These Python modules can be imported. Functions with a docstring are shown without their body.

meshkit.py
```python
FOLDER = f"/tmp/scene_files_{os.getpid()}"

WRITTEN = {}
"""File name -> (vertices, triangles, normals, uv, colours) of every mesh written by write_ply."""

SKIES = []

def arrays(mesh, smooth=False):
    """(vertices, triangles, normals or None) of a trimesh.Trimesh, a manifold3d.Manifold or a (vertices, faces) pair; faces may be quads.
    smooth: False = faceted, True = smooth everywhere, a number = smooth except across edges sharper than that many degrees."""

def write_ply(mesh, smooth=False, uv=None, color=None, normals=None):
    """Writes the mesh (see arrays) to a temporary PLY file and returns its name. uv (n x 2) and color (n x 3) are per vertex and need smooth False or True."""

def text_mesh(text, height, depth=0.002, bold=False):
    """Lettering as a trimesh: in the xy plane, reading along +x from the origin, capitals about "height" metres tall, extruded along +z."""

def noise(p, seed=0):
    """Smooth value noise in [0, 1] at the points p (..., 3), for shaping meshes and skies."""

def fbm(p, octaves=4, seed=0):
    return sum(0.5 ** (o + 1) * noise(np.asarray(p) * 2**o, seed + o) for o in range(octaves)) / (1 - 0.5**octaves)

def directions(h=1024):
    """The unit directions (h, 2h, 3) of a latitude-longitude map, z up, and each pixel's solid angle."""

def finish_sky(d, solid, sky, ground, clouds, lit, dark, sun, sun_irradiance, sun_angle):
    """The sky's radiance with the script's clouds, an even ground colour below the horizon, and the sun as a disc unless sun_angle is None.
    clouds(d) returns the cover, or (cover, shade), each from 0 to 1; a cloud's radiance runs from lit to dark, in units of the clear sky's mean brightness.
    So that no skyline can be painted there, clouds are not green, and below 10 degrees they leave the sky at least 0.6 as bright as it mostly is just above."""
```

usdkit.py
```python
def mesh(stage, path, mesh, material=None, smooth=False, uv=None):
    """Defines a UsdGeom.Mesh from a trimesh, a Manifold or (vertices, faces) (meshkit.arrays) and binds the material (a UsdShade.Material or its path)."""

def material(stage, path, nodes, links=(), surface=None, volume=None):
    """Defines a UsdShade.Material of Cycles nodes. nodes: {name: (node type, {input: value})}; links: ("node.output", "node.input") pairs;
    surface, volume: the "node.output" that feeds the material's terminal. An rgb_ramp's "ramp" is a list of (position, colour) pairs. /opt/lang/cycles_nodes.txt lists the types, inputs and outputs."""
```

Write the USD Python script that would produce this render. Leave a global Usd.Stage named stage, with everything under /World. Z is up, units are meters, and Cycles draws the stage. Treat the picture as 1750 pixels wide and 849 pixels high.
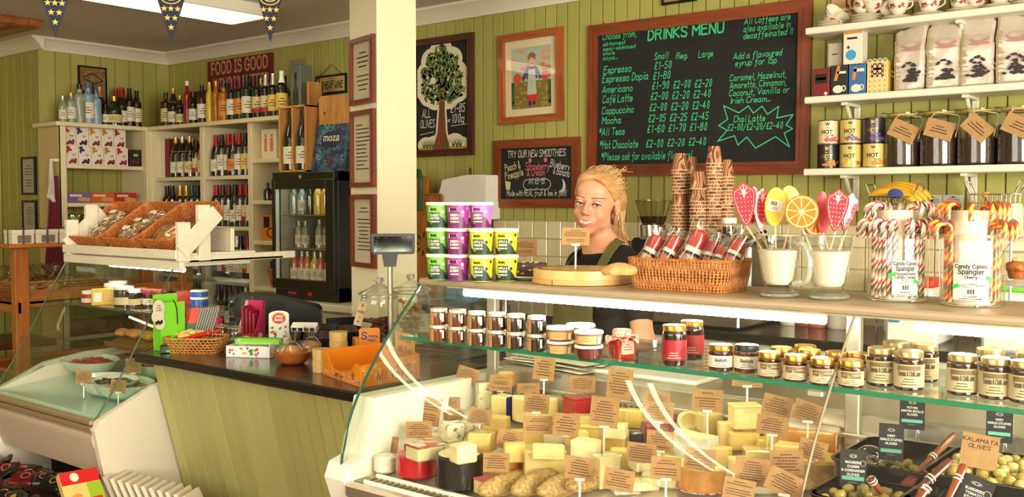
import math,random
import numpy as np,trimesh,usdkit,meshkit
from shapely.geometry import LineString,Polygon,box as sbox
from shapely.ops import unary_union
from shapely import affinity
from pxr import Usd,UsdGeom,UsdLux,UsdShade,Gf,Sdf,Vt
stage=Usd.Stage.CreateInMemory()
UsdGeom.SetStageUpAxis(stage,UsdGeom.Tokens.z);UsdGeom.SetStageMetersPerUnit(stage,1.0)
world=UsdGeom.Xform.Define(stage,'/World');stage.SetDefaultPrim(world.GetPrim())
UsdGeom.Scope.Define(stage,'/World/Looks')
R=random.Random(7);NR=np.random.default_rng(7)
PI=math.pi
F,YAW,PITCH,EYE_H=1690.0,math.radians(-39.0),math.radians(-2.6),1.55
EYE=np.array([0.0,0.0,EYE_H])
FW=np.array([math.sin(YAW)*math.cos(PITCH),math.cos(YAW)*math.cos(PITCH),math.sin(PITCH)])
RT=np.array([math.cos(YAW),-math.sin(YAW),0.0]);UP=np.cross(RT,FW)
cam=UsdGeom.Camera.Define(stage,'/World/camera')
cam.CreateHorizontalApertureAttr(36.0);cam.CreateVerticalApertureAttr(36.0*849/1750)
cam.CreateFocalLengthAttr(36.0*F/1750);cam.CreateClippingRangeAttr(Gf.Vec2f(0.05,60))
cam.CreateExposureAttr(0.40)
_m=Gf.Matrix4d(*RT,0,*UP,0,*(-FW),0,*EYE,1)
cam.AddTransformOp().Set(_m)
dome=UsdLux.DomeLight.Define(stage,'/World/sky');dome.CreateIntensityAttr(0.12);dome.CreateColorAttr(Gf.Vec3f(1.0,.90,.64))
def rect(name,pos,target,w,h,power,color):
 l=UsdLux.RectLight.Define(stage,'/World/'+name)
 l.CreateWidthAttr(w);l.CreateHeightAttr(h);l.CreateIntensityAttr(power);l.CreateColorAttr(Gf.Vec3f(*color))
 z=np.array(pos,float)-np.array(target,float);z/=np.linalg.norm(z)
 x=np.cross([0,0,1.0],z);x=x/np.linalg.norm(x)if np.linalg.norm(x)>1e-6 else np.array([1.0,0,0]);y=np.cross(z,x)
 l.AddTransformOp().Set(Gf.Matrix4d(*x,0,*y,0,*z,0,*pos,1))
rect('daylight_side_window',(2.55,0.6,1.65),(0,0.9,1.55),3.2,1.7,20.0,(1.0,.95,.79))
rect('daylight_front_window',(-1.6,-2.5,1.7),(-1.6,0,1.6),3.6,1.6,4.6,(1.0,.95,.79))
def ray(px,py):return FW+RT*((px-875)/F)-UP*((py-424.5)/F)
def at(px,py,x=None,y=None,z=None,t=None):
 """the point of a plane (or at a depth) that the photograph shows at this pixel"""
 d=ray(px,py)
 s=(x-EYE[0])/d[0]if x is not None else(y-EYE[1])/d[1]if y is not None else(z-EYE[2])/d[2]if z is not None else t
 return EYE+d*s
def depth(p):return float((np.asarray(p)-EYE)@FW)
def mpp(p):return depth(p)/F
def facing(p):return math.atan2(-p[0],p[1])
NUMW=('first','second','third','fourth','fifth','sixth','seventh','eighth','ninth','tenth','eleventh','twelfth','thirteenth','fourteenth','fifteenth','sixteenth','seventeenth','eighteenth','nineteenth','twentieth','twenty first','twenty second','twenty third','twenty fourth','twenty fifth','twenty sixth')
CNT={}
def path(parent,name):
 n=CNT[(parent,name)]=CNT.get((parent,name),-1)+1
 return f'{parent}/{name}' if n==0 else f'{parent}/{name}_{n:03d}'
def tags(p,label=None,cat=None,group=None,kind=None):
 pr=stage.GetPrimAtPath(p)
 for k,v in(('label',label),('category',cat),('group',group),('kind',kind)):
  if v:pr.SetCustomDataByKey(k,v)
def place(x,loc,rz=0.0,rx=0.0,ry=0.0,s=None):
 x.ClearXformOpOrder()
 x.AddTranslateOp().Set(Gf.Vec3d(*map(float,loc)))
 if rx or ry or rz:x.AddRotateXYZOp().Set(Gf.Vec3f(math.degrees(rx),math.degrees(ry),math.degrees(rz)))
 if s is not None:x.AddScaleOp().Set(Gf.Vec3f(*((s,)*3 if np.ndim(s)==0 else s)))
def thing(name,label,cat,loc=(0,0,0),rz=0.0,group=None,kind=None,rx=0.0,ry=0.0,s=None):
 p=path('/World',name);place(UsdGeom.Xform.Define(stage,p),loc,rz,rx,ry,s)
 tags(p,label,cat,group,kind);return p
def part(parent,name,mesh,m,label=None,smooth=35,kind=None):
 p=path(parent,name)
 usdkit.mesh(stage,p,mesh,m,smooth=False if smooth==35 and mesh.metadata.get('flat')else smooth);tags(p,label,None,None,kind);return p
def solo(name,mesh,m,label,cat,group=None,kind=None,smooth=35,loc=None,rz=0.0,rx=0,ry=0):
 p=path('/World',name);g=usdkit.mesh(stage,p,mesh,m,smooth=smooth)
 if loc is not None:place(g,loc,rz,rx,ry)
 tags(p,label,cat,group,kind);return p
def struct(name,mesh=None,m=None,label=None,smooth=35):
 p=path('/World',name)
 if mesh is None:UsdGeom.Xform.Define(stage,p)
 else:usdkit.mesh(stage,p,mesh,m,smooth=smooth)
 tags(p,label,None,None,'structure');return p
def copy(src,loc,rz=0.0,label=None,group=None,rx=0.0,ry=0.0,s=None):
 pr=stage.GetPrimAtPath(src);was=dict(pr.GetCustomData());base=pr.GetName()
 if base[-4:-3]=='_' and base[-3:].isdigit():base=base[:-4]
 p=path('/World',base);x=UsdGeom.Xform.Define(stage,p)
 pr2=x.GetPrim();pr2.GetReferences().AddInternalReference(Sdf.Path(src));pr2.SetInstanceable(True)
 place(x,loc,rz,rx,ry,s)
 tags(p,label or was.get('label'),was.get('category'),group or was.get('group'));return p
PROTO={}
def many(key,make,loc,rz,label,group=None,rx=0.0,ry=0.0,s=None):
 """first of a kind is built, the others refer to it"""
 if key not in PROTO:
  PROTO[key]=p=make(label,group);place(UsdGeom.Xform(stage.GetPrimAtPath(p)),loc,rz,rx,ry,s);return p
 return copy(PROTO[key],loc,rz,label,group,rx,ry,s)
def cat(*ms):return trimesh.util.concatenate([m for m in ms if m is not None])
def cb(x0,x1,y0,y1,z0,z1,b=0.003):
 if x1<x0:x0,x1=x1,x0
 if y1<y0:y0,y1=y1,y0
 b=min(b,(x1-x0)*.4,(y1-y0)*.4,(z1-z0)*.4)
 if b<=0:return trimesh.creation.box(bounds=[[x0,y0,z0],[x1,y1,z1]])
 q=[]
 for x,sx in((x0,1),(x1,-1)):
  for y,sy in((y0,1),(y1,-1)):
   for z,sz in((z0,1),(z1,-1)):
    q+=[(x,y+sy*b,z+sz*b),(x+sx*b,y,z+sz*b),(x+sx*b,y+sy*b,z)]
 m=trimesh.convex.convex_hull(np.array(q));m.metadata['flat']=True;return m
def lathe(prof,n=24):
 return trimesh.creation.revolve(np.array(prof,float),sections=n)
def prism(pts,z0,z1):
 m=trimesh.creation.extrude_polygon(pts if hasattr(pts,'geom_type')else Polygon(pts),z1-z0,engine='earcut');m.apply_translation((0,0,z0));return m
def T(m,loc=(0,0,0),rz=0.0,rx=0.0,ry=0.0,s=None):
 m=m.copy()
 if s is not None:m.apply_scale(s)
 for a,ax in((rx,(1,0,0)),(ry,(0,1,0)),(rz,(0,0,1))):
  if a:m.apply_transform(trimesh.transformations.rotation_matrix(a,ax))
 m.apply_translation(loc);return m
def stand(m,loc=(0,0,0),rz=0.0):return T(T(m,rx=PI/2),loc,rz)
def tube(pts,r,n=8,closed=False,cap=True,twist=0.0):
 pts=np.array(pts,float);k=len(pts);r=np.broadcast_to(r,(k,))
 t=(np.roll(pts,-1,0)-np.roll(pts,1,0))if closed else np.gradient(pts,axis=0)
 t/=np.maximum(np.linalg.norm(t,axis=1,keepdims=True),1e-12)
 a=np.array([0,0,1.0])if abs(t[0][2])<.9 else np.array([1.0,0,0])
 u=np.cross(a,t[0]);u/=np.linalg.norm(u);V=[]
 th=np.arange(n)/n*2*PI;L=np.r_[0,np.cumsum(np.linalg.norm(np.diff(pts,axis=0),axis=1))]*twist*2*PI
 for i in range(k):
  a=t[i];u=u-a*(u@a);u/=math.sqrt(u@u);w=np.array((a[1]*u[2]-a[2]*u[1],a[2]*u[0]-a[0]*u[2],a[0]*u[1]-a[1]*u[0]))
  V.append(pts[i]+r[i]*(np.cos(th+L[i])[:,None]*u+np.sin(th+L[i])[:,None]*w))
 V=np.vstack(V);i,q=np.meshgrid(np.arange(k if closed else k-1),np.arange(n),indexing='ij');j,p=(i+1)%k,(q+1)%n
 f=np.stack([np.stack([i*n+q,i*n+p,j*n+p],-1),np.stack([i*n+q,j*n+p,j*n+q],-1)],2).reshape(-1,3).tolist()
 if not closed and cap:
  f+=[(0,q+1,q)for q in range(1,n-1)]+[((k-1)*n,(k-1)*n+q,(k-1)*n+q+1)for q in range(1,n-1)]
 return trimesh.Trimesh(V,f,process=False)
def spline(p,n=6,closed=False):
 p=np.array(p,float);out=[];k=len(p)
 for i in range(k if closed else k-1):
  g=(lambda j:p[j%k])if closed else(lambda j:p[min(max(j,0),k-1)])
  a,b,c,d=g(i-1),g(i),g(i+1),g(i+2)
  for s in np.arange(n)/n:
   out.append(.5*(2*b+(c-a)*s+(2*a-5*b+4*c-d)*s*s+(3*b-a-3*c+d)*s**3))
 if not closed:out.append(p[-1])
 return np.array(out)
def ball(r,c=(0,0,0),sub=2,s=(1,1,1)):
 m=trimesh.creation.icosphere(subdivisions=sub,radius=r);m.vertices*=s;m.apply_translation(c);return m
def lump(m,amp,freq,seed=0):
 m=m.copy();n=m.vertex_normals;v=m.vertices
 m.vertices=v+n*((meshkit.fbm(v*freq+seed*7.3,3,seed)-.5)*2*amp)[:,None];return m
def flat(poly,z=0.0004):
 """a flat print: polygon -> triangles in the xy plane"""
 vs,fs,o=[],[],0
 for g in getattr(poly,'geoms',[poly]):
  if g.is_empty or g.geom_type!='Polygon':continue
  v,f=trimesh.creation.triangulate_polygon(g,engine='earcut');vs.append(v);fs.append(f+o);o+=len(v)
 v=np.vstack(vs);return trimesh.Trimesh(np.c_[v,np.full(len(v),z)],np.vstack(fs),process=False)
def quad(x0,x1,y0,y1,z=0.0004):return flat(sbox(x0,y0,x1,y1),z)
def txt(s,h,cx=0.0,y=0.0,bold=True,z=0.0003,w=None,left=False):
 m=meshkit.text_mesh(s,h,0.0004,bold);x0,x1=m.bounds[0][0],m.bounds[1][0]
 k=min(1.0,w/(x1-x0))if w else 1.0
 m.apply_translation((-x0 if left else-(x0+x1)/2,0,0));m.vertices[:,0]*=k;m.apply_translation((cx,y,z));return m
def wrap(m,rad,taper=None):
 """bends an upright drawing (x along, y up) round a jar of this radius, its middle towards -Y"""
 m=m.copy();v=m.vertices;r=(rad(v[:,1])if callable(rad)else rad)
 a=v[:,0]/r;q=r+v[:,2]
 m.vertices=np.c_[q*np.sin(a),-q*np.cos(a),v[:,1]];return m
def patch(x0,x1,y0,y1,rad,z=0.0004,n=14,m=2):
 xs,ys=np.linspace(x0,x1,n),np.linspace(y0,y1,m);g=np.array([(x,y,z)for y in ys for x in xs])
 f=[q for j in range(m-1)for i in range(n-1)for q in((j*n+i,j*n+i+1,(j+1)*n+i+1),(j*n+i,(j+1)*n+i+1,(j+1)*n+i))]
 return wrap(trimesh.Trimesh(g,f,process=False),rad)
def words(w,h,rows,seed=0,fill=.62,mid=True,size=.30):
 """lines of print too small to read: one dash per word"""
 r=random.Random(seed);q=[];dy=h/rows
 for k in range(rows):
  L=w*(r.uniform(.55,1.0)if k else .45)
  if r.random()<.08 and k:continue
  x=-L/2 if mid else-w/2;y=h/2-(k+.5)*dy;end=x+L
  while x<end-w*.03:
   d=min(w*r.uniform(.05,.15),end-x);q.append(sbox(x,y-dy*size/2,x+d*.86,y+dy*size/2));x+=d
 return cat(*[quad(*[g.bounds[i]for i in(0,2,1,3)])for g in q])
def ellipse(a,b,cx=0,cy=0,n=24):return Polygon([(cx+a*math.cos(t),cy+b*math.sin(t))for t in np.arange(n)/n*2*PI])
def star(r,cx=0,cy=0,n=5,k=.42,a0=PI/2):return Polygon([(cx+(r if i%2==0 else r*k)*math.cos(a0+i*PI/n),cy+(r if i%2==0 else r*k)*math.sin(a0+i*PI/n))for i in range(2*n)])
def rrect(w,h,r,cx=0.0,cy=0.0):return sbox(cx-w/2+r,cy-h/2+r,cx+w/2-r,cy+h/2-r).buffer(r,quad_segs=4)
GL=dict(A='023962|1454',B='0209|0949574606|465553420 2',C='58491908031 2425 3',D='0209|093957543202',E='59090252|0646',F='590902|0646',G='5849190803124253 5535',H='0209|5259|0656',I='1912',J='494332 1203',K='0209|590652',L='090252',M='0209356962',N='02095259',O='190803124253584919',P='0209|0949585746 06',R='0209|094958574606|3652',S='584919080716455453421203',T='0969|3932',U='090312425359',V='093269',W='0912355269',Y='093569|3532',Z='09590252',
  a='46160503123244|464352',b='0902|0516364543321203',c='4536160503123243',d='4942|4536160503123243',e='04444536160503123243',f='49392822201 0|0636',g='4536160503123243|46413010',h='0902|0516364542',i='1612|1819',j='26211000|2829',k='0902|360432',l='191322',m='0206|0516263532|3546566562',n='0206|0516364542',o='160503123243453616',p='0600|0516364543321203',q='4536160503123243|4640',r='0206|041636',s='453616051434433 21203',t='19132232|0636',u='06031232 43|4642',v='062246',w='0612254256',x='0642|0246',y='0623|462000',z='06460242',é='04444536160503123243|2839')
GL.update({'0':'291813223243483929','1':'182922','2':'081939484602 0242','3':'08193948473626|364543321203','4':'390454|3732','5':'490906364543321203','6':'483919070312324345361605','7':'094922','8':'190807163645433212030516|3647483919','9':'473616070819394843 3212','£':'483929181302 42|0535','-':'1545','.':'0203',',':'121100','/':'0159','!':'1914|1213',"'":'1917','&':'5217182938370403123254','*':'0747|1549|1945','"':'1917|3937'})
SHARP=set('AEFHIKLMNTVWYZ147kvwxz-.,/!\'*"')
def chalk(s,h,slant=.16,r=.08,wob=.0):
 """chalked writing from x=0, capitals h tall"""
 u=h/7.0;x=0.0;L=[]
 for ch in s:
  if ch==' ':x+=3.4*u;continue
  g=GL.get(ch,'1545').replace(' ','');wmax=0
  for st in g.split('|'):
   p=np.array([(int(st[i]),int(st[i+1])-2)for i in range(0,len(st)-1,2)],float)
   wmax=max(wmax,p[:,0].max())
   if len(p)>2 and ch not in SHARP:
    for _ in range(2):
     q=[p[0]]
     for a,b in zip(p[:-1],p[1:]):q+=[a*.75+b*.25,a*.25+b*.75]
     p=np.array(q+[p[-1]])
   p[:,0]+=p[:,1]*slant
   L.append(LineString(p*u+[x,R.uniform(-wob,wob)*h]))
  x+=(wmax+1.9)*u
 return unary_union([l.buffer(h*r,quad_segs=2)for l in L]).simplify(h*.01),x
def chalkm(s,h,cx=None,x=0.0,y=0.0,rot=0.0,w=None,r=.08,slant=.16,z=.0004):
 g,L=chalk(s,h,slant,r)
 k=(w/L)if w else 1.0
 g=affinity.scale(g,k,1,origin=(0,0));L*=k
 if rot:g=affinity.rotate(g,rot,origin=(0,0),use_radians=True)
 return flat(affinity.translate(g,x if cx is None else cx-L/2*math.cos(rot),y-(0 if cx is None else L/2*math.sin(rot))),z)
def lin(c):
 c=np.array(c,float)/255;return tuple(np.where(c<=.04045,c/12.92,((c+.055)/1.055)**2.4))
MATS={}
def mat(key,rgb=(200,200,200),rough=.5,metal=0.0,rgb2=None,vs=12.0,st=(1,1,1),bump=0.0,bs=120.0,coat=0.0,spec=.5,trans=0.0,emit=0.0,ior=1.5,sss=0.0,lo=.35,hi=.65,detail=3.0,alpha=1.0):
 if key in MATS:return MATS[key]
 p=dict(base_color=lin(rgb),roughness=float(rough),metallic=float(metal),specular_ior_level=float(spec),ior=float(ior))
 if coat:p.update(coat_weight=float(coat),coat_roughness=.08)
 if trans:p['transmission_weight']=float(trans)
 if sss:p.update(subsurface_weight=float(sss),subsurface_scale=.006)
 if emit:p.update(emission_color=lin(rgb),emission_strength=float(emit))
 if alpha<1:p['alpha']=float(alpha)
 n,l={'p':('principled_bsdf',p)},[]
 if rgb2 or bump:
  n['tc']=('texture_coordinate',{});n['mp']=('mapping',{'mapping_type':'point','scale':st});l.append(('tc.object','mp.vector'))
 if rgb2:
  n['nz']=('noise_texture',{'scale':float(vs),'detail':float(detail),'roughness':.6})
  n['rp']=('rgb_ramp',{'ramp':[(lo,lin(rgb)),(hi,lin(rgb2))]})
  l+=[('mp.vector','nz.vector'),('nz.fac','rp.fac'),('rp.color','p.base_color')]
 if bump:
  n['nb']=('noise_texture',{'scale':float(bs),'detail':2.0});n['bp']=('bump',{'strength':float(bump),'distance':.003})
  l+=[('mp.vector','nb.vector'),('nb.fac','bp.height'),('bp.normal','p.normal')]
 MATS[key]=usdkit.material(stage,'/World/Looks/'+key,n,l,surface='p.BSDF');return MATS[key]
def pane(key,tint=(1,1,1),gl=1.0,gcol=(1,1,1),rough=.015):
 if key in MATS:return MATS[key]
 MATS[key]=usdkit.material(stage,'/World/Looks/'+key,{'t':('transparent_bsdf',{'color':tint}),'g':('glossy_bsdf',{'roughness':rough,'color':gcol}),
  'f':('layer_weight',{'blend':.5}),'q':('math',{'math_type':'power','value2':5.0}),'k':('math',{'math_type':'multiply_add','value2':.9*gl,'value3':.042*gl,'use_clamp':True}),'m':('mix_closure',{})},
  [('f.facing','q.value1'),('q.value','k.value1'),('k.value','m.fac'),('t.BSDF','m.closure1'),('g.BSDF','m.closure2')],surface='m.closure');return MATS[key]
def wood(key,a,b,axis='x',sc=9.0,rough=.45,coat=0.0,bump=.15):
 s={'x':(.12,1,1),'y':(1,.12,1),'z':(1,1,.12)}[axis]
 return mat(key,a,rough,rgb2=b,vs=sc*3,st=s,bump=bump,bs=90,coat=coat,detail=5)
WHITE=mat('white_paint',(226,220,200),.45);CREAM=mat('cream_paint',(222,212,180),.5);PAPER=mat('paper',(222,214,194),.7)
BLACKP=mat('black_plastic',(16,17,18),.3);INK=mat('ink',(26,22,20),.8);STEEL=mat('steel',(190,186,176),.28,1.0);CHROME=mat('chrome',(220,218,210),.1,1.0)
GLASS=pane('clear_glass',(.97,.985,.97));JARG=pane('jar_glass',(.95,.96,.94),1.6);GREENEDGE=mat('glass_edge',(14,120,84),.12,coat=.6)
CELLO=pane('cellophane',(.93,.93,.91),2.2);TAN=mat('tan_card',(158,118,72),.8,rgb2=(168,128,80),vs=60);WAXW=mat('white_plastic',(236,234,224),.35)
GOLD=mat('gold_metal',(205,160,70),.25,.9);REDM=mat('red_print',(176,28,30),.5);BLACKC=mat('chalkboard',(20,20,20),.8,rgb2=(30,30,29),vs=5)
# ================================================================ setting
GREEN=[mat(f'green_board_{i}',c,.55,rgb2=d,vs=3,st=(1,1,.25),bump=.06,bs=40)for i,(c,d)in enumerate((((165,161,84),(158,154,78)),((168,163,87),(161,156,80)),((161,158,82),(155,152,76))))]
CEIL=mat('ceiling_paint',(214,204,188),.8,rgb2=(208,198,182),vs=2,bump=.1,bs=60);TRIM=mat('trim_paint',(222,212,190),.5)
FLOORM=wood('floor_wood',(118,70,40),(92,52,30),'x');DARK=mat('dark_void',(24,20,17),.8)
struct('floor',cb(-8.2,2.8,-2.8,4.6,-.08,0,0),FLOORM)
struct('ceiling',cb(-8.2,2.8,-2.8,4.7,2.75,2.83,0),CEIL)
wb=struct('wall_back');part(wb,'backing',cb(-7.3,2.8,4.515,4.6,0,2.75,0),GREEN[0])
def board_mesh(w,h):return prism([(-w/2+.001,0),(-w/2+.005,-.012),(w/2-.005,-.012),(w/2-.001,0),(w/2-.001,.004),(-w/2+.001,.004)],0,h)
bw=.0775
for i in range(98):
 x=-7.2+bw*(i+.5)
 part(wb,'board',T(board_mesh(bw,2.75),(x,4.511+R.uniform(-.0015,.0015),0)),GREEN[R.randrange(3)],smooth=False)
TILE=[mat(f'tile_glaze_{i}',c,.12,coat=.5,bump=.03,bs=9)for i,c in enumerate(((214,200,160),(208,193,152),(219,206,168)))]
part(wb,'grout',cb(-3.77,.35,4.482,4.5,.9,1.452,0),mat('grout',(176,162,128),.9))
for i in range(41):
 for j in range(6):
  x,z=-3.77+.1*i,1.45-.1*j
  part(wb,'tile',cb(x+.002,x+.098,4.474+R.uniform(-.0008,.0008),4.486,z-.098,z-.002,.003),TILE[R.randrange(3)],smooth=False)
wl=struct('wall_left');part(wl,'backing',cb(-7.9,-7.212,3.462,4.6,0,2.75,0),GREEN[1])
for i in range(9):part(wl,'board',T(board_mesh(.117,2.75),(-7.211,3.45+.117*(i+.5),0),rz=PI/2),GREEN[R.randrange(3)],smooth=False)
for i in range(5):part(wl,'board',T(board_mesh(.128,2.75),(-7.2-.128*(i+.5),3.461,0)),GREEN[R.randrange(3)],smooth=False)
part(wl,'backing',cb(-8.2,-7.86,-2.8,3.47,0,2.75,0),GREEN[2])
part(wl,'panel',cb(-7.86,-7.84,1.2,3.44,2.14,2.75,.004),GREEN[2]);part(wl,'panel',cb(-7.86,-7.84,3.36,3.45,0,2.14,.004),GREEN[1])
d=struct('door_1',cb(-7.86,-7.835,2.42,3.36,0,2.13,.004),mat('tan_door',(176,148,98),.5,rgb2=(168,140,92),vs=4))
part(d,'door_panel',cb(-7.838,-7.826,2.55,3.25,1.25,1.98,.005),MATS['tan_door']);part(d,'door_panel',cb(-7.838,-7.826,2.55,3.25,.2,1.1,.005),MATS['tan_door'])
CP=[(0,0),(.085,0),(.085,-.015),(.06,-.03),(.025,-.07),(.02,-.09),(0,-.09)]
def cornice(n,a,b,out):
 a,b,out=np.array(a),np.array(b),np.array(out);L=np.linalg.norm(b-a);d=(b-a)/L
 m=prism(CP,0,L);v=m.vertices.copy()
 m.vertices=np.array([0,0,2.75])+np.c_[np.outer(v[:,0],out)+np.outer(v[:,2],d)+a,v[:,1]]
 m.fix_normals();struct(f'trim_{n}',m,TRIM)
cornice(1,(-7.2,4.498),(2.6,4.498),(0,-1));cornice(2,(-7.198,3.45),(-7.198,4.5),(1,0));cornice(3,(-7.84,3.448),(-7.115,3.448),(0,-1));cornice(4,(-7.838,-2.6),(-7.838,3.45),(1,0))
MAS=mat('street_wall',(196,180,140),.8)
def window_wall(name,fixed,axis,u0,u1,a,b,z0,z1,wn):
 w=struct(name);q=fixed
 for p0,p1,h0,h1 in((u0,a,0,2.75),(b,u1,0,2.75),(a,b,0,z0),(a,b,z1,2.75)):
  part(w,'masonry',cb(*((q,q+.1,p0,p1)if axis=='y' else(p0,p1,q-.1,q)),h0,h1,0),MAS)
 f=struct(wn)
 for p0,p1,h0,h1 in((a,a+.06,z0,z1),(b-.06,b,z0,z1),(a,b,z0,z0+.06),(a,b,z1-.06,z1),((a+b)/2-.03,(a+b)/2+.03,z0,z1)):
  part(f,'window_frame',cb(*((q+.02,q+.08,p0,p1)if axis=='y' else(p0,p1,q-.08,q-.02)),h0,h1,.004),WHITE)
 part(f,'pane',cb(*((q+.045,q+.051,a+.05,b-.05)if axis=='y' else(a+.05,b-.05,q-.051,q-.045)),z0+.05,z1-.05,0),GLASS,smooth=False)
window_wall('wall_right',2.6,'y',-2.8,4.6,-1.1,2.3,.75,2.55,'window_1')
window_wall('wall_front',-2.6,'x',-8.2,2.8,-3.5,.3,.85,2.55,'window_2')
E0=at(645,300,t=4.7);PL=np.array([-.96,.28]);PR_=np.array([.28,.96]);A_,B_=.29,.212
pc=[E0[:2],E0[:2]+PR_*B_,E0[:2]+PR_*B_+PL*A_,E0[:2]+PL*A_]
PRZ=math.atan2(-.28,.96)
struct('pillar',prism(pc,0,2.75),mat('pillar_paint',(232,222,186),.5,bump=.05,bs=30))
hw=wood('pine_frame',(170,96,42),(128,62,26),'x',coat=.3)
h=thing('ceiling_hatch','square pine framed hatch in the ceiling by the corner','hatch',(-6.5,3.15,2.7495),kind='structure')
for x0,x1,y0,y1 in((-.85,0,-.09,0),(-.85,0,-.85,-.76),(-.85,-.76,-.76,-.09),(-.09,0,-.76,-.09)):part(h,'frame',cb(x0,x1,y0,y1,-.05,0,.006),hw)
part(h,'hatch_panel',cb(-.77,-.08,-.77,-.08,-.012,0,.002),mat('hatch_panel',(206,176,120),.6))
TUBE=mat('lamp_diffuser',(255,240,205),.4,emit=4.0)
def lamp(loc,L,label):
 t=thing('fluorescent_light',label,'light',loc)
 part(t,'housing',cb(-.18,.18,0,L,-.075,0,.006),WHITE);part(t,'diffuser',cb(-.17,.17,.03,L-.03,-.083,-.073,.003),TUBE);part(t,'end_cap',cb(-.178,.178,L-.025,L+.004,-.083,-.002,.006),mat('cream_cap',(214,190,120),.5));return t
lamp((-5.12,2.05,2.7495),1.72,'long white fluorescent ceiling light above the wine shelves')
TW=mat('lamp_tube_bright',(255,240,205),.4,emit=14.0)
def twin(loc,label):
 t=thing('twin_tube_light',label,'light',loc);part(t,'housing',cb(-.05,.05,-.02,1.52,-.05,0,.006),WHITE)
 for x in(-.055,.055):part(t,'tube',tube([(x,0,-.07),(x,1.5,-.07)],.013,8),TW)
 for y in(-.01,1.51):part(t,'end_cap',cb(-.075,.075,y-.012,y+.012,-.086,-.04,.004),WHITE)
twin((-2.2,-.15,2.7495),'twin tube ceiling light over the deli counter front');twin((-3.75,.15,2.7495),'twin tube ceiling light over the till counter front')
ST=GOLD;NAVY=mat('navy_cloth',(24,28,48),.8,rgb2=(32,36,58),vs=20);YEL=mat('yellow_print',(214,176,84),.7)
PEN=[]
for i,(px,tip,w)in enumerate(((95,65,46),(293,73,48),(462,73,42))):
 p=at(px,tip,t=3.9+.12*i);k=mpp(p);hgt=.30;hw_=w*k*1.02*hgt/(70*k*1.02)
 hw_=w*k*.5*hgt/(.5*(tip+6)*k)*.5
 rz=facing(p)*.9
 t=thing('pennant',('navy pennant with gold stars nearest the ceiling hatch','navy starred pennant hanging in front of the ceiling light','navy starred pennant hanging between ceiling light and pillar')[i],'bunting',p,rz,'starred pennants')
 tri=Polygon([(-hw_,hgt),(0,0),(hw_,hgt)])
 part(t,'cloth',stand(prism(tri,-.001,.001)),NAVY,smooth=False)
 ss=[star(.0135,x,y)for x,y in((0,.062),(-.014,.10),(.015,.10),(-.026,.137),(0,.137),(.026,.137))]
 part(t,'star_print',stand(flat(unary_union([s.intersection(tri)for s in ss]),.0016)),YEL)
 ring=ellipse(.042,.03,0,.185).difference(ellipse(.037,.026,0,.185)).union(ellipse(.028,.018,0,.187).difference(ellipse(.022,.013,0,.187)))
 part(t,'ring_print',stand(flat(ring.intersection(tri),.0016)),YEL)
 PEN.append(p+[0,0,hgt])
d0=PEN[0]-PEN[1];d1=PEN[2]-PEN[1]
a=PEN[0]+d0*2.0;b=PEN[2]+d1*2.5;a[2]=b[2]=2.72
solo('bunting_cord',tube(spline([a,PEN[0],PEN[1],PEN[2],b],6),.002,5),NAVY,'thin dark cord carrying the starred pennants across the ceiling','cord')
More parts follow.
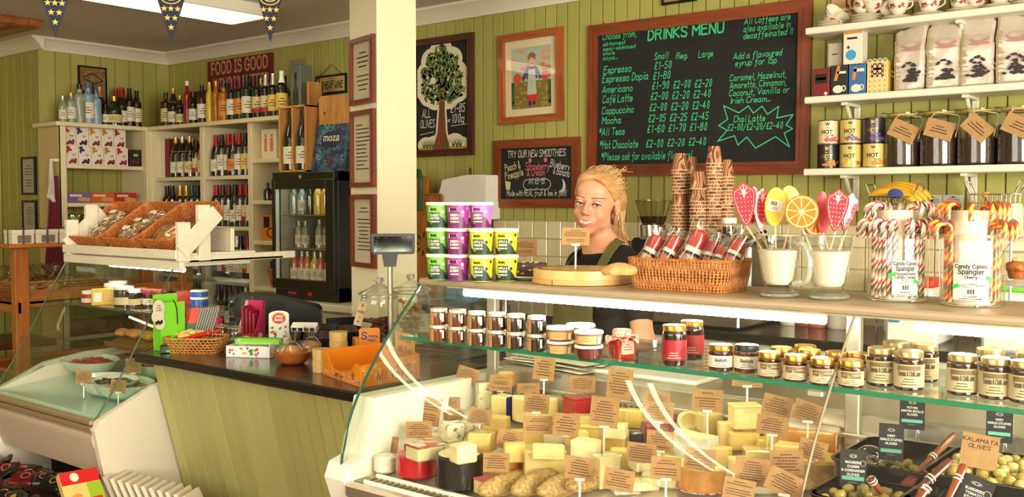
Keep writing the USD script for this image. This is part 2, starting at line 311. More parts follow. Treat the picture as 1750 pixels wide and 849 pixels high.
# ================================================================ big chilled counter
BEIGE=mat('counter_top_metal',(168,150,122),.4,.2);SATIN=mat('satin_steel',(196,188,172),.35,.9);PANEL=mat('white_panel',(232,226,208),.35)
LED=mat('case_lamp',(255,246,222),.4,emit=20.0);ALU=mat('aluminium',(196,188,172),.4,.7)
def deckz(y):return .79+.3*(y-1.86)
def deckat(px,py,dz=0.0):
 d=ray(px,py);dz=0 if dz<.045 else dz;s=(.79-.558+dz-EYE_H)/(d[2]-.3*d[1]);return EYE+d*s
def curve(pts,n=6):
 q=np.array(pts);c=np.polyfit(q[:,1],q[:,0],3);z=np.linspace(q[0,1],q[-1,1],n*6);return np.c_[np.polyval(c,z),z]
GP=curve([(1.80,.80),(1.803,.888),(1.847,.994),(1.914,1.084),(2.007,1.208),(2.114,1.308)],7)
def sheet(prof,x0,x1):
 n=len(prof);v=[(x,y,z)for x in(x0,x1)for y,z in prof]
 f=[q for i in range(n-1)for q in((i,n+i,n+i+1),(i,n+i+1,i+1))]
 return trimesh.Trimesh(np.array(v),f,process=False)
def sidepoly(yz,x0,x1):
 m=prism(yz,0,x1-x0);v=m.vertices;m.vertices=np.c_[x0+v[:,2],v[:,0],v[:,1]];m.fix_normals();return m
CX0,CX1=-2.06,.45
dc=thing('deli_counter','long chilled cheese and olive counter with curved glass front','display counter')
part(dc,'front_glass',sheet(GP,CX0,-.765),GLASS,smooth=60);part(dc,'front_glass',sheet(GP,-.755,CX1),GLASS,smooth=60)
part(dc,'joint_strip',tube([(-.76,y-.002,z)for y,z in GP],.003,6),mat('joint',(150,140,120),.3,.4))
endp=[tuple(p)for p in GP]+[(2.42,1.306),(2.42,1.0),(1.9,1.0)]
part(dc,'end_glass',sidepoly(endp,CX0-.004,CX0),pane('end_glass',(.9,.96,.92)),smooth=False)
part(dc,'glass_edge',tube([(CX0,y,z)for y,z in GP],.0042,6),mat('edge_green_dark',(22,74,56),.15,coat=.6))
part(dc,'end_panel',sidepoly(Polygon([(1.90,.1),(1.82,.70),(1.785,.795),(1.80,.83),(1.86,.845),(1.895,1.0),(2.62,1.0),(2.62,.1)]).buffer(.012).buffer(-.006),CX0-.05,CX0+.03),PANEL)
part(dc,'top_deck',cat(cb(CX0,CX1,2.115,2.45,1.309,1.33,.004),tube([(CX0,2.115,1.3195),(CX1,2.115,1.3195)],.0108,10)),BEIGE)
part(dc,'lamp_tube',tube([(CX0+.1,2.20,1.286),(-.86,2.20,1.286)],.013,10),LED);part(dc,'lamp_tube',tube([(-.66,2.20,1.286),(CX1,2.20,1.286)],.013,10),LED)
part(dc,'lamp_holder',cb(CX0+.05,CX1,2.17,2.24,1.299,1.31,.002),WHITE)
part(dc,'glass_shelf',cb(CX0+.04,CX1,1.992,2.37,1.1635,1.172,0),pane('shelf_glass',(.90,.97,.93)),smooth=False)
part(dc,'shelf_edge',cb(CX0+.04,CX1,1.988,1.992,1.1625,1.173,0),GREENEDGE)
for x in(CX0+.05,-.86,.3):
 part(dc,'upright',cb(x-.018,x+.018,2.375,2.40,.96,1.305,.003),ALU)
part(dc,'clip',cb(-.812,-.778,1.98,2.0,1.148,1.163,.003),SATIN)
part(dc,'rear_ledge',cat(cb(CX0+.03,CX1,2.40,2.625,1.028,1.04,.004),cb(CX0+.03,CX1,2.392,2.404,.985,1.036,.004),cb(CX0+.03,CX1,2.372,2.40,.978,.990,.003)),SATIN)
part(dc,'rear_frame',cb(CX0+.03,CX1,2.59,2.61,.1,1.03,.003),PANEL)
part(dc,'air_grille',cat(cb(CX0+.03,CX1,2.392,2.40,.90,.98,0),*[cb(x,x+.008,2.384,2.393,.905,.980,0)for x in np.arange(CX0+.05,CX1,.018)]),ALU,smooth=False)
part(dc,'base_tray',sidepoly([(1.868,.76),(1.868,.787),(2.395,deckz(2.395)-.001),(2.395,.76)],CX0+.03,CX1),mat('tray_steel',(206,198,180),.35,.6))
part(dc,'front_grille',cat(cb(CX0+.03,CX1,1.815,1.862,.765,.79,0),*[cb(x,x+.010,1.822,1.858,.788,.797,0)for x in np.arange(CX0+.07,CX1,.022)]),mat('grille',(150,132,96),.4,.5),smooth=False)
part(dc,'grille_rim',cat(cb(CX0+.07,CX1,1.858,1.868,.785,.806,.003),cb(CX0+.07,CX1,1.812,1.82,.785,.80,.003)),WAXW)
part(dc,'front_trim',cat(cb(CX0+.03,CX1,1.778,1.81,.752,.792,.008),cb(CX0+.03,CX1,1.772,1.80,.715,.75,.006)),SATIN)
part(dc,'front_panel',cb(CX0+.03,CX1,1.80,1.83,.12,.715,.006),PANEL)
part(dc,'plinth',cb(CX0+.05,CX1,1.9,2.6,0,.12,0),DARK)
# ================================================================ jars on the glass shelf
SZ=1.1725
def shelfat(px,py):return at(px,py,z=SZ)
def jar_body(r,h,neck=.82,n=28):return lathe([(0,0),(r*.92,0),(r,r*.08),(r,h*.84),(r*.97,h*.9),(r*neck,h*.95),(r*neck,h)],n)
def lidm(r,z0,h):return lathe([(0,z0),(r,z0),(r*1.01,z0+h*.2),(r*1.0,z0+h*.85),(r*.94,z0+h),(0,z0+h)],28)
HON=[mat(f'honey_{i}',c,.06,coat=1.0,spec=.8)for i,c in enumerate(((96,36,10),(78,36,12),(66,30,12),(60,28,12),(30,14,10),(26,12,10)))]
LIDW=mat('pale_lid',(224,214,188),.3,.3)
def honey_jar(i,top,group):
 px,py=((750,582),(782,585),(815,589),(850,592),(882,595),(917,599))[i]
 p=shelfat(px,py);r,h=.0255,.038
 p=p+np.array([0,0,top*(h+.0075)])
 o=('first','second','third','fourth','fifth','sixth')[i]
 t=thing('honey_jar',f'squat dark honey jar with tan paper strip, {o} from the end, {"upper" if top else "lower"} tier','jar',p,facing(p)+.1,'honey jars on the glass shelf')
 part(t,'body',jar_body(r,h,.92),HON[i]);part(t,'lid',lidm(r*.93,h-.002,.009),LIDW)
 st_=patch(-.032,-.017,.002,h*.93,r+.0006);part(t,'paper_strip',st_,TAN,smooth=True)
 part(t,'seal',wrap(quad(.006,.012,h*.25,h*.85),r+.001),WAXW)
for i in range(6):
 for top in(0,1):honey_jar(i,top,None)
TUBG=pane('tub_plastic',(.92,.90,.86),1.5);DIP=mat('cream_dip',(196,150,96),.6);DIPR=mat('beetroot_dip',(92,22,24),.5);LTAN=mat('tub_label',(206,164,104),.6)
def dip_tub(p,r,h,fill,lab,label):
 t=thing('dip_tub',label,'tub',p,facing(p),'lidded dip tubs on the glass shelf')
 part(t,'tub',lathe([(0,0),(r*.86,0),(r*.96,h*.8),(r*.97,h*.8)],30),TUBG);part(t,'filling',lathe([(0,.002),(r*.845,.002),(r*.93,h*.72),(0,h*.72)],28),fill)
 part(t,'lid',lathe([(0,h*.78),(r*.98,h*.78),(r*1.03,h*.8),(r*1.03,h*.93),(r*.97,h),(r*.9,h*.985),(0,h*.985)],32),WAXW)
 if lab:
  rr=lambda y:r*(.86+.125*y/h)+.001
  part(t,'paper_label',patch(-r*.9,r*.55,h*.12,h*.66,rr,m=3),LTAN,smooth=True);part(t,'price_sticker',patch(r*.62,r*.95,h*.1,h*.6,lambda y:rr(y)+.0004,n=5),PAPER)
  part(t,'print',wrap(T(words(r*.9,h*.3,3,5),(-r*.2,h*.42,.0006)),rr),REDM)
q1,q2=shelfat(957,604),shelfat(1006,612);dh=.034
dip_tub(q1,.033,dh,DIP,1,'lower dip tub with tan label beside the honey jars');dip_tub(q1+[0,0,dh+.001],.034,dh,DIP,1,'upper dip tub with tan label beside the honey jars')
dip_tub(q2,.0345,dh,DIPR,0,'dark red filled dip tub beneath a tan labelled tub');dip_tub(q2+[0,0,dh+.001],.0355,dh,DIP,1,'tan labelled dip tub on top of the dark red tub')
q3=(q1+q2)/2+np.array([-.03,.07,0]);dip_tub(q3,.036,dh,DIP,0,'lower white lidded tub hidden behind the front dip tubs');dip_tub(q3+[0,0,dh+.001],.037,dh*1.08,DIP,0,'highest white lidded tub behind the front dip tubs')
p=shelfat(1063,609);t=thing('preserve_jar','square red preserve jar with gathered floral cloth cover','jar',p,facing(p)+.55)
part(t,'body',prism(rrect(.052,.052,.007),0,.052),mat('red_preserve',(176,34,20),.05,coat=1.0));part(t,'paper_label',stand(T(flat(rrect(.036,.034,.003)),(0,.026,.0265))),mat('pink_paper',(226,190,170),.7));part(t,'print',stand(T(words(.026,.02,3,9),(0,.027,.0272))),REDM)
cl=lathe([(0,.068),(.022,.068),(.0245,.064),(.024,.056),(.023,.054),(.034,.047),(.044,.043)],40);v=cl.vertices;a=np.arctan2(v[:,1],v[:,0]);rr=np.hypot(v[:,0],v[:,1]);k=np.clip((rr-.023)/.02,0,1);v[:,2]+=k*(.008*np.sin(a*7)+.005*np.sin(a*11+1));v[:,:2]*=(1+k*.16*np.sin(a*4+.6))[:,None]
part(t,'cloth_cover',cl,mat('floral_cloth',(228,206,184),.9,rgb2=(206,92,92),vs=130,lo=.48,hi=.6),smooth=70)
BLK=mat('dark_conserve',(30,12,12),.06,coat=1.0)
def tall_jar(name,p,r,h,body,lab,lid,label,group,y0=.12,y1=.7,title=None,ink=INK,half=2.0,head=None):
 key=(name,round(r,4),round(h,4),title,id(lab),id(lid))
 def make(label,group):
  t=thing(name,label,'jar',p,0,group)
  part(t,'body',jar_body(r,h,.88),body);part(t,'lid',lidm(r*.95,h-.004,.013),lid)
  part(t,'paper_label',patch(-r*half,r*half*.8,h*y0,h*y1,r+.0005,n=18),lab,smooth=True)
  if head is not None:part(t,'label_band',patch(-r*.85,r*.85,h*(y1-.17),h*(y1-.04),r+.0008),head,smooth=True)
  if title:part(t,'lettering',wrap(txt(title,h*.14,0,h*(y0+(y1-y0)*.5),w=r*1.6),r+.0009),ink)
  part(t,'print',wrap(T(words(r*1.5,h*(y1-y0)*.36,3,3),(0,h*(y0+(y1-y0)*.25),0)),r+.0009),ink);return t
 return many(key,make,p,facing(p),label,group)
DRED=mat('dark_red_label',(150,20,34),.5);GIN=mat('pale_print',(226,200,160),.6)
p=shelfat(1152,623);tall_jar('conserve_jar',p,.0285,.085,BLK,DRED,GOLD,'front dark jar with red label and gold lid','red labelled jars',.16,.72,None,GIN)
p=shelfat(1178,614)+[.0,.012,0];tall_jar('conserve_jar',p,.0285,.085,BLK,DRED,GOLD,'rear dark jar with red label and gold lid','red labelled jars',.16,.72,None,GIN)
REL=mat('relish',(62,30,26),.06,coat=1.0);LABW=mat('label_white',(222,212,192),.6);DLID=mat('dark_lid',(52,60,56),.3,.5)
p=shelfat(1232,632);tall_jar('relish_jar',p,.028,.050,REL,LABW,GOLD,'relish jar with white label and gold lid',None,.2,.72,'Relish',INK,1.5)
p=shelfat(1276,635);tall_jar('relish_jar',p,.028,.053,mat('relish_brown',(84,40,26),.06,coat=1.0),LABW,DLID,'relish jar with white label and dark green lid',None,.2,.72,'Relish',INK,1.5)
FRU=mat('fruit_cheese',(60,28,14),.06,coat=1.0);LFR=mat('label_olive',(196,178,138),.6);LPK=mat('label_pinkish',(200,174,142),.6);BAND=mat('label_brown_band',(120,100,62),.6);OR_=('first','second','third','fourth','fifth')
for i,(px,py)in enumerate(((1315,644),(1359,650),(1405,656),(1454,660))):
 p=shelfat(px,py);tall_jar('fruit_cheese_jar',p,.0255,.047,FRU,LPK if i<2 else LFR,GOLD,f'small gold lidded fruit cheese jar, {OR_[i]} of the front row','small fruit cheese jars',.12,.74,'Fruit Cheese',mat('label_ink',(84,66,40),.7),1.7,BAND)
for i,(px,py)in enumerate(((1330,638),(1371,634),(1378,643),(1426,647),(1464,650))):
 p=shelfat(px,py);p=p+np.array([-.006,.03,0]);tall_jar('fruit_cheese_jar',p,.0255,.047,FRU,LFR,GOLD,f'small gold lidded fruit cheese jar, {OR_[i]} of the back row','small fruit cheese jars',.12,.74,None,INK,1.7,BAND)
CHU=mat('chutney',(52,24,16),.06,coat=1.0);CLID=mat('champagne_lid',(206,184,130),.25,.8)
for i,(px,py,dx,dy)in enumerate(((1505,657,0,0),(1553,664,0,0),(1521,648,0,.035),(1570,654,0,.035),(1644,672,0,0),(1700,679,0,0),(1752,686,0,0),(1683,664,0,.04),(1751,672,0,.04))):
 p=shelfat(px,py)+np.array([dx,dy,0]);w=('front one of the joint-side group','front one next to the glass joint group end','back one of the joint-side group','back one behind the second chutney jar','first of the far group at the wall end','second of the far group','third of the far group, cut by the frame','back one between first and second far jars','back one behind the cut off jar')[i]
 tall_jar('chutney_jar',p,.0285,.070,CHU,LFR,CLID,'tall cream labelled chutney jar, '+w,'tall chutney jars',.1,.76,'Tomato & Chilli Jam',mat('label_ink',(84,66,40),.7),2.2,BAND)
# ================================================================ cheeses
PALE=mat('paste_pale',(238,224,176),.5,rgb2=(230,212,156),vs=30,sss=.15);YELL=mat('paste_yellow',(230,200,116),.5,rgb2=(222,188,98),vs=25,sss=.15)
BUTTER=mat('paste_butter',(236,214,146),.5,rgb2=(226,200,126),vs=22,sss=.15);ORNG=mat('paste_orange',(226,160,62),.5,rgb2=(216,144,48),vs=28,sss=.1)
REDW=mat('red_wax',(178,22,34),.25,coat=.6);BLKW=mat('black_wax',(26,26,26),.3,coat=.4,bump=.2,bs=30);WHMO=mat('white_mould',(226,222,204),.9,bump=.4,bs=120,rgb2=(204,200,178),vs=60)
ORIND=mat('orange_rind',(196,124,48),.5,rgb2=(214,156,82),vs=40);BLUEV=mat('blue_veined',(232,222,180),.6,rgb2=(92,108,96),vs=55,lo=.56,hi=.66);TANR=mat('tan_rind',(190,152,92),.7,rgb2=(160,122,66),vs=40,bump=.3)
FOIL=mat('blue_foil',(28,52,190),.2,.7,bump=.9,bs=70);HERB=mat('herb_cheese',(222,186,84),.6,rgb2=(108,124,44),vs=90,lo=.62,hi=.68,bump=.15);WRAP=pane('plastic_wrap',(.97,.97,.95),1.8,rough=.08)
def cpos(px,py,dz=0.0,back=0.0):
 p=deckat(px,py,dz);n=(p-EYE)[:2];n/=np.linalg.norm(n);p=p.copy();p[:2]+=n*back;p[1]=min(p[1],2.335);return p
def wheel(name,label,px,py,wpx,hpx,rind,top,dz=0.0,cut=None,b=.006,dome=0.0):
 p0=deckat(px,py,dz);k=mpp(p0);r,h=wpx*k/2,hpx*k*.98
 p=cpos(px,py,dz,r*.96);p[2]=p0[2]+.0005+(0 if dz>=.045 else .3*max(0,(p-p0)[1])*.9)
 t=thing(name,label,'cheese',p,facing(p))
 if cut:
  a0,a1=cut;th=np.linspace(a0,a1,26)
  part(t,'rind',prism([(0,0)]+[(r*math.sin(a),-r*math.cos(a))for a in th],0,h*.96),rind)
  part(t,'paste',prism(Polygon([(0,0)]+[(r*.96*math.sin(a),-r*.96*math.cos(a))for a in th]).buffer(.0008),h*.03,h),top)
 else:
  part(t,'rind',lathe([(0,0),(r-b,0),(r,b),(r,h-b),(r-b,h-.001),(0,h-.001)],40),rind)
  part(t,'paste',lathe([(r-b-.002,h-.002),(r-b-.003,h),(r*.5,h+dome*.7),(0,h+dome)],40),top)
 return t,p,r,h
def block(name,label,px,py,wpx,hpx,paste,dz=0.0,d=None,rz=.5,wax=None,faces='t',wrap_=False,wedge=False,back=0.0):
 p0=deckat(px,py,dz);k=mpp(p0);c,s=abs(math.cos(rz)),abs(math.sin(rz));w=wpx*k
 d=d or w*.62;w=max((w-d*s)/max(c,.3),d*.5);h=hpx*k*.80
 p=cpos(px,py,dz,(w*s+d*c)/2*.9+back);p[2]=p0[2]+.0005+(0 if dz>=.045 else .3*max(0,(p-p0)[1])-.004)
 t=thing(name,label,'cheese',p,facing(p)+rz)
 if wedge:body=prism(Polygon([(-w/2,-d/2),(w/2,-d*.36),(w*.46,d*.36),(-w/2,d/2)][::1]).buffer(.003).buffer(-.001),0,h)
 else:body=cb(-w/2,w/2,-d/2,d/2,0,h,.004)
 part(t,'paste',lump(body.subdivide().subdivide(),.0012,60,int(px)),paste,smooth=40)
 if wax:
  e=.0012
  if 't' in faces:part(t,'rind',cb(-w/2-e,w/2+e,-d/2-e,d/2+e,h-.003,h+.0018,.002),wax)
  if 'l' in faces:part(t,'rind',cb(-w/2-.004,-w/2+.002,-d/2-e,d/2+e,-.0,h+e,.002),wax)
  if 'r' in faces:part(t,'rind',cb(w/2-.002,w/2+.004,-d/2-e,d/2+e,0,h+e,.002),wax)
  if 'b' in faces:part(t,'rind',cb(-w/2-e,w/2+e,d/2-.002,d/2+.004,0,h+e,.002),wax)
 if wrap_:part(t,'wrapping',lump(cb(-w/2-.004,w/2+.004,-d/2-.004,d/2+.004,-.0,h+.004,.004).subdivide().subdivide(),.003,70,int(py)),WRAP,smooth=25)
 return t,p,w,h
wheel('small_cheese','small round white moulded cheese in the corner by the end panel',658,814,38,30,WHMO,WHMO)
_,p_,r_,h_=wheel('waxed_cheese','round red waxed cheese under the red topped block',712,827,72,40,REDW,REDW)
block('cheese_block','cream cheese block with red rind standing on the red waxed round',725,790,66,30,PALE,dz=h_+.012,rz=.6,wax=REDW,faces='tb',wrap_=True)
_,p_,r_,h_=wheel('half_cheese','big cheese with black wax rind and cream cut top',785,850,84,60,BLKW,PALE)
block('cheese_block','plain cream block standing on the black waxed cheese',792,795,50,40,PALE,dz=h_+.01,rz=.5)
block('cheese_block','pale block with orange rind behind the black waxed cheese',823,775,50,40,YELL,dz=.05,rz=-.4,wax=ORIND,faces='b',wrap_=True)
block('cheese_block','blue veined block in clear wrap below two price cards',773,758,44,38,BLUEV,dz=.045,rz=.6,wrap_=True)
block('cheese_block','flat blue veined cheese beside the orange rind block',808,742,46,18,BLUEV,dz=.03,rz=-.2,wrap_=True)
block('cheese_wedge','tall crumbly blue veined wedge standing against the end panel',828,700,28,56,BLUEV,dz=.03,rz=.2,wrap_=True)
block('cheese_block','pale block with blue foil wrapper pulled half open',862,722,48,50,BUTTER,dz=.02,rz=-.75,wax=FOIL,faces='rb')
solo('foil_wrapper',lump(cb(-.03,.03,-.02,.02,0,.055,.012).subdivide().subdivide().subdivide(),.012,45,3),FOIL,'crumpled shiny blue foil beside the half opened cheese block','wrapper',loc=cpos(884,722,.02,.06),smooth=20)
wheel('rind_cheese','round yellow cheese with orange rind behind the blue foil',873,664,34,28,ORIND,BUTTER,dz=.05)
wheel('cut_cheese','wide cream wheel with cut face beside the blue foil block',915,732,82,40,BUTTER,PALE,cut=(-1.9,1.3),dz=.02)
block('cheese_block','red waxed block with shiny sides near the back grille',1003,715,62,46,REDW,dz=.015,rz=.62,wax=REDW,faces='t')
block('cheese_block','large pale block near the orange topped wedge, lying under the cheddar slab',930,822,82,58,BUTTER,dz=.015,rz=.16,wrap_=True)
block('cheese_slab','thin rectangular cheddar slab leaning on the large pale block',937,788,56,34,BUTTER,dz=.075,d=.022,rz=-.12)
block('cheese_wedge','pointed pale wedge next to the cheddar slab',1003,790,54,42,PALE,dz=.05,rz=-.5,wedge=True)
block('cheese_block','broad yellow block in the middle of the display',1032,780,86,54,YELL,dz=.035,rz=-.15,wax=YELL,faces='t')
block('cheese_block','long butter coloured bar behind the middle price cards',900,770,60,34,YELL,dz=.04,rz=.2)
block('cheese_bar','bright yellow bar beside the red waxed block',1065,728,30,36,YELL,dz=.03,rz=-.35)
block('cheese_bar','second bright yellow bar next to the dark rind piece',1091,730,40,38,YELL,dz=.03,rz=-.35)
block('cheese_block','dark rind wedge standing between yellow bars and red packs',1087,768,26,36,BLKW,dz=.02,rz=.2)
block('cheese_pack','dark red waxed pack behind the two stacked price cards',1119,760,50,40,mat('dark_red_wax',(134,16,34),.25,coat=.6),dz=.02,rz=.3)
block('cheese_pack','narrow dark red pack at the rim of the melon shaped cheese',1153,736,20,42,MATS['dark_red_wax'],dz=.03,rz=.3)
block('cheese_wedge','tall pale wedge rising in front of the broad yellow block',1036,838,50,66,PALE,dz=.02,rz=.5,wedge=True,wrap_=True)
block('cheese_block','square yellow block behind the white packs',1062,805,40,44,YELL,dz=.03,rz=.1)
p=cpos(1190,745,.02,.05);t=thing('shell_cheese','hollowed melon shaped yellow half cheese tilted on its rind','cheese',p,facing(p),rx=.55,ry=.35)
hs=lathe([(0,0),(.022,.003),(.036,.013),(.043,.03),(.045,.045),(.036,.045),(.032,.03),(.022,.016),(0,.013)],36)
part(t,'rind',hs,TANR);part(t,'paste',T(lathe([(.0445,.0445),(.040,.0465),(.035,.045),(.031,.029),(.021,.0165),(0,.0135)],36),(0,0,.0006)),BUTTER)
block('cheese_block','cut block in the shade under the shell cheese',1205,752,50,20,TANR,dz=.0,rz=.3)
block('cheese_block','pale upper block with price card stem stuck in its top',1273,736,60,50,BUTTER,dz=.06,rz=.35,wax=BUTTER,faces='t')
block('cheese_block','lower block carrying the pale upper block',1268,775,62,40,YELL,dz=.02,rz=.3)
block('cheese_block','small pale block in front of the two stacked blocks',1266,815,46,34,BUTTER,dz=.03,rz=.3)
block('cheese_block','ridged yellow block behind the brie',1240,770,30,60,BUTTER,dz=.03,rz=.2)
wheel('brie','flat white brie wheel with a wedge taken out',1192,800,84,44,WHMO,PALE,dz=.02,cut=(-2.4,1.0))
t,p,r,h=wheel('boxed_cheese','cut round orange rind cheese lying on its red printed paper',1200,852,84,40,ORIND,BUTTER,dz=.015,cut=(-1.5,1.3));part(t,'printed_paper',prism(ellipse(r*1.12,r*1.12),-.002,0),mat('red_white_paper',(222,204,190),.6,rgb2=(180,40,44),vs=70,lo=.5,hi=.54))
block('cheddar_wedge','large deep orange cheddar wedge near the shelf post',1394,775,100,56,ORNG,dz=.04,d=.07,rz=-.15,wax=ORIND,faces='r',wrap_=True)
block('cheese_block','small green tinged yellow block under the tilted cards',1318,768,50,26,mat('paste_greenish',(206,186,88),.5),dz=.04,rz=.3)
block('cheese_block','thin orange slab below the small green tinged block',1314,784,56,16,ORNG,dz=.03,rz=.2)
wheel('herb_cheese','domed herb speckled yellow cheese with tan rind',1392,850,92,50,TANR,HERB,dz=.02,dome=.012)
block('cheese_block','terracotta coloured block behind the herb cheese',1425,815,40,44,mat('paste_terracotta',(206,128,62),.5),dz=.03,rz=.1)
block('cheese_pack','small pack of white cheese with paper band at the front glass',1335,846,44,26,PALE,dz=.03,rz=.1,wrap_=True)
block('cheese_pack','flat white wrapped cheese in front of the cut brie',1130,838,70,34,PALE,dz=.03,rz=-.2,wrap_=True)
block('cheese_pack','white wrapped cheese with blue print at the front',1068,850,54,28,WHMO,dz=.035,rz=.3,wrap_=True)
block('cheese_wedge','pale wedge in plastic behind the white wrapped cheese',1105,806,62,26,PALE,dz=.045,rz=.4,wedge=True,wrap_=True)
block('cheese_block','yellow block with pink rind at the front grille',836,852,56,32,BUTTER,dz=.0,rz=.6,wax=mat('pink_rind',(196,96,92),.4),faces='t')
block('cheese_block','orange sided block under the paired price cards',866,818,46,40,ORNG,dz=.04,rz=.3,wax=BUTTER,faces='t')
block('cheese_block','yellow block in the shadow of the paired price cards',880,792,40,40,YELL,dz=.05,rz=.1)
NET=mat('netted_crust',(196,168,108),.7,rgb2=(150,116,66),vs=110,bump=.9,bs=160)
for i,(px,py,wpx,hpx,rz)in enumerate(((866,850,84,46,.5),(918,848,80,54,.55),(968,852,80,48,.5),(1012,842,60,40,.45))):
 p=cpos(px,py,.012,.03);k=mpp(p)
 m=ball(1,sub=3);v=m.vertices;v*=[.105,.031,.028];v[:,2]+=.028;m=lump(m,.0025,60,i)
 rib=m.vertices[:,0];m.vertices[:,2]+=.001*np.sin(rib*260)
 solo('netted_cheese',m,NET,('crusted sausage shaped cheese beside the pink rind block','crusted sausage shaped cheese, second from the pink rind block','crusted sausage shaped cheese under the white card stem','crusted sausage shaped cheese reaching the tall pale wedge')[i],'cheese','crusted cheeses',loc=p,rz=facing(p)+.85+.1*(i%2),smooth=60)
for i,(px,py,wpx,hpx,m,dz,rz,lb)in enumerate(((690,752,40,26,BLUEV,.02,.3,'dark veined wrapped piece behind the red topped block'),(744,772,36,34,PALE,.02,-.3,'pale wrapped piece beside the plain cream block'),(770,720,40,24,TANR,.03,.2,'tan rind piece at the end panel behind the cards'),(850,742,50,30,YELL,.04,-.4,'yellow piece before the wide cream wheel'),
 (905,800,50,30,YELL,.02,.4,'yellow piece left of the large pale block'),(985,762,44,30,YELL,.05,.3,'yellow piece behind the pointed wedge'),(1000,738,50,30,BUTTER,.05,.1,'butter coloured piece behind the cheddar slab'),(1052,752,44,30,PALE,.06,-.2,'pale piece lying on the broad yellow block'),(1150,785,60,36,PALE,.03,.3,'pale wrapped wedge behind the brie card'),
 (1160,815,56,30,BUTTER,.03,-.2,'butter coloured piece in front of the brie wheel'),(1235,735,46,46,BUTTER,.04,.5,'butter coloured wedge behind the ridged block'),(1232,800,40,40,YELL,.03,-.3,'yellow piece beside the cut brie'),(1300,800,60,30,BUTTER,.03,.2,'butter coloured slab under the tipped cards'),(1352,790,60,34,YELL,.05,-.2,'yellow piece leaning under the deep orange wedge'),(1300,745,44,40,TANR,.03,.4,'tan rind block in the shade of the middle cards'),(1340,760,40,34,BUTTER,.04,.2,'pale yellow block under the orange wedge card'),
 (1098,845,60,30,BUTTER,.03,.3,'butter coloured wrapped piece at the front by the blue printed pack'),(1285,848,70,30,WHMO,.03,.1,'flat white piece at the front grille under the large card'),(955,700,46,30,BUTTER,.04,.3,'butter coloured piece right of the wide cream wheel'),(1040,715,40,30,TANR,.03,.3,'tan rind piece beside the red waxed block'),(700,798,30,26,WHMO,.0,.3,'little white piece between the white round and the red wax'))):block('cheese_piece',lb,px,py,wpx,hpx,m,dz=dz,rz=rz,wrap_=i%2==0,wedge=i%3==0)
# ================================================================ price cards
STEMM=mat('white_stem',(236,232,216),.4);CLEARP=pane('clear_plastic',(.95,.97,.96),1.6)
def price_card(label,px,py,wpx,hpx,Y,tilt=0.0,stem='w',drop=.055,m=TAN,rows=7,lean=.12,yaw=0.0,seed=0):
 p=at(px,py,y=Y);k=mpp(p);w,h=wpx*k*1.02,hpx*k*1.02
 t=thing('price_card',label,'price card',p,facing(p)*.85+yaw,rx=-lean)
 rot=lambda g:T(g,rz=-tilt)
 part(t,'card',stand(rot(prism(sbox(-w/2,-h/2,w/2,h/2),-.0006,.0006))),m,smooth=False)
 part(t,'print',stand(rot(T(words(w*.84,h*.72,rows,seed,size=.30),(0,h*.03,.0010)))),mat('card_ink',(74,52,34),.8),smooth=False)
 sw=.0026 if stem=='w' else .004
 sm=STEMM if stem=='w' else CLEARP
 part(t,'stem',cat(cb(-sw,sw,.0008,.004,-h/2-drop,-h/2+.004,.0008),cb(-.012,.012,-.003,.005,-h/2-.002,-h/2+.004,.001)),sm)
 return t
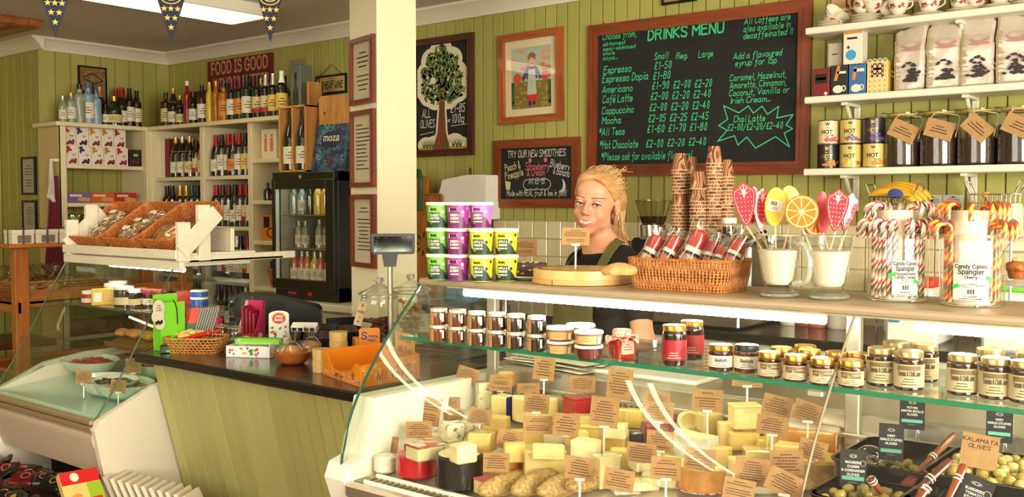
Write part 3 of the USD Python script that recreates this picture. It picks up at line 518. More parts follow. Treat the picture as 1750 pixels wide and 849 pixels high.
CARDS=[(734,703,38,46,2.10,.14,'c','tall tan card tilted in front of the end panel'),(767,692,38,27,2.20,.02,'c','brown card standing behind the tall tilted card'),(716,734,44,27,1.98,-.02,'c','brown card on the red topped cream block'),(661,759,38,27,1.95,.1,'c','brown card over the small white round cheese'),
 (799,641,37,27,2.30,.28,'w','steeply tilted card next to the blue veined wedge'),(856,655,38,27,2.30,.04,'c','brown card in front of the round orange rind cheese'),(820,711,40,26,2.12,.16,'c','tilted card before the flat blue veined cheese'),(871,751,43,32,2.03,.2,'c','tilted brown card over the orange sided block'),
 (848,790,45,32,1.92,-.02,'c','nearer card of the overlapping pair above the pink rind block'),(822,787,34,32,1.95,.03,'c','farther card of the overlapping pair above the pink rind block'),(917,689,43,32,2.17,.06,'w','brown card above the wide cream wheel'),(930,630,36,38,2.36,.1,'w','tall tan card hanging near the papers on the ledge'),
 (903,668,38,26,2.33,-.04,'c','tan card behind the card of the wide cream wheel'),(919,726,49,30,2.08,.02,'c','brown card on the thin cheddar slab'),(968,726,43,38,2.08,.07,'c','brown card between cheddar slab and pale wedge'),(996,656,42,27,2.34,.05,'c','pale tan card on the red waxed block'),
 (1033,704,48,50,2.10,.08,'w','large brown card on a tall white stem in the middle'),(1059,656,42,52,2.34,.1,'c','tallest tan card above the bright yellow bars'),(1126,704,49,35,2.18,.05,'w','tan card over the dark red waxed pack'),(1124,682,42,22,2.32,.03,'c','tan card rising behind the dark red pack card'),
 (1128,754,46,35,2.05,.05,'w','brown card in front of the dark red waxed pack'),(1096,773,50,32,2.0,.05,'c','brown card in front of the dark rind wedge'),(1138,800,50,38,1.93,.05,'w','brown card before the cut brie'),(991,800,48,38,1.90,.12,'w','brown card on the white stem among the crusted cheeses'),
 (1058,820,51,36,1.87,.1,'c','brown card before the tall pale wedge'),(1209,684,51,37,2.28,.03,'w','pale card standing in the hollowed shell cheese'),(1277,654,50,13,2.36,.04,'w','narrow pale card stuck in the pale upper block'),(1328,694,48,36,2.26,.18,'c','tilted tan card behind the small green tinged block'),
 (1381,704,49,34,2.24,.25,'w','tilted tan card stuck in the deep orange wedge'),(1320,727,52,33,2.12,.07,'w','tan card leaning over the small green tinged block'),(1196,785,52,36,1.97,.04,'c','brown card in front of the brie wheel'),(1389,769,46,34,2.04,.2,'c','tilted brown card on the herb speckled cheese'),
 (1286,806,58,46,1.90,.02,'c','large brown card before the small pale block'),(1345,791,55,42,1.98,-.1,'w','brown card tipped backward beside the glass joint'),(1341,826,60,40,1.88,.38,'w','steeply tipped brown card at the foot of the glass joint'),(1263,836,52,36,1.86,.15,'c','tilted brown card at the front edge below the large card')]
for i,(px,py,w,h,Y,tl,st_,lb)in enumerate(CARDS):price_card(lb,px,py,w,h,Y,tl,st_,seed=i,rows=8 if h>44 else 6,drop=.05+(.03 if st_=='w' else 0),yaw=R.uniform(-.15,.15))
# ================================================================ olives
OTRAY=mat('black_tray',(24,24,24),.2,coat=.4);OLG=[mat(f'olive_{i}',c,.18,coat=.6,rgb2=d,vs=40)for i,(c,d)in enumerate((((150,128,40),(176,156,66)),((120,106,34),(150,132,54)),((170,148,66),(196,178,104))))]
SPW=wood('spoon_wood',(150,78,44),(112,50,26),'x',14,.35,.3);SPW2=wood('spoon_wood_dark',(118,58,40),(88,40,26),'x',14,.35,.3)
def tray(label,c,w,d,h,rz=0.0):
 part(dc,'tray_riser',sidepoly([(c[1]-d/2+.01,deckz(c[1]-d/2)-.002),(c[1]+d/2-.01,deckz(min(2.39,c[1]+d/2))-.002),(c[1]+d/2-.01,c[2]-.0005),(c[1]-d/2+.01,c[2]-.0005)],c[0]-w/2+.01,c[0]+w/2-.01),OTRAY)
 t=thing('olive_tray',label,'tray',c,rz)
 o,i=rrect(w,d,.03),rrect(w-.012,d-.012,.026)
 part(t,'wall',prism(o.difference(i),0,h),OTRAY);part(t,'floor_plate',prism(i,0,.006),OTRAY);part(t,'rim',prism(rrect(w+.012,d+.012,.034).difference(i),h-.004,h),OTRAY);return t
def tray_at(label,px,py,Y,w,d,h):
 p=at(px,py,y=Y);p[2]-=h;tray(label,p,w,d,h);return p
OL={}
def fill(c,w,d,z0,n,lab,group,layers=2,k0=(0,1,2),only=None):
 r=random.Random(int(1000*(c[0]+5)));pts=[]
 for L in range(layers):
  tries=0;got=[]
  while len(got)<n//layers and tries<4000:
   tries+=1;x,y=r.uniform(-w/2+.014,w/2-.014),r.uniform(-d/2+.014,d/2-.014)
   if only and not only(x,y):continue
   if all((x-a)**2+(y-b)**2>.0195**2 for a,b in got):got.append((x,y))
  hump=lambda x,y:.014*max(0,1-(2*x/w)**2-(2*y/d)**2)
  pts+=[(x,y,z0+.011+L*.015+hump(x,y))for x,y in got]
 for x,y,z in pts:
  k=r.choice(k0)
  def make(label,group):
   t=thing('olive',label,'olive',(0,0,0),0,group);part(t,'flesh',ball(.0105,sub=2,s=(1.28,1,1)),OLG[k],smooth=True)
   part(t,'stem_end',ball(.0022,(.0128,0,0),1),OLG[1],smooth=True);return t
  many(('olive',k),make,(c[0]+x,c[1]+y,c[2]+z),r.uniform(0,6.3),lab,group,rx=r.uniform(-1,1),ry=r.uniform(-.9,.9),s=r.uniform(.9,1.1))
c1=tray_at('black olive tray in front, holding the spiced green olives',1494,842,1.90,.20,.17,.055);fill(c1,.19,.16,.012,46,'green olive in the front tray beside the herb speckled cheese','olives in the front tray',2,(0,1))
c2=tray_at('deep black tray behind, nearly empty with a few green olives',1543,776,2.16,.22,.26,.055);fill(c2,.20,.24,.006,26,'green olive at the bottom of the nearly empty tray','olives in the nearly empty tray',1,(0,1),lambda x,y:y<.02 or x<-.05)
c3=tray_at('black tray heaped with large pale olives under the tan card',1733,802,2.09,.27,.26,.06);fill(c3,.26,.25,.026,120,'large pale olive in the heaped tray under the tan card','olives in the heaped tray',2,(2,0))
c4=tray_at('black olive tray at the front edge under the tomato olive card',1700,872,1.86,.30,.20,.05)
def spoon(label,a,b,w,m,ring):
 a,b=np.array(a),np.array(b);d=b-a;L=np.linalg.norm(d)
 p=(a+b)/2;rz=math.atan2(d[1],d[0]);ry=-math.asin(d[2]/L)
 t=thing('serving_spoon',label,'spoon',a,rz,ry=ry)
 n=14;xs=np.linspace(0,L,n);rr=w*(.55+.45*np.minimum(1,xs/(L*.7)));rr[-1]*=.8
 h=tube([(x,0,0)for x in xs],rr,10);h.vertices[:,2]*=.7;part(t,'handle',h,m)
 part(t,'bowl',ball(1,(-.02,0,-.004),2,(.03,w*1.6,.006)),m,smooth=True)
 for x in(L*ring,L*ring+.007):part(t,'ring',T(lathe([(w*.98,-.0016),(w*1.03,0),(w*.98,.0016)],16),(x,0,0),ry=PI/2),mat('ring_white',(230,222,198),.4),smooth=False)
def A(px,py,y):return at(px,py,y=y)
spoon('wooden spoon with white rings sticking up from the nearly empty tray',A(1562,812,2.03),A(1632,742,2.16),.0085,SPW,.42)
spoon('dark wooden spoon lying across the two middle olive trays',A(1540,864,1.88),A(1624,786,1.98),.0095,SPW2,.56)
spoon('upright wooden spoon beneath the tan card',A(1612,870,1.84),A(1648,794,1.90),.008,SPW,.66)
spoon('short thick wooden spoon handle in the front olive tray',A(1527,870,1.92),A(1488,818,1.87),.009,SPW,.9)
spoon('reddish spoon handle at the frame edge in the heaped tray',A(1738,806,2.12),A(1764,786,2.2),.008,SPW2,.9)
spoon('wooden spoon end in front of the tomato olive card',A(1556,870,1.84),A(1582,836,1.87),.009,SPW,.95)
BC=mat('black_card',(26,26,28),.5);TEAL=mat('teal_print',(96,172,152),.5)
def olive_card(label,px,py,wpx,hpx,Y,lines,tilt=0.0,badge=False):
 p=at(px,py,y=Y);k=mpp(p);w,h=wpx*k,hpx*k
 t=thing('olive_card',label,'price card',p,facing(p)*.8,rx=-.08)
 rot=lambda g:stand(T(g,rz=-tilt))
 part(t,'card',rot(prism(rrect(w,h,.002),-.0006,.0006)),BC,smooth=False)
 e=[LineString([(0,0),(w*.17*math.cos(a),h*.055*math.sin(a))]).buffer(w*.008)for a in np.arange(10)/10*2*PI]
 ring=ellipse(w*.12,h*.045).difference(ellipse(w*.09,h*.03))
 part(t,'emblem',rot(T(flat(unary_union(e+[ring]).difference(ellipse(w*.05,h*.02)),.001),(0,h*.33,0))),mat('silver_print',(150,148,140),.5),smooth=False)
 for i,s in enumerate(lines):part(t,'lettering',rot(txt(s,h*.062,0,h*(.14-.105*i),z=.0008,w=w*.88)),WAXW,smooth=False)
 part(t,'stripe',rot(quad(-w*.42,w*.42,-h*.29,-h*.19,.001)),TEAL,smooth=False);part(t,'print',rot(T(words(w*.7,h*.05,1,2),(0,-h*.35,.001))),MATS['silver_print'],smooth=False)
 if badge:part(t,'badge',rot(T(flat(ellipse(w*.12,w*.12).difference(ellipse(w*.095,w*.095)),.0012),(w*.36,h*.16,0))),MATS['silver_print'],smooth=False)
 part(t,'holder',T(cb(-.012,.012,.001,.006,-h/2-.02,-h/2+.01,.002)),CLEARP);part(t,'stem',lathe([(0,-.06),(.006,-.06),(.004,-.02),(.005,-.01),(.004,0),(0,0)],12).apply_translation((.012,.006,-h/2)),CLEARP)
olive_card('black card with teal stripe highest beside the white shelf post',1559,706,40,55,2.34,('PITTED','MINTED SEVILLE','OLIVES'))
olive_card('black garlic olive card standing before the nearly empty tray',1523,755,40,62,2.085,('VERY','GARLIC STUFFED','OLIVES'))
olive_card('black garlic olive card farthest back over the heaped tray',1708,727,41,58,2.34,('VERY','GARLIC STUFFED','OLIVES'))
olive_card('black cumin and coriander olive card above the front tray',1458,801,43,66,1.95,('NOURISH','CUMIN','& CORIANDER','OLIVES'),0,True)
olive_card('tilted black sundried tomato olive card at the front',1662,848,56,70,1.90,('SUNDRIED','TOMATO','STUFFED','OLIVES'),.28,True)
p=at(1674,771,y=2.02);k=mpp(p);t=thing('handwritten_card','large tan handwritten card standing in the heaped olives','price card',p,facing(p)*.8,rx=-.08)
w,h=58*k,58*k;part(t,'card',stand(T(prism(sbox(-w/2,-h/2,w/2,h/2),-.0006,.0006),rz=-.1)),TAN);part(t,'lettering',stand(T(cat(chalkm('KALAMATA',h*.11,cx=0,y=h*.26),chalkm('OLIVES',h*.11,cx=0,y=h*.08)),(0,0,.0005),rz=-.1)),INK,smooth=False)
part(t,'stem',cb(-.004,.004,.001,.005,-h/2-.05,-h/2+.005,.001),CLEARP)
p=at(1487,772,y=2.12);solo('glass_ball',ball(.03,sub=3,s=(1,1,.8)),CELLO,'round clear plastic lid dome beside the garlic olive card','lid',loc=p-np.array([0,0,.01]),smooth=True)
LZ=1.0405
p=at(1105,640,z=LZ);solo('cutting_board',cb(-.21,.21,-.085,.085,0,.014,.006),WAXW,'white plastic cutting board lying on the steel ledge','board',loc=(p[0],2.53,LZ),rz=.0)
t=thing('paper_stack','loose stack of wrapping paper sheets on the steel ledge','paper',(at(950,625,z=LZ)[0]+.0,2.50,LZ))
for i in range(5):part(t,'sheet',T(lump(cb(-.16,.16,-.075,.075,0,.0015,0).subdivide().subdivide().subdivide(),.003,12,i),(R.uniform(-.03,.03),R.uniform(-.012,.012),.004+i*.006),R.uniform(-.2,.2)),PAPER)
t=thing('tongs','steel serving tongs resting on the white cutting board','tongs',at(1085,612,z=1.075),.25)
for s in(-1,1):part(t,'arm',tube([(-.09,.004*s,0),(0,.012*s,.004),(.09,.016*s,-.01)],.0028,6),STEEL)
# ================================================================ on top of the chilled counter
DZ=1.3305
def deck(px,py):return at(px,py,z=DZ)
TUBL=mat('tub_lid',(236,232,208),.4);DKG=mat('dark_green_print',(24,52,40),.5)
TC={'green':mat('tub_green',(104,176,40),.4),'purple':mat('tub_purple',(146,52,132),.4),'yellow':mat('tub_yellow',(216,212,30),.4),'pink':mat('tub_pink',(206,110,196),.4),'dpurple':mat('tub_dark_purple',(98,30,88),.4)}
def tub(color,label,p,pink=False):
 h,r0,r1=.066,.0285,.0335;rr=lambda y:r0+(r1-r0)*np.clip(y/h,0,1)
 def make(label,group):
  t=thing('porridge_tub',label,'tub',p,0,group)
  part(t,'cup',lathe([(0,.002),(r0-.002,.002),(r0-.001,0),(r0,0),(r1,h),(0,h)],32),TC['pink']if pink else TC[color])
  part(t,'lid',lathe([(0,h-.001),(r1+.0016,h-.001),(r1+.0022,h+.001),(r1+.0022,h+.0075),(r1+.001,h+.0085),(r1-.003,h+.0085),(r1-.004,h+.0075),(0,h+.0075)],32),TUBL)
  xs=np.linspace(-.052,.052,40);top=.015+.006*np.sin(xs*130)+.012*np.clip(np.sin(xs*60+1.0),0,1)
  def band(lo,hi,z):
   n=len(xs);v=np.array([(x,y,z)for x,y in zip(xs,lo)]+[(x,y,z)for x,y in zip(xs,hi)])
   return wrap(trimesh.Trimesh(v,[q for i in range(n-1)for q in((i,i+1,n+i+1),(i,n+i+1,n+i))],process=False),rr)
  part(t,'scenery_print',band(np.full(40,.0015),top,.0004),DKG if color!='purple' else TC['dpurple'],smooth=True)
  part(t,'text_panel',patch(-.021,.010,.014,.044,lambda y:rr(y)+.0005,n=8),DKG if color!='purple' else TC['dpurple'],smooth=True)
  for k in range(3):part(t,'balloon_print',wrap(flat(ellipse(.0045,.005,.019+.008*k*(k!=1),.036+.010*k,14),.0006),rr),TUBL if k==1 else(DKG if color=='yellow' else TC['green']if color=='green' else TC['pink']))
  part(t,'banner',wrap(flat(Polygon([(-.023,.047),(.006,.049),(.002,.054),(.006,.060),(-.023,.058)]),.0008),rr),TUBL)
  part(t,'lettering',wrap(txt('stoats',.0075,-.009,.0505,w=.022),lambda y:rr(y)+.0008),INK)
  L={'green':('CLASSIC','SCOTTISH','PORRIDGE'),'purple':('CRANBERRY &','BLUEBERRY','PORRIDGE'),'yellow':('APPLE &','CINNAMON','PORRIDGE')}[color]
  for k,s in enumerate(L):part(t,'lettering',wrap(txt(s,.0068 if k<2 else .0045,-.0055,.034-.0095*k+(.001 if k==2 else 0),w=.027),lambda y:rr(y)+.0008),TUBL)
  return t
 return many(('tub',color,pink),make,p,facing(p)-.15,label,'porridge tubs stacked on the counter')
tb=[deck(749,477),deck(782,478),deck(823,480)];tb.append(tb[2]+np.array([.045,.055,0]));tb.append(tb[1]+np.array([.04,.058,0]))
for row in range(3):
 z=np.array([0,0,.0748*row]);rn=('bottom','middle','top')[row]
 tub('green',f'green porridge tub in the {rn} row',tb[0]+z);tub('purple',f'purple porridge tub in the {rn} row',tb[1]+z+[.001*row,0,0])
 if row<2:tub('yellow',f'front yellow porridge tub in the {rn} row',tb[2]+z);tub('yellow',f'rear yellow porridge tub in the {rn} row',tb[3]+z)
 tub('purple',f'pink purple porridge tub at the back of the {rn} row',tb[4]+z,True)
p=deck(866,479)+np.array([.02,.075,0]);t=thing('plate','white plate carrying the dark nut cake','plate',p)
part(t,'dish',lathe([(0,0),(.045,0),(.05,.003),(.078,.011),(.077,.0125),(.05,.006),(0,.005)],40),WAXW)
t=thing('cake','half of a dark chocolate cake with pale nuts on a white plate','cake',p+[.006,0,.0062],facing(p))
cm=mat('chocolate',(62,28,22),.5,rgb2=(44,18,14),vs=60,bump=.5,bs=80)
half=Polygon([(.046*math.cos(a),-.02+.056*math.sin(a))for a in np.linspace(0,PI,24)])
part(t,'sponge',lump(prism(half.buffer(.002),0,.042).subdivide().subdivide(),.002,90,2),cm)
nut=mat('nut',(206,168,110),.6)
for k in range(16):
 x=R.uniform(-.04,.04);top=R.random()<.6
 part(t,'nut',ball(.0042,(x,R.uniform(-.015,.02)if top else-.0225,.0435 if top else R.uniform(.012,.036)),1,(1.4,1,.7)),nut)
price_card('tan card on a clear stem behind the chocolate cake',897,423,40,29,2.40,.02,'c',drop=.05)
LTW=mat('light_wood',(222,186,120),.5,rgb2=(206,166,98),vs=18,st=(1,1,.15),coat=.2);rb=at(994,480,y=2.262);rb[2]=DZ
t=thing('round_box','wide round bentwood cheese box lying flat on the counter','box',rb);r=.135
part(t,'side_band',lathe([(0,.0005),(r-.004,.0005),(r,.001),(r,.039),(r-.003,.040),(0,.040)],64),LTW)
part(t,'lower_band',lathe([(r,.0008),(r+.003,.0012),(r+.003,.014),(r,.015)],64),mat('light_wood_b',(206,162,98),.5))
part(t,'lid_print',T(flat(unary_union([ellipse(r*.9,r*.9,n=48).difference(ellipse(r*.86,r*.86,n=48))]+[affinity.rotate(sbox(-.1+.03*k,-.08+.02*(k%4),-.08+.03*k,-.072+.02*(k%4)),31*k,origin=(0,0))for k in range(9)])),(0,0,.0402)),mat('burnt_print',(104,70,34),.7))
part(t,'seam',cb(-.001,.001,-r-.0034,-r+.001,.002,.014,0),MATS['burnt_print'])
p=at(1046,470,z=DZ+.0405)+np.array([.01,.02,0]);m=ball(1,sub=4);m.vertices*=[.046,.034,.021];m.vertices[:,2]=np.maximum(m.vertices[:,2],-.010)+.010
solo('bread_loaf',lump(m,.004,30,4),mat('loaf_crust',(206,166,104),.75,rgb2=(184,132,70),vs=30,bump=.3,bs=60),'flat pale bread loaf on the round wooden box','bread',loc=p,rz=facing(p)-.1,smooth=60)
price_card('brown card on a white stem before the shop assistant',984,404,47,29,2.24,.03,'w',drop=.072)
WICK=mat('wicker',(196,128,62),.5,rgb2=(158,92,38),vs=50,coat=.2);WICK2=mat('wicker_dark',(164,96,44),.5,rgb2=(128,70,28),vs=50)
def ringpath(w,d,r,n):
 g=rrect(w,d,min(r,w*.45,d*.45)).exterior;return np.array([g.interpolate(s,normalized=True).coords[0]for s in np.arange(n)/n])
def basket(name,label,cat_,loc,rz,w,d,h,flare=.12,rows=9,nst=44,rad=.0026,slant=0.0,rx=0.0,group=None,m=WICK,ry=0.0,spread=False):
 t=thing(name,label,cat_,loc,rz,group,rx=rx,ry=ry);base=ringpath(w,d,.03,nst)
 sc=lambda z:1+flare*(z/h)
 def off(k,z):
  q=base*sc(z);n=np.c_[np.roll(q,-1,0)-np.roll(q,1,0)];n=np.c_[n[:,1],-n[:,0]];n/=np.linalg.norm(n,axis=1,keepdims=True);return q,n*np.sign((n*q).sum(1))[:,None]
 ms=[]
 for j in range(rows):
  z=rad+(h-2*rad)*j/(rows-1);q,n=off(j,z);s=((np.arange(nst)+j)%2*2-1)*rad*.75
  ms.append(tube(spline(np.c_[q+n*s[:,None],np.full(nst,z)],2,True),rad*1.05,5,True))
 part(t,'weave',cat(*ms),m,smooth=50)
 st_=[]
 for i in range(nst*(1+spread)):
  sg=-1 if i>=nst else 1;i%=nst;a=base[i];b=base[(i+sg*int(slant))%nst]*sc(h)if slant else base[i]*sc(h)
  st_.append(tube([(a[0],a[1],0),((a[0]*sc(h/2)+b[0])/2*1.0 if slant else a[0]*sc(h/2),(a[1]*sc(h/2)+b[1])/2 if slant else a[1]*sc(h/2),h/2),(b[0],b[1],h)],rad*.9,5))
 part(t,'stakes',cat(*st_),WICK2 if m is WICK and not spread else m,smooth=50)
 q,n=off(0,h);k2=np.arange(nst*2)
 qq=ringpath(w*sc(h),d*sc(h),.03*sc(h),nst*3);a=np.arange(nst*3)
 part(t,'rim',cat(*[tube(np.c_[qq*(1+.006*np.cos(a*.9+ph)[:,None]),h+rad*.9*np.sin(a*.9+ph)],rad*1.1,5,True)for ph in(0,PI)]),m,smooth=50)
 part(t,'bottom',prism(rrect(w*.97,d*.97,.028),.0005,.004),WICK2);return t
bp=np.array([-1.245,2.262,DZ]);basket('wicker_basket','golden wicker basket of cured sausages on the deli counter','basket',bp,.0,.262,.155,.078,.1,11,88,.0021,1,spread=True)
SAU=mat('cured_sausage',(158,44,32),.5,rgb2=(196,96,72),vs=70);SLAB=mat('sausage_red',(176,24,24),.35)
for i,(a,b,r,wl_)in enumerate((((1098,452),(1126,404),.0150,'first from the basket end'),((1131,452),(1157,406),.0150,'second from the basket end'),((1170,458),(1199,395),.0185,'largest one in the middle'),((1205,458),(1220,414),.015,'short one behind the largest'),((1222,458),(1240,424),.013,'small one beside the short one'),((1244,455),(1266,412),.016,'last one by the glass mugs'))):
 y=(2.235,2.24,2.25,2.28,2.25,2.24)[i];A0,B0=at(*a,y=y),at(*b,y=y+.03);d=B0-A0;L=np.linalg.norm(d)
 rz=math.atan2(d[1],d[0]);ry=-math.asin(d[2]/L)+PI/2
 A0=A0-d*.15
 r*=1.15
 t=thing('cured_sausage','bagged cured sausage in the wicker basket, '+wl_,'sausage',A0,rz,'sausages in the basket',ry=ry);L*=1.15
 part(t,'sausage',lathe([(0,0),(r*.6,.002),(r,.012),(r*1.0,L-.012),(r*.7,L-.003),(0,L)],20),SAU if i%2 else mat('sausage_floury',(206,178,140),.7,rgb2=(170,110,84),vs=60))
 part(t,'wrapper',lathe([(r*1.02,L*.62),(r*1.04,L*.63),(r*1.04,L*.96),(r*.7,L+.001)],20),SLAB);part(t,'label_band',lathe([(r*1.03,L*.50),(r*1.05,L*.51),(r*1.05,L*.60),(r*1.03,L*.61)],20),PAPER);part(t,'dark_band',lathe([(r*1.03,L*.43),(r*1.05,L*.44),(r*1.05,L*.49),(r*1.03,L*.50)],20),INK)
 part(t,'bag',lump(lathe([(0,-.004),(r*1.25,.0),(r*1.3,L*.5),(r*1.45,L),(r*1.7,L+.022),(r*.5,L+.024)],20).subdivide(),.0035,60,i),CELLO,smooth=30)
SUG=mat('white_sugar',(216,204,178),.8,bump=.4,bs=200)
def mug(px,py,label,handle):
 p=deck(px,py)+np.array([.015,.04,0]);t=thing('glass_mug',label,'mug',p,facing(p)-(.6 if handle else 0),s=1.14);h=.128;n=40
 o=lathe([(0,.0),(.037,0),(.041,.004),(.039,.009),(.026,.016),(.029,.024),(.034,.032),(.044,h*.75),(.047,h*.9),(.0485,h)],n)
 v=o.vertices;a=np.arctan2(v[:,1],v[:,0]);k=np.clip((v[:,2]-.028)/.02,0,1)*np.clip((h*.75-v[:,2])/.02,0,1);v[:,:2]*=(1+.035*k*np.abs(np.sin(a*9)))[:,None]
 part(t,'glass',o,JARG,smooth=60);part(t,'inner_glass',lathe([(0,.024),(.027,.026),(.0455,h*.9),(.047,h)],n),JARG,smooth=60)
 part(t,'rim',tube([(.0478*math.cos(a),.0478*math.sin(a),h)for a in np.arange(36)/36*2*PI],.0015,6,True),mat('rim_glass',(232,234,228),.08,trans=.8))
 part(t,'foot',lathe([(0,.001),(.037,.001),(.040,.004),(.038,.008),(0,.012)],n),MATS['rim_glass'])
 part(t,'filling',lathe([(0,.026),(.025,.026),(.030,.034),(.0415,h*.74),(.0425,h*.76),(0,h*.78)],n),SUG)
 if handle:part(t,'handle',tube(spline([(.043,0,h*.86),(.062,0,h*.84),(.074,0,h*.6),(.066,0,h*.3),(.036,0,h*.22)],6),0.0065,10),mat('handle_glass',(214,212,200),.06,coat=1.0,trans=.55))
 return p,h
m1=mug(1308,508,'tall pressed glass mug with handle holding strawberry and lemon lollipops',True);m2=mug(1393,512,'tall pressed glass mug without visible handle holding orange and strawberry lollipops',False)
CANDY=mat('red_candy',(212,42,66),.2,coat=.7,sss=.3);CANDL=mat('pale_candy',(242,170,170),.3,coat=.5);CANY=mat('yellow_candy',(240,204,66),.22,coat=.7,sss=.3);CANYL=mat('lemon_rim',(246,226,140),.3,coat=.4);CANO=mat('orange_candy',(234,112,22),.22,coat=.7,sss=.3);CANP=mat('pink_candy',(238,104,122),.22,coat=.7,sss=.3)
STICK=mat('lolly_stick',(228,202,158),.6)
def lolly(kind,label,px,py,wpx,hpx,y,mp,tilt=0.0,yaw=0.0,base=None):
 p=at(px,py,y=y);k=mpp(p);w,h=wpx*k/2,hpx*k/2
 t=thing('lollipop',label,'lollipop',p,facing(p)+yaw,'fruit lollipops in the glass mugs');rot=lambda g:stand(T(g,rz=tilt))
 if kind=='berry':
  g=Polygon(spline([(0,h*.98),(w*.5,h*.78),(w*.95,h*.62),(w,h*.2),(w*.62,-h*.5),(0,-h),(-w*.62,-h*.5),(-w,h*.2),(-w*.95,h*.62),(-w*.5,h*.78)],5,True))
  m_,m2_=(CANDY,CANDL)
 elif kind=='lemon':g=ellipse(w,h,n=36);m_,m2_=CANY,CANYL
 elif kind=='edge':g=ellipse(w,h,n=30);m_,m2_=CANP,CANDL
 else:g=ellipse(w,h,n=40);m_,m2_=CANO,CANYL
 th=.007
 part(t,'candy',rot(cat(prism(g,-th*.7,th*.7),prism(g.buffer(-.0025),-th,th))),m_,smooth=30)
 if kind=='berry':
  part(t,'leaf_crown',rot(flat(unary_union([Polygon([(-.003,h*.45),(.003,h*.45),(x,yy)])for x,yy in((-w*.7,h*.6),(-w*.35,h*.86),(0,h*.95),(w*.35,h*.86),(w*.7,h*.6),(0,h*.2))]),th+.0003)),m2_)
  part(t,'seed_print',rot(flat(unary_union([ellipse(.0012,.0018,x*w,yy*h,8)for yy in(.3,.1,-.1,-.3,-.5,-.7)for x in(-.6,-.3,0,.3,.6)if abs(x)<.85-.55*max(0,-yy)]),th+.0003)),m2_)
  part(t,'outline',rot(flat(g.buffer(-.004).difference(g.buffer(-.0052)),th+.0003)),m2_)
 if kind=='orange':
  seg=g.buffer(-.003).difference(g.buffer(-.006)).union(unary_union([LineString([(0,0),(w*.92*math.cos(a),h*.92*math.sin(a))]).buffer(.0012)for a in np.arange(9)/9*2*PI+.2])).union(ellipse(.004,.004))
  part(t,'segment_print',rot(flat(seg,th+.0003)),m2_)
 if kind=='lemon':part(t,'outline',rot(flat(g.buffer(-.003).difference(g.buffer(-.005)),th+.0003)),m2_)
 e=(mp[0]+np.array([R.uniform(-.02,.02),R.uniform(-.015,.015),.05]))-p;c,s=math.cos(-(facing(p)+yaw)),math.sin(-(facing(p)+yaw));e=np.array([e[0]*c-e[1]*s,e[0]*s+e[1]*c,e[2]])
 part(t,'stick',tube([(0,.0,-h*.85),e],.0022,6),STICK);return t,rot,w,h,th
lolly('berry','strawberry lollipop highest at the basket side',1273,349,38,76,2.23,m1,.1);lolly('berry','second strawberry lollipop next to the yellow ones',1301,356,30,70,2.26,m1,-.05,.2);lolly('berry','strawberry lollipop tucked between the two in the first mug',1287,350,26,64,2.28,m1,0,.5)
t,rot,w,h,th=lolly('lemon','oval yellow lollipop with a white barcode sticker',1325,353,35,66,2.23,m1,-.05)
part(t,'sticker',rot(T(quad(-w*.7,w*.7,-h*.25,h*.35,th+.0006),rz=-.2)),PAPER);part(t,'print',rot(T(cat(*[quad(-w*.55+i*w*.07,-w*.55+i*w*.07+w*(.02+.02*(i%3)),h*.05,h*.25,th+.001)for i in range(9)],T(words(w*1.1,h*.16,2,3),(0,-h*.1,th+.0006))),rz=-.2)),INK)
lolly('lemon','round yellow lollipop behind the stickered one',1351,349,36,64,2.28,m1,.1,-.1)
lolly('orange','big round orange slice lollipop in front',1370,362,56,57,2.21,m2);lolly('orange','orange slice lollipop half hidden behind the big one',1392,380,44,46,2.27,m2,.3,.5)
lolly('edge','pink lollipop turned edge on behind the orange slice',1406,363,20,72,2.26,m2,.05,.6);lolly('berry','large strawberry lollipop with pale seeds in the second mug',1430,359,36,74,2.23,m2,-.1);lolly('berry','strawberry lollipop at the candy cane side',1449,362,26,66,2.26,m2,-.2,.4)
def cane_meshes(pts,r,groups,tw):
 n=16;m=tube(pts,r,n,twist=tw);f=m.faces;k=(len(pts)-1)*2*n;u=((np.arange(len(f))//2)%n)/n;u[k:]=0;out=[]
 for lo,hi in groups:
  g=trimesh.Trimesh(m.vertices,f[(u>=lo-1e-6)&(u<hi-1e-6)],process=False);g.remove_unreferenced_vertices();out.append(g)
 return out
CW=mat('cane_white',(240,228,206),.15,coat=.8);CR=mat('cane_red',(196,30,34),.15,coat=.8);CG=mat('cane_green',(40,108,56),.15,coat=.8);CY=mat('cane_yellow',(238,178,40),.15,coat=.8);CO=mat('cane_orange',(222,84,30),.15,coat=.8)
def cane(kind,label,group,loc,rz,Lst,s=1.0,rx=0.0):
 def make(label,group):
  rr=.0175;a=np.linspace(0,PI*1.12,16)
  pts=[(0,0,z)for z in np.linspace(0,Lst,30)]+[(0,-rr+rr*math.cos(x),Lst+rr*math.sin(x))for x in a[1:]]
  pts+=[tuple(np.array(pts[-1])+np.array([0,.0008,-1])*.004*i)for i in range(1,4)]
  t=thing('candy_cane',label,'candy cane',(0,0,0),0,group)
  if kind=='mint':sets=((((0,.3125),(.5,.625),(.875,.9375)),CW),(((.3125,.5),(.9375,1.0)),CR),(((.625,.75),(.8125,.875)),CG),(((.75,.8125),),CR))
  else:sets=((((0,.25),),CY),(((.25,.5),),CR),(((.5,.6875),),CG),(((.6875,.75),),CY),(((.75,1.0),),CO))
  for gs,m in sets:part(t,'stripe',cat(*cane_meshes(pts,.0056,gs,22)),m,smooth=60)
  return t
 return many(('cane',kind,round(Lst,3)),make,loc,rz,label,group,s=s,rx=rx)
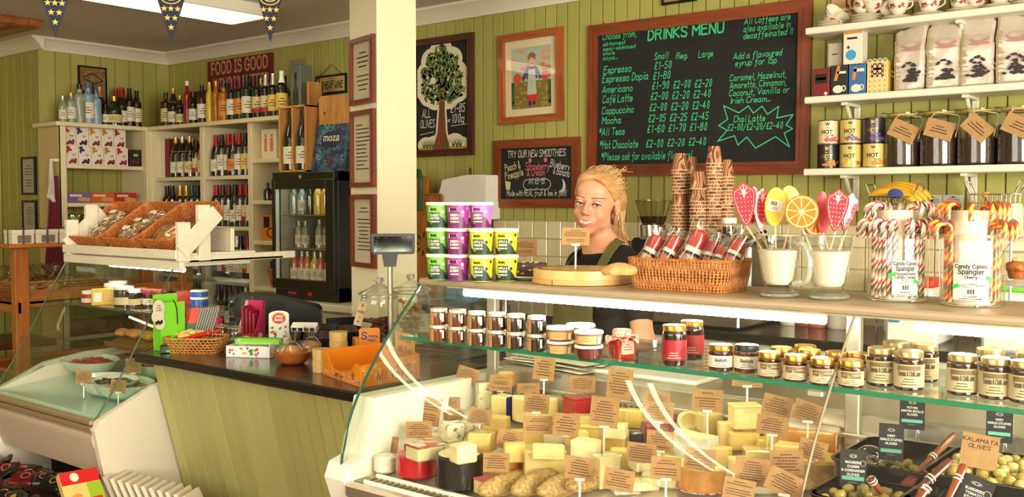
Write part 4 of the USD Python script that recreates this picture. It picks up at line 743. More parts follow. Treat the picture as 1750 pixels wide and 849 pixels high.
def cane_jar(px,py,kind,label,title,angs,uangs,nm):
 p=deck(px,py)+np.array([.02,.06,0]);f=facing(p);rj,hj,rc,hc=.065,.152,.046,.205
 t=thing('candy_jar',label,'jar',p,f)
 part(t,'jar',lathe([(0,.001),(rj-.004,.001),(rj,.005),(rj,hj-.012),(rj+.002,hj-.008),(rj+.002,hj)],44),pane('clear_tub',(.97,.97,.96),1.3),smooth=50)
 part(t,'rim',tube([(rj*1.02*math.cos(a),rj*1.02*math.sin(a),hj)for a in np.arange(40)/40*2*PI],.0018,6,True),MATS['rim_glass'])
 part(t,'inner_cylinder',lathe([(0,.004),(rc,.004),(rc,hc),(rc-.002,hc),(rc-.002,.008),(0,.008)],40),mat('frosted_plastic',(212,202,180),.5))
 lw=lambda z,x0,x1,y0,y1:patch(x0,x1,y0,y1,rj+z,n=16)
 x0,x1=(-.012,.044)if kind=='mint' else(-.038,.034)
 part(t,'paper_label',lw(.001,x0,x1,.016,.094),PAPER,smooth=True);cx=(x0+x1)/2;W=x1-x0
 W_=lambda g:wrap(g,rj+.0014)
 part(t,'lettering',W_(txt('Candy Canes',.0085,cx,.083,w=W*.9)),INK);part(t,'lettering',W_(T(txt('Spangler',.0105,0,0,w=W*.72),(cx,.071,0))),INK)
 for i,s in enumerate(title):part(t,'lettering',W_(txt(s,.006,cx,.0615-.0075*i,w=W*.8)),INK)
 part(t,'print',W_(cat(T(words(W*.85,.01,3,4),(cx,.047,0)),T(words(W*.85,.009,2,6),(cx,.021,0)),*[quad(cx-.008+i*.0016,cx-.008+i*.0016+.0005+.0004*(i%3),.029,.039)for i in range(10)])),INK)
 GS=mat('green_sticker',(40,206,70),.5)
 for(a,b,r_)in((x0,.062,.3),(x1-.004,.047,-.5)if kind=='mint' else(x1-.002,.066,-.5),)if kind=='mint' else((x0+.006,.045,.4),(x1,.062,-.4)):
  st_=part(t,'price_sticker',W_(T(quad(-.0075,.0075,-.004,.004,.0008),(a,b,0),rz=r_)),GS);part(t,'price_print',W_(T(words(.011,.004,1,8),(a,b,.001),rz=r_)),mat('dark_green_ink',(10,90,30),.6))
 for i,a in enumerate(angs):
  q=p+np.array([(rj-.0135)*math.sin(f+a),-(rj-.0135)*math.cos(f+a),.008+.003*(i%3)])
  cane(kind,f'{nm} cane hooked over the jar rim, {NUMW[i]} round from the far side',f'{nm} canes',q,f+a+R.uniform(-.12,.12),.152)
 for i,a in enumerate(uangs):
  q=p+np.array([(rc-.0095)*math.sin(f+a),-(rc-.0095)*math.cos(f+a),hc-.064+.002*(i%2)])
  cane(kind,f'{nm} cane hooked over the inner cylinder, {NUMW[i]} round from the far side',f'upper {nm} canes',q,f+a+R.uniform(-.1,.1),.06)
cane_jar(1503,515,'mint','clear jar of red white and green candy canes',('Peppermint','Candy Canes'),[-1.75,-1.5,-1.25,-1.0,-.78,-.56,-.34,-.12,.35,.6,.85,1.1,1.4,1.75,2.3,2.8,-2.2,-2.7],[-1.5,-1.15,-.8,.75,1.2,1.6,2.6,-2.6,3.14],'peppermint')
cane_jar(1630,524,'cherry','clear jar of red yellow and green candy canes',('Cherry',),[-1.7,-1.45,-1.2,-.95,-1.95,.75,1.0,1.3,1.6,1.9,-2.3,2.4],[-1.6,-1.3,-1.0,-.7,-.05,.5,.75,1.0,1.25,1.5,1.8,2.6,-2.4],'cherry')
p=deck(1745,490)+np.array([.02,.02,0]);t=thing('cake_dome','glass cake dome with muffins at the end of the counter','cake stand',p,facing(p))
part(t,'dome',lathe([(.078,.022),(.078,.06),(.07,.095),(.05,.12),(.025,.132),(0,.135)],44),JARG,smooth=60);part(t,'base',lathe([(0,.0),(.06,0),(.085,.006),(.088,.014),(.084,.02),(0,.016)],44),MATS['rim_glass'])
part(t,'knob',ball(.012,(0,0,.145),2),MATS['rim_glass'])
for i,(x,y)in enumerate(((-.03,-.02),(.035,-.01),(0,.04))):
 q=p+np.array([x,y,.0205]);t=thing('muffin',('muffin under the dome nearest the candy jar','muffin under the dome at the frame edge','muffin at the back of the dome')[i],'muffin',q,0,'muffins under the glass dome')
 a=np.arange(36)/36*2*PI;c_=lathe([(0,0),(.02,0),(.027,.03),(0,.03)],36);v=c_.vertices;an=np.arctan2(v[:,1],v[:,0]);v[:,:2]*=(1+.04*np.sin(an*18))[:,None]
 part(t,'paper_case',c_,mat('muffin_case',(168,84,36),.7));part(t,'crumb',lump(ball(.031,(0,0,.032),3,(1,1,.6)),.004,60,i),mat('muffin_top',(196,112,46),.7,rgb2=(150,74,28),vs=60));part(t,'icing',ball(.016,(0,0,.05),2,(1,1,.4)),mat('muffin_icing',(236,200,130),.6))
# ================================================================ till counter
CT=.93
def ctr(px,py,dz=0,bk=0.0):
 p=at(px,py,z=CT+dz);d=(p-EYE)[:2];p[:2]+=d/np.linalg.norm(d)*bk;return p
GRAN=mat('dark_worktop',(30,27,25),.22,rgb2=(52,46,40),vs=180,coat=.3,lo=.5,hi=.7)
CB_=mat('counter_board',(178,174,108),.5,rgb2=(172,166,102),vs=5,st=(1,1,.3));CB2=mat('counter_board_b',(182,178,112),.5);CBG=mat('counter_groove',(206,212,110),.5)
cc=thing('till_counter','green boarded till counter with a dark speckled worktop','counter')
part(cc,'worktop',cb(-3.80,-2.44,2.19,2.89,CT-.038,CT-.0005,.006),GRAN)
def slant(m):
 v=m.vertices;v[:,1]+=(CT-.04-v[:,2])*.25;return m
n_=19;w_=(3.775-2.46)/n_
part(cc,'carcass',slant(cb(-3.775,-2.46,2.262,2.62,.02,CT-.04,0)),CBG,smooth=False)
for i in range(n_):part(cc,'board',slant(T(prism([(-w_/2+.0015,0),(-w_/2+.004,-.005),(w_/2-.004,-.005),(w_/2-.0015,0)],.02,CT-.04),(-3.775+w_*(i+.5),2.262,0))),R.choice((CB_,CB_,CB2)),smooth=False)
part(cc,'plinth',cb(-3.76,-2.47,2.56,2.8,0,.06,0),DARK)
p=ctr(337,604,bk=.065);bz=facing(p)-.35;bkt=basket('bread_basket','open lattice wicker basket of biscuits and red bars','basket',p,bz,.20,.13,.062,.22,6,40,.0024,3,m=mat('honey_wicker',(206,148,78),.5,rgb2=(176,112,50),vs=50))
CRK=mat('cream_biscuit',(226,196,110),.6);REDB=mat('red_wrapper',(190,40,30),.3,coat=.4)
for i in range(7):
 q=p+np.array([-.075+.022*i*.6+R.uniform(-.01,.01),R.uniform(-.045,.03),.058+.006*(i%3)]);solo('biscuit_pack',lump(cb(-.034,.034,-.014,.014,0,.018,.006).subdivide().subdivide(),.004,90,i),CRK,f'cream biscuit pack in the lattice basket, {NUMW[i]} from the green rack','biscuit','biscuit packs in the lattice basket',loc=q,rz=R.uniform(-1,1),ry=-.2)
for i in range(6):
 q=p+np.array([.02+.014*i,-.03+.012*(i%3),.062+.008*(i//2)]);solo('snack_bar',cb(-.055,.055,-.012,.012,0,.012,.002),REDB,f'red wrapped snack bar in the lattice basket, {NUMW[i]} from the biscuits','snack bar','red bars in the lattice basket',loc=q,rz=.5+R.uniform(-.15,.15),ry=-.25)
p=ctr(284,603);t=thing('card_holder','small black holder with a green label at the counter corner','holder',p,facing(p));part(t,'body',cb(-.022,.022,-.012,.02,0,.034,.003),BLACKP);part(t,'sticker',stand(quad(0,.016,.004,.014),(0,-.0122,0)),mat('green_label',(30,190,60),.5))
GRN=mat('lime_card',(120,204,40),.5);p=np.array([-3.765,2.335,CT]);f=facing(p)
t=thing('display_rack','lime green folding card rack with cloud shaped side','display',p,f+.5)
part(t,'back_panel',cb(-.055,.055,.03,.036,0,.235,.001),GRN);part(t,'side_panel',cb(-.055,-.05,-.03,.03,0,.22,.001),GRN);part(t,'front_panel',cb(-.055,.055,-.033,-.03,0,.205,.001),GRN);part(t,'base',cb(-.05,.05,-.03,.03,0,.01,.001),GRN)
cl=unary_union([ellipse(.026,.034,0,.185),ellipse(.028,.03,-.004,.15),ellipse(.024,.026,.004,.12)]);part(t,'cloud_card',stand(prism(cl,0,.002),(-.066,-.034,0)),mat('cloud_card',(206,196,176),.7));part(t,'print',stand(cat(T(words(.034,.03,4,3),(0,.185,.003)),flat(unary_union([ellipse(.005,.009,-.012+.008*i,.122+.004*(i%2),10)for i in range(4)]),.003)),(-.066,-.034,0)),INK)
part(t,'elastic',tube(spline([(.0,-.036,.215),(.014,-.037,.18),(.018,-.037,.11)],5),.0022,5),INK)
p=np.array([-3.735,2.445,CT]);t=thing('bar_rack','leaning rack of grey ribbed bars with a red and green side','display',p,facing(p)+.25,rx=-.1)
sk=lambda m:(m.vertices.__setitem__((slice(None),0),m.vertices[:,0]+m.vertices[:,2]*.33),m)[1]
for z0,z1,c in((0,.075,'rack_red'),(.075,.105,'rack_green'),(.105,.17,'rack_red')):
 part(t,'side_panel',sk(cb(-.075,-.04,-.03,.03,z0,z1,0)),mat('rack_red',(216,60,40),.5)if c=='rack_red' else mat('rack_green',(40,100,66),.5),smooth=False)
for i in range(8):part(t,'bar',sk(cb(-.038+i*.0105,-.030+i*.0105,-.032,.03,.0,.168,.002)),mat('grey_bar',(150,146,140),.5))
part(t,'front_flap',stand(prism([(-.03,.0),(.075,.0),(.088,.085)],0,.003),(0,-.034,0)),BLACKP)
p=ctr(356,590,bk=.05);t=thing('bagged_card','clear bag with a tan card leaning behind the basket','bag',p,facing(p),rx=-.15);part(t,'bag',lump(cb(-.026,.026,-.015,.015,0,.12,.008).subdivide().subdivide(),.005,50,3),CELLO);part(t,'card',cb(-.02,.03,.016,.018,.05,.15,0),TAN)
for i,(px,py,c,lab,w,h)in enumerate(((314,522,(206,30,36),'red carton on the pastry counter shelf behind the bar rack',.066,.06),(341,524,(34,70,170),'blue and white banded tin on the pastry counter shelf',.085,.066))):
 p=at(px,py,y=2.66);p[2]=1.0745;p[0]=min(p[0],-3.90)
 if i:t=thing('tin',lab,'tin',p,facing(p));part(t,'body',lathe([(0,0),(.04,0),(.04,h),(0,h)],28),mat('blue_tin',c,.3,coat=.4));part(t,'lid',lathe([(0,h),(.041,h),(.041,h+.006),(0,h+.006)],28),WAXW);part(t,'band',lathe([(.0404,h-.035),(.0404,h-.025)],28),WAXW)
 else:t=thing('carton',lab,'carton',p,facing(p));part(t,'body',cb(-w/2,w/2,-.02,.02,0,h,.002),REDM);part(t,'seam',cb(-w/2-.0005,w/2+.0005,-.001,.001,0,h+.0008,0),DRED)
p=ctr(369,586,bk=.05);t=thing('lidded_pot','small purple pot with a bright pink lid','pot',p,facing(p));part(t,'pot',lathe([(0,0),(.028,0),(.03,.075),(0,.075)],24),mat('purple_pot',(88,60,120),.4));part(t,'lid',lathe([(.031,.07),(.031,.10),(.026,.106),(0,.106)],24),mat('pink_lid',(206,30,100),.3))
for i,(px,py,r)in enumerate(((380,594,.034),(402,597,.036))):
 p=ctr(px,py,bk=.03);t=thing('glass_jar',('small clip top glass jar next to the pink lidded pot','small clip top glass jar beside the magenta box file')[i],'jar',p,facing(p));part(t,'glass',lathe([(0,.001),(r,.003),(r,.07),(r*.8,.082),(r*.8,.09)],26),JARG,smooth=50);part(t,'lid',lathe([(r*.85,.09),(r*.86,.096),(0,.1)],26),JARG);part(t,'seal',tube([(r*.82*math.cos(a),r*.82*math.sin(a),.089)for a in np.arange(24)/24*2*PI],.002,5,True),mat('seal',(196,150,90),.5))
MAG=mat('magenta_card',(186,16,84),.45);p=ctr(430,588,bk=.05);t=thing('box_file','magenta display file box with a white cut away side','box',p,facing(p)-.45)
side=[(0,0),(.105,0),(.105,.185),(.085,.185),(0,.05)]
def sidep(x0,x1):m=prism(side,0,x1-x0);v=m.vertices;m.vertices=np.c_[x0+v[:,2],v[:,0]-.05,v[:,1]];m.fix_normals();return m
part(t,'side_panel',sidep(-.042,-.039),mat('white_card',(228,214,214),.5));part(t,'side_panel',sidep(.039,.042),MAG);part(t,'front_panel',cb(-.042,.042,-.053,-.05,0,.05,0),DRED);part(t,'back_panel',cb(-.042,.042,.052,.055,0,.185,0),MAG);part(t,'base',cb(-.04,.04,-.05,.052,0,.004,0),MAG)
part(t,'sticker',stand(cat(quad(-.012,.014,.012,.038)),(0,-.0532,0)),GIN);part(t,'sticker',T(stand(quad(-.02,.015,.022,.045)),(.0424,0,0),rz=PI/2),GIN)
for i in range(4):part(t,'packet',cb(-.034+i*.017,-.022+i*.017,-.03,.045,.004,.165-.01*i,.002),mat('packet_red',(150,26,50),.3))
BEANS=[mat(f'bean_{i}',c,.35)for i,c in enumerate(((206,40,60),(230,150,30),(60,150,60),(70,150,210),(150,60,130),(236,170,170),(216,190,60)))]
JB=mat('white_box',(238,234,226),.4,coat=.2)
def beans(parent,w,h,n,org,rz=0.0,seed=1,r0=.005,lo=None):
 r=random.Random(seed);gs={}
 for k in range(n):
  g=affinity.rotate(ellipse(r0*r.uniform(.8,1.3),r0*r.uniform(.6,.9),0,0,10),r.uniform(0,180),origin=(0,0));gs.setdefault(r.randrange(7),[]).append(affinity.translate(g,r.uniform(-w/2+r0,w/2-r0),r.uniform(r0,h-r0)if lo is None else r.uniform(lo,h-r0)))
 for i,g in gs.items():part(parent,'bean_print',T(stand(flat(unary_union(g),.0006)),org,rz),BEANS[i])
p=ctr(477,588,bk=.02);t=thing('sweet_display','white jelly bean header card with a red oval emblem','display',p,facing(p),rx=-.06)
hd=Polygon([(-.044,0),(.044,0),(.044,.128)]+[(.044*math.cos(a),.128+.018*math.sin(a))for a in np.linspace(.2,PI-.2,10)]+[(-.044,.128)]);part(t,'header_card',stand(prism(hd,-.002,.001)),JB,smooth=False)
part(t,'emblem',stand(flat(ellipse(.031,.026,0,.112),.0014)),mat('yellow_edge',(240,190,50),.4));part(t,'emblem',stand(flat(ellipse(.028,.0235,0,.112),.0018)),mat('emblem_red',(206,30,30),.4));part(t,'lettering',stand(cat(txt('Jelly',.012,0,.116,z=.0022),txt('Belly',.012,0,.1,z=.0022))),JB);beans(t,.084,.08,16,(0,-.0012,.002),0,4,.0065)
p=ctr(434,611,bk=.055);t=thing('sweet_tray','low white jelly bean tray printed with coloured beans','tray',p,facing(p)-.45)
tw,td,th=.19,.11,.046
for x0,x1,y0,y1,h in((-tw/2,tw/2,-td/2,-td/2+.002,th),(-tw/2,tw/2,td/2-.002,td/2,th+.02),(-tw/2,-tw/2+.002,-td/2,td/2,th),(tw/2-.002,tw/2,-td/2,td/2,th+.01),(-tw/2,tw/2,-td/2,td/2,.003)):part(t,'wall',cb(x0,x1,y0,y1,0,h,0),JB,smooth=False)
beans(t,tw,th,18,(0,-td/2-.0002,0),0,9,.006);beans(t,td,th,12,(-tw/2-.0002,0,0),-PI/2,11,.006)
t=thing('sweet_box','long lime green sweet box lying across the white tray','box',p+[.01,.02,.0475],facing(p)-.4);part(t,'body',cb(-.095,.095,-.024,.024,0,.024,.001),GRN);part(t,'front_print',stand(cat(quad(-.09,.09,.001,.011)),(0,-.0243,0)),mat('lime_print',(160,214,100),.5));part(t,'lettering',stand(txt('mix',.007,-.075,.014),(0,-.0246,0)),JB)
for i in range(10):q=p+np.array([R.uniform(-.06,.04),R.uniform(-.045,-.015),.006+R.uniform(0,.012)]);solo('sweet_packet',lump(cb(-.012,.012,-.004,.004,0,.024,.003).subdivide(),.003,120,i),BEANS[i%7],f'small {("red", "orange", "green", "blue", "purple", "pink", "yellow")[i%7]} sweet packet in the printed tray, {NUMW[i]} laid in','sweets','sweet packets in the printed tray',loc=q,rz=R.uniform(0,3))
TER=mat('terracotta',(178,96,46),.4,rgb2=(162,82,36),vs=14,coat=.4);p=ctr(500,626,bk=.07);t=thing('terracotta_bowl','glazed terracotta bowl of cellophane bags on the counter','bowl',p,facing(p))
part(t,'bowl',lathe([(0,0),(.04,0),(.058,.012),(.072,.036),(.076,.048),(.072,.048),(.055,.018),(0,.010)],44),TER);part(t,'rim',tube([(.074*math.cos(a),.074*math.sin(a),.048)for a in np.arange(40)/40*2*PI],.0024,6,True),TER)
def gift_bag(label,q,s,m,group,rz):
 t=thing('cellophane_bag',label,'bag',q,rz,group)
 part(t,'contents',lump(ball(.028*s,(0,0,.022*s),2,(1.2,1,.8)),.006*s,60,int(q[0]*100)),m)
 b=lathe([(.0,.0),(.034*s,.008*s),(.036*s,.03*s),(.012*s,.056*s),(.010*s,.06*s),(.026*s,.095*s)],28);v=b.vertices;a=np.arctan2(v[:,1],v[:,0]);k=np.clip(v[:,2]/(.095*s),0,1);v[:,:2]*=(1+.22*k*np.sin(a*7+v[:,2]*40))[:,None]
 part(t,'film',b,CELLO,smooth=40);part(t,'tie',T(lathe([(.0125*s,-.002),(.0135*s,0),(.0125*s,.002)],14),(0,0,.058*s)),GOLD);return t
BIS=mat('bag_biscuit',(206,150,92),.6,rgb2=(176,120,66),vs=60)
gift_bag('gathered cellophane bag standing in the terracotta bowl',p+[.0,.0,.02],1.15,BIS,None,.3);gift_bag('second gathered cellophane bag behind the terracotta bowl',ctr(533,606,bk=.04),1.2,BIS,None,1.2);gift_bag('loose cellophane bag at the bowl side next to the printed tray',p+[-.035,-.012,.022],.8,BIS,None,2.0)
for i,(px,py,off,lv)in enumerate(((550,637,0,2),(579,618,0,3))):
 q0=ctr(px,py,bk=.036);r,h=.036,(.042 if i==0 else .038)
 for k in range(lv):
  t=thing('bentwood_box',f'round pale bentwood box, {("bottom", "next to bottom", "top")[k] if lv == 3 else ("bottom", "top")[k]} of the {"nearer" if i == 0 else "farther"} stack','box',q0+[R.uniform(-.002,.002),0,k*(h+.0006)],0,'bentwood boxes by the bowl')
  part(t,'body',lathe([(0,0),(r*.97,0),(r*.97,h*.5),(0,h*.5)],36),LTW);part(t,'lid',lathe([(r*.97,h*.42),(r,h*.43),(r,h-.001),(r-.001,h),(0,h-.0006)],36),MATS['light_wood'])
ORG=mat('orange_card',(236,136,24),.45);p=ctr(626,612,bk=.04);t=thing('snack_box','orange sesame snack box with upright header card','box',p,facing(p)+.15)
part(t,'body',cb(-.05,.05,-.03,.045,0,.078,.001),ORG);part(t,'header_card',stand(prism(rrect(.084,.115,.008,.008,.0635),-.001,.001),(0,-.034,0)),ORG,smooth=False)
BLUEP=mat('blue_print',(44,66,150),.5);part(t,'lettering',stand(T(cat(txt('S',.030,-.022,.074),txt('esame',.012,.014,.084,w=.04),txt('naps',.012,.008,.068,w=.032)),(0,0,0),rz=-.1),(0,-.0352,0)),BLUEP);part(t,'seed_print',stand(flat(ellipse(.009,.0115,.030,.03),.001),(0,-.0352,0)),GIN);part(t,'stripe_print',stand(quad(-.026,-.018,.006,.05,.001),(0,-.0352,0)),mat('silver_stripe',(206,190,170),.4))
TOF=mat('toffee_print',(238,152,34),.4,rgb2=(228,120,22),vs=40);KRAFT=mat('kraft_inside',(212,166,112),.7);TRED=mat('toffee_red',(168,44,24),.5)
A0,B0,C0=ctr(553,640),ctr(617,663),ctr(716,646)
def boxwall(parent,a,b,prof,m,nm='wall',th=.003,inside=None):
 d=b-a;L=np.linalg.norm(d[:2]);rz=math.atan2(d[1],d[0]);g=Polygon([(x*L,y)for x,y in prof])
 pr=part(parent,nm,T(stand(prism(g,-th,0)),a,rz),m,smooth=False);part(parent,'inside',T(stand(flat(g,-th-.0005)),a,rz),KRAFT,smooth=False);return a,rz,L
t=thing('toffee_box','long orange toffee display box with cut away front on the counter corner','box')
hB,hF=.092,.045;D0=A0+(C0-B0)
n1=boxwall(t,A0,B0,[(0,0),(1,0),(1,.075),(.86,.078),(.72,.04),(.3,.03),(.18,.055),(.12,.085),(0,.09)],TOF);n2=boxwall(t,B0,C0,[(0,0),(1,0),(1,.088),(.0,.075)],TOF)
boxwall(t,D0,C0,[(0,0),(1,0),(1,.088),(0,.09)],TOF);boxwall(t,A0,D0,[(0,0),(1,0),(1,.09),(0,.09)],ORG)
part(t,'base',prism([q[:2]for q in(A0,B0,C0,D0)],CT+.0005,CT+.003),KRAFT,smooth=False)
for(a,rz,L),sz,cx in((n2,.026,.5),(n1,.014,.42)):
 part(t,'lettering',T(stand(txt('Mil Toy',sz,L*cx,.018 if sz>.02 else .010,z=.0005)),a,rz),TRED);part(t,'sweet_print',T(stand(flat(unary_union([ellipse(.010,.013,L*.8,.045 if sz>.02 else .03).difference(ellipse(.007,.010,L*.8,.045 if sz>.02 else .03)),ellipse(.002,.009,L*.8,.045 if sz>.02 else .03)]),.0006)),a,rz),TRED)
 rr_=random.Random(3);part(t,'confetti_print',T(stand(flat(unary_union([affinity.rotate(ellipse(.0045,.0028,L*rr_.uniform(.03,.97),rr_.uniform(.005,.026 if sz<.02 else .068),8),rr_.uniform(0,180))for _ in range(26)]),.0004)),a,rz),mat('confetti',(206,206,190),.5));part(t,'confetti_print',T(stand(flat(unary_union([affinity.rotate(ellipse(.0045,.0028,L*rr_.uniform(.03,.97),rr_.uniform(.005,.026 if sz<.02 else .068),8),rr_.uniform(0,180))for _ in range(20)]),.0004)),a,rz),mat('confetti_blue',(110,120,180),.5))
mid=(A0+C0)/2;part(t,'back_card',T(stand(cat(prism(sbox(0,.0,.15,.15),-.002,0))),D0+(C0-D0)*.42+[0,0,0],math.atan2(*(C0-D0)[[1,0]])),mat('toffee_card',(214,150,40),.5));part(t,'lettering',T(stand(cat(txt('Mil Toy',.022,.075,.118),txt('Mil Toy',.022,.075,.078))),D0+(C0-D0)*.42+[.0,-.0008,0],math.atan2(*(C0-D0)[[1,0]])),TRED)
p=np.array([-3.90,3.0,CT]);t=thing('till','black sloping back of the shop till behind the sweets','till',p,facing(p)-.1)
tp=Polygon([(-.20,0),(-.20,.14),(-.185,.165),(-.16,.175),(-.03,.165),(.10,.135),(.19,.11),(.20,.10),(.20,0)]).buffer(.02).buffer(-.006);m=stand(prism(tp,-.16,.0),(0,-.08,0));part(t,'body',m,mat('till_black',(22,24,26),.35),smooth=45)
part(t,'drum',T(lathe([(0,-.085),(.05,-.085),(.055,-.08),(.055,.08),(.05,.085),(0,.085)],28),(-.155,-.002,.13),rx=PI/2),mat('till_gloss',(14,24,24),.08,coat=1.0));part(t,'slot',stand(quad(-.12,.1,.05,.07,.001),(0,-.082,0)),INK)
def blacktray(label,px,py,off,w,d,h,rz,word):
 p=ctr(px,py,bk=off[1]);t=thing('snack_tray',label,'tray',p,facing(p)+rz)
 prof=[(-d/2,0),(d/2,0),(d/2,h),(-d/2,h*.42)]
 def sd(x0,x1):m=prism(prof,0,x1-x0);v=m.vertices;m.vertices=np.c_[x0+v[:,2],v[:,0],v[:,1]];m.fix_normals();return m
 part(t,'side_panel',sd(-w/2,-w/2+.003),BLACKP);part(t,'side_panel',sd(w/2-.003,w/2),BLACKP);part(t,'front_panel',cb(-w/2,w/2,-d/2-.003,-d/2,0,h*.42,0),BLACKP);part(t,'back_panel',cb(-w/2,w/2,d/2-.003,d/2,0,h,0),BLACKP);part(t,'base',cb(-w/2,w/2,-d/2,d/2,0,.004,0),BLACKP)
 for i in range(6):part(t,'bar',T(cb(-.011,.011,-.03,.03,0,.012,.002),(-w/2+.02+i*(w-.04)/5,.01,h*.5),rx=.5),mat('bar_foil',(96,70,96),.3,.4)if i%2 else mat('bar_dark',(60,44,36),.3))
 if word:part(t,'lettering',stand(txt(word,h*.26,0,h*.08,w=w*.8),(0,-d/2-.0034,0)),GIN)
blacktray('black slanted bar tray with white lettering behind the cellophane bags',545,598,(.0,.06,0),.15,.10,.10,-.2,None);blacktray('second black slanted bar tray next to the tagged glass jar',590,590,(.0,.07,0),.14,.11,.11,.3,None)
t=thing('bar_box','open white and black bar box tilted on the black tray','box',ctr(522,600,bk=.05)+np.array([0,0,.085]),facing(p)-.35,rx=.5);part(t,'body',cb(-.055,.055,-.018,.018,0,.026,.001),JB);part(t,'print',stand(cat(*[quad(-.05+.026*i,-.03+.026*i,.003,.022)for i in range(4)]),(0,-.0184,0)),INK)
BISC=mat('dark_biscotti',(98,48,34),.7,rgb2=(72,32,24),vs=60,bump=.4);BISL=mat('pale_biscotti',(206,164,96),.7,rgb2=(170,118,66),vs=50,bump=.4)
for i,(px,py,r,m,lb)in enumerate(((649,610,.082,BISC,'big lidded glass jar of dark biscotti with a tan tag'),(702,585,.086,BISL,'big lidded glass jar of pale biscotti behind the counter end'))):
 p=ctr(px,(604,590)[i],bk=(.13,.10)[i]);h=.235;f=facing(p)
 t=thing('biscotti_jar',lb,'jar',p,f)
 part(t,'glass',lathe([(0,.004),(r*.9,.004),(r,.02),(r,h*.86),(r*.92,h*.94),(r*.9,h)],44),JARG,smooth=50);part(t,'foot',lathe([(0,0),(r*.88,0),(r*.9,.006),(0,.008)],40),MATS['rim_glass'])
 part(t,'lid',lathe([(r*1.06,h),(r*1.08,h+.004),(r*.9,h+.014),(r*.55,h+.026),(r*.26,h+.042),(0,h+.044)],44),JARG,smooth=50);part(t,'lid_rim',tube([(r*1.07*math.cos(a),r*1.07*math.sin(a),h+.003)for a in np.arange(44)/44*2*PI],.003,6,True),MATS['rim_glass']);part(t,'lid_knob',lathe([(0,h+.04),(.012,h+.044),(.02,h+.058),(.017,h+.07),(0,h+.074)],24),MATS['rim_glass'])
 part(t,'neck_rim',tube([(r*.92*math.cos(a),r*.92*math.sin(a),h-.012)for a in np.arange(40)/40*2*PI],.004,6,True),MATS['rim_glass'])
 tg=part(t,'tag',stand(T(prism(rrect(.034,.105,.006),0,.001),(r*(-.98 if i==0 else-.35),h*.66,r*(.25 if i==0 else 1.03)),rz=-.28 if i==0 else-.75)),mat('tag_paper',(214,186,138),.7));part(t,'lettering',stand(T(cat(txt('HOI',.011,0,.002),flat(ellipse(.004,.004,0,.036)),flat(ellipse(.004,.004,0,-.034)),T(words(.024,.014,2,3),(0,-.016,0))),(r*(-.98 if i==0 else-.35),h*.66,r*(.25 if i==0 else 1.03)+.0015),rz=-.28 if i==0 else-.75)),mat('tag_ink',(120,60,40),.7))
 for k in range(24):
  a,q=R.uniform(0,6.28),R.uniform(0,r*.62);z=.03+(.0042 if i==0 else .0062)*k
  t2=solo('biscotti',lump(cb(-.055,.055,-.011,.011,-.008,.008,.006).subdivide().subdivide(),.003,70,k),m,f'{"dark" if i == 0 else "pale"} biscotti stick in the big glass jar, {NUMW[k]} from the bottom','biscuit',('dark' if i==0 else 'pale')+' biscotti in the big jar',loc=p+[q*.5*math.cos(a),q*.5*math.sin(a),z],rz=R.uniform(0,3),ry=R.uniform(-.5,.3),smooth=40)
p=at(672,417,y=2.90);k=mpp(p);t=thing('customer_display','grey customer price display on a pole above the glass jars','display',p,facing(p)+.1)
w,h=.088,.040;GRY=mat('grey_plastic',(72,74,74),.45)
pf=Polygon([(-w,h),(w,h),(w,-h*.8),(w*.95,-h),(-w*.9,-h),(-w,-h*.7)]);part(t,'housing',stand(prism(pf.buffer(.003),-.04,0)),GRY);part(t,'screen',stand(prism(rrect(w*1.82,h*1.6,.003),0,.002)),mat('screen_black',(8,9,10),.1,coat=1.0))
part(t,'screen_print',stand(cat(*[T(words(.02,.004,1,i),(x,y,.0026))for i,(x,y)in enumerate(((-.065,.027),(-.03,.027),(.04,.027),(-.04,-.027),(-.005,-.027),(.055,-.027),(-.07,.014),(-.07,.004)))])),mat('pale_print2',(150,170,170),.5));part(t,'neck',stand(prism([(-.045,-h),(.02,-h),(.012,-h-.055),(-.036,-h-.055)],-.03,-.006)),GRY);part(t,'pole',lathe([(0,-(p[2]-CT)),(.011,-(p[2]-CT)),(.011,-h-.05),(0,-h-.05)],16).apply_translation((-.012,.02,0)),SATIN)
t=thing('counter_extension','low dark work surface carrying the price display behind the till counter','counter');part(t,'worktop',cb(-4.25,-2.62,2.892,3.2,CT-.038,CT-.0005,.005),GRAN);part(t,'carcass',cb(-4.23,-2.64,2.91,3.18,0,CT-.04,0),CBG)
# ================================================================ small chilled counter on the other side
G2=curve([(2.035,.668),(2.06,.69),(2.128,.79),(2.21,.93),(2.307,1.094),(2.41,1.275)],6);LX0,LX1=-4.78,-3.84
sc_=thing('pastry_counter','small chilled counter with curved glass and baskets on top','display counter')
part(sc_,'front_glass',sheet(G2,LX0,LX1),GLASS,smooth=60)
for x in(LX0,LX1):part(sc_,'glass_edge',tube([(x,y,z)for y,z in G2],.004,6),mat('edge_dark',(60,74,64),.2,coat=.5))
for x,s in((LX1,1),(LX0,1)):
 part(sc_,'end_glass',sidepoly([tuple(q)for q in G2]+[(2.60,1.275),(2.78,1.2),(2.86,1.0),(2.86,.8),(2.29,.76)],x,x+.002),MATS['end_glass'],smooth=False)
 part(sc_,'end_panel',sidepoly(Polygon([(2.025,.628),(2.045,.665),(2.29,.772),(2.5,.80),(2.9,.80),(2.9,.04),(2.17,.04),(2.08,.34)]).buffer(.012).buffer(-.006),x-.03 if x==LX0 else x,x if x==LX0 else x+.03),mat('case_panel',(226,216,198),.4))
part(sc_,'front_panel',sidepoly([(2.022,.605),(2.05,.615),(2.11,.43),(2.08,.425),(2.022,.58)],LX0,LX1),mat('case_front',(206,186,164),.45))
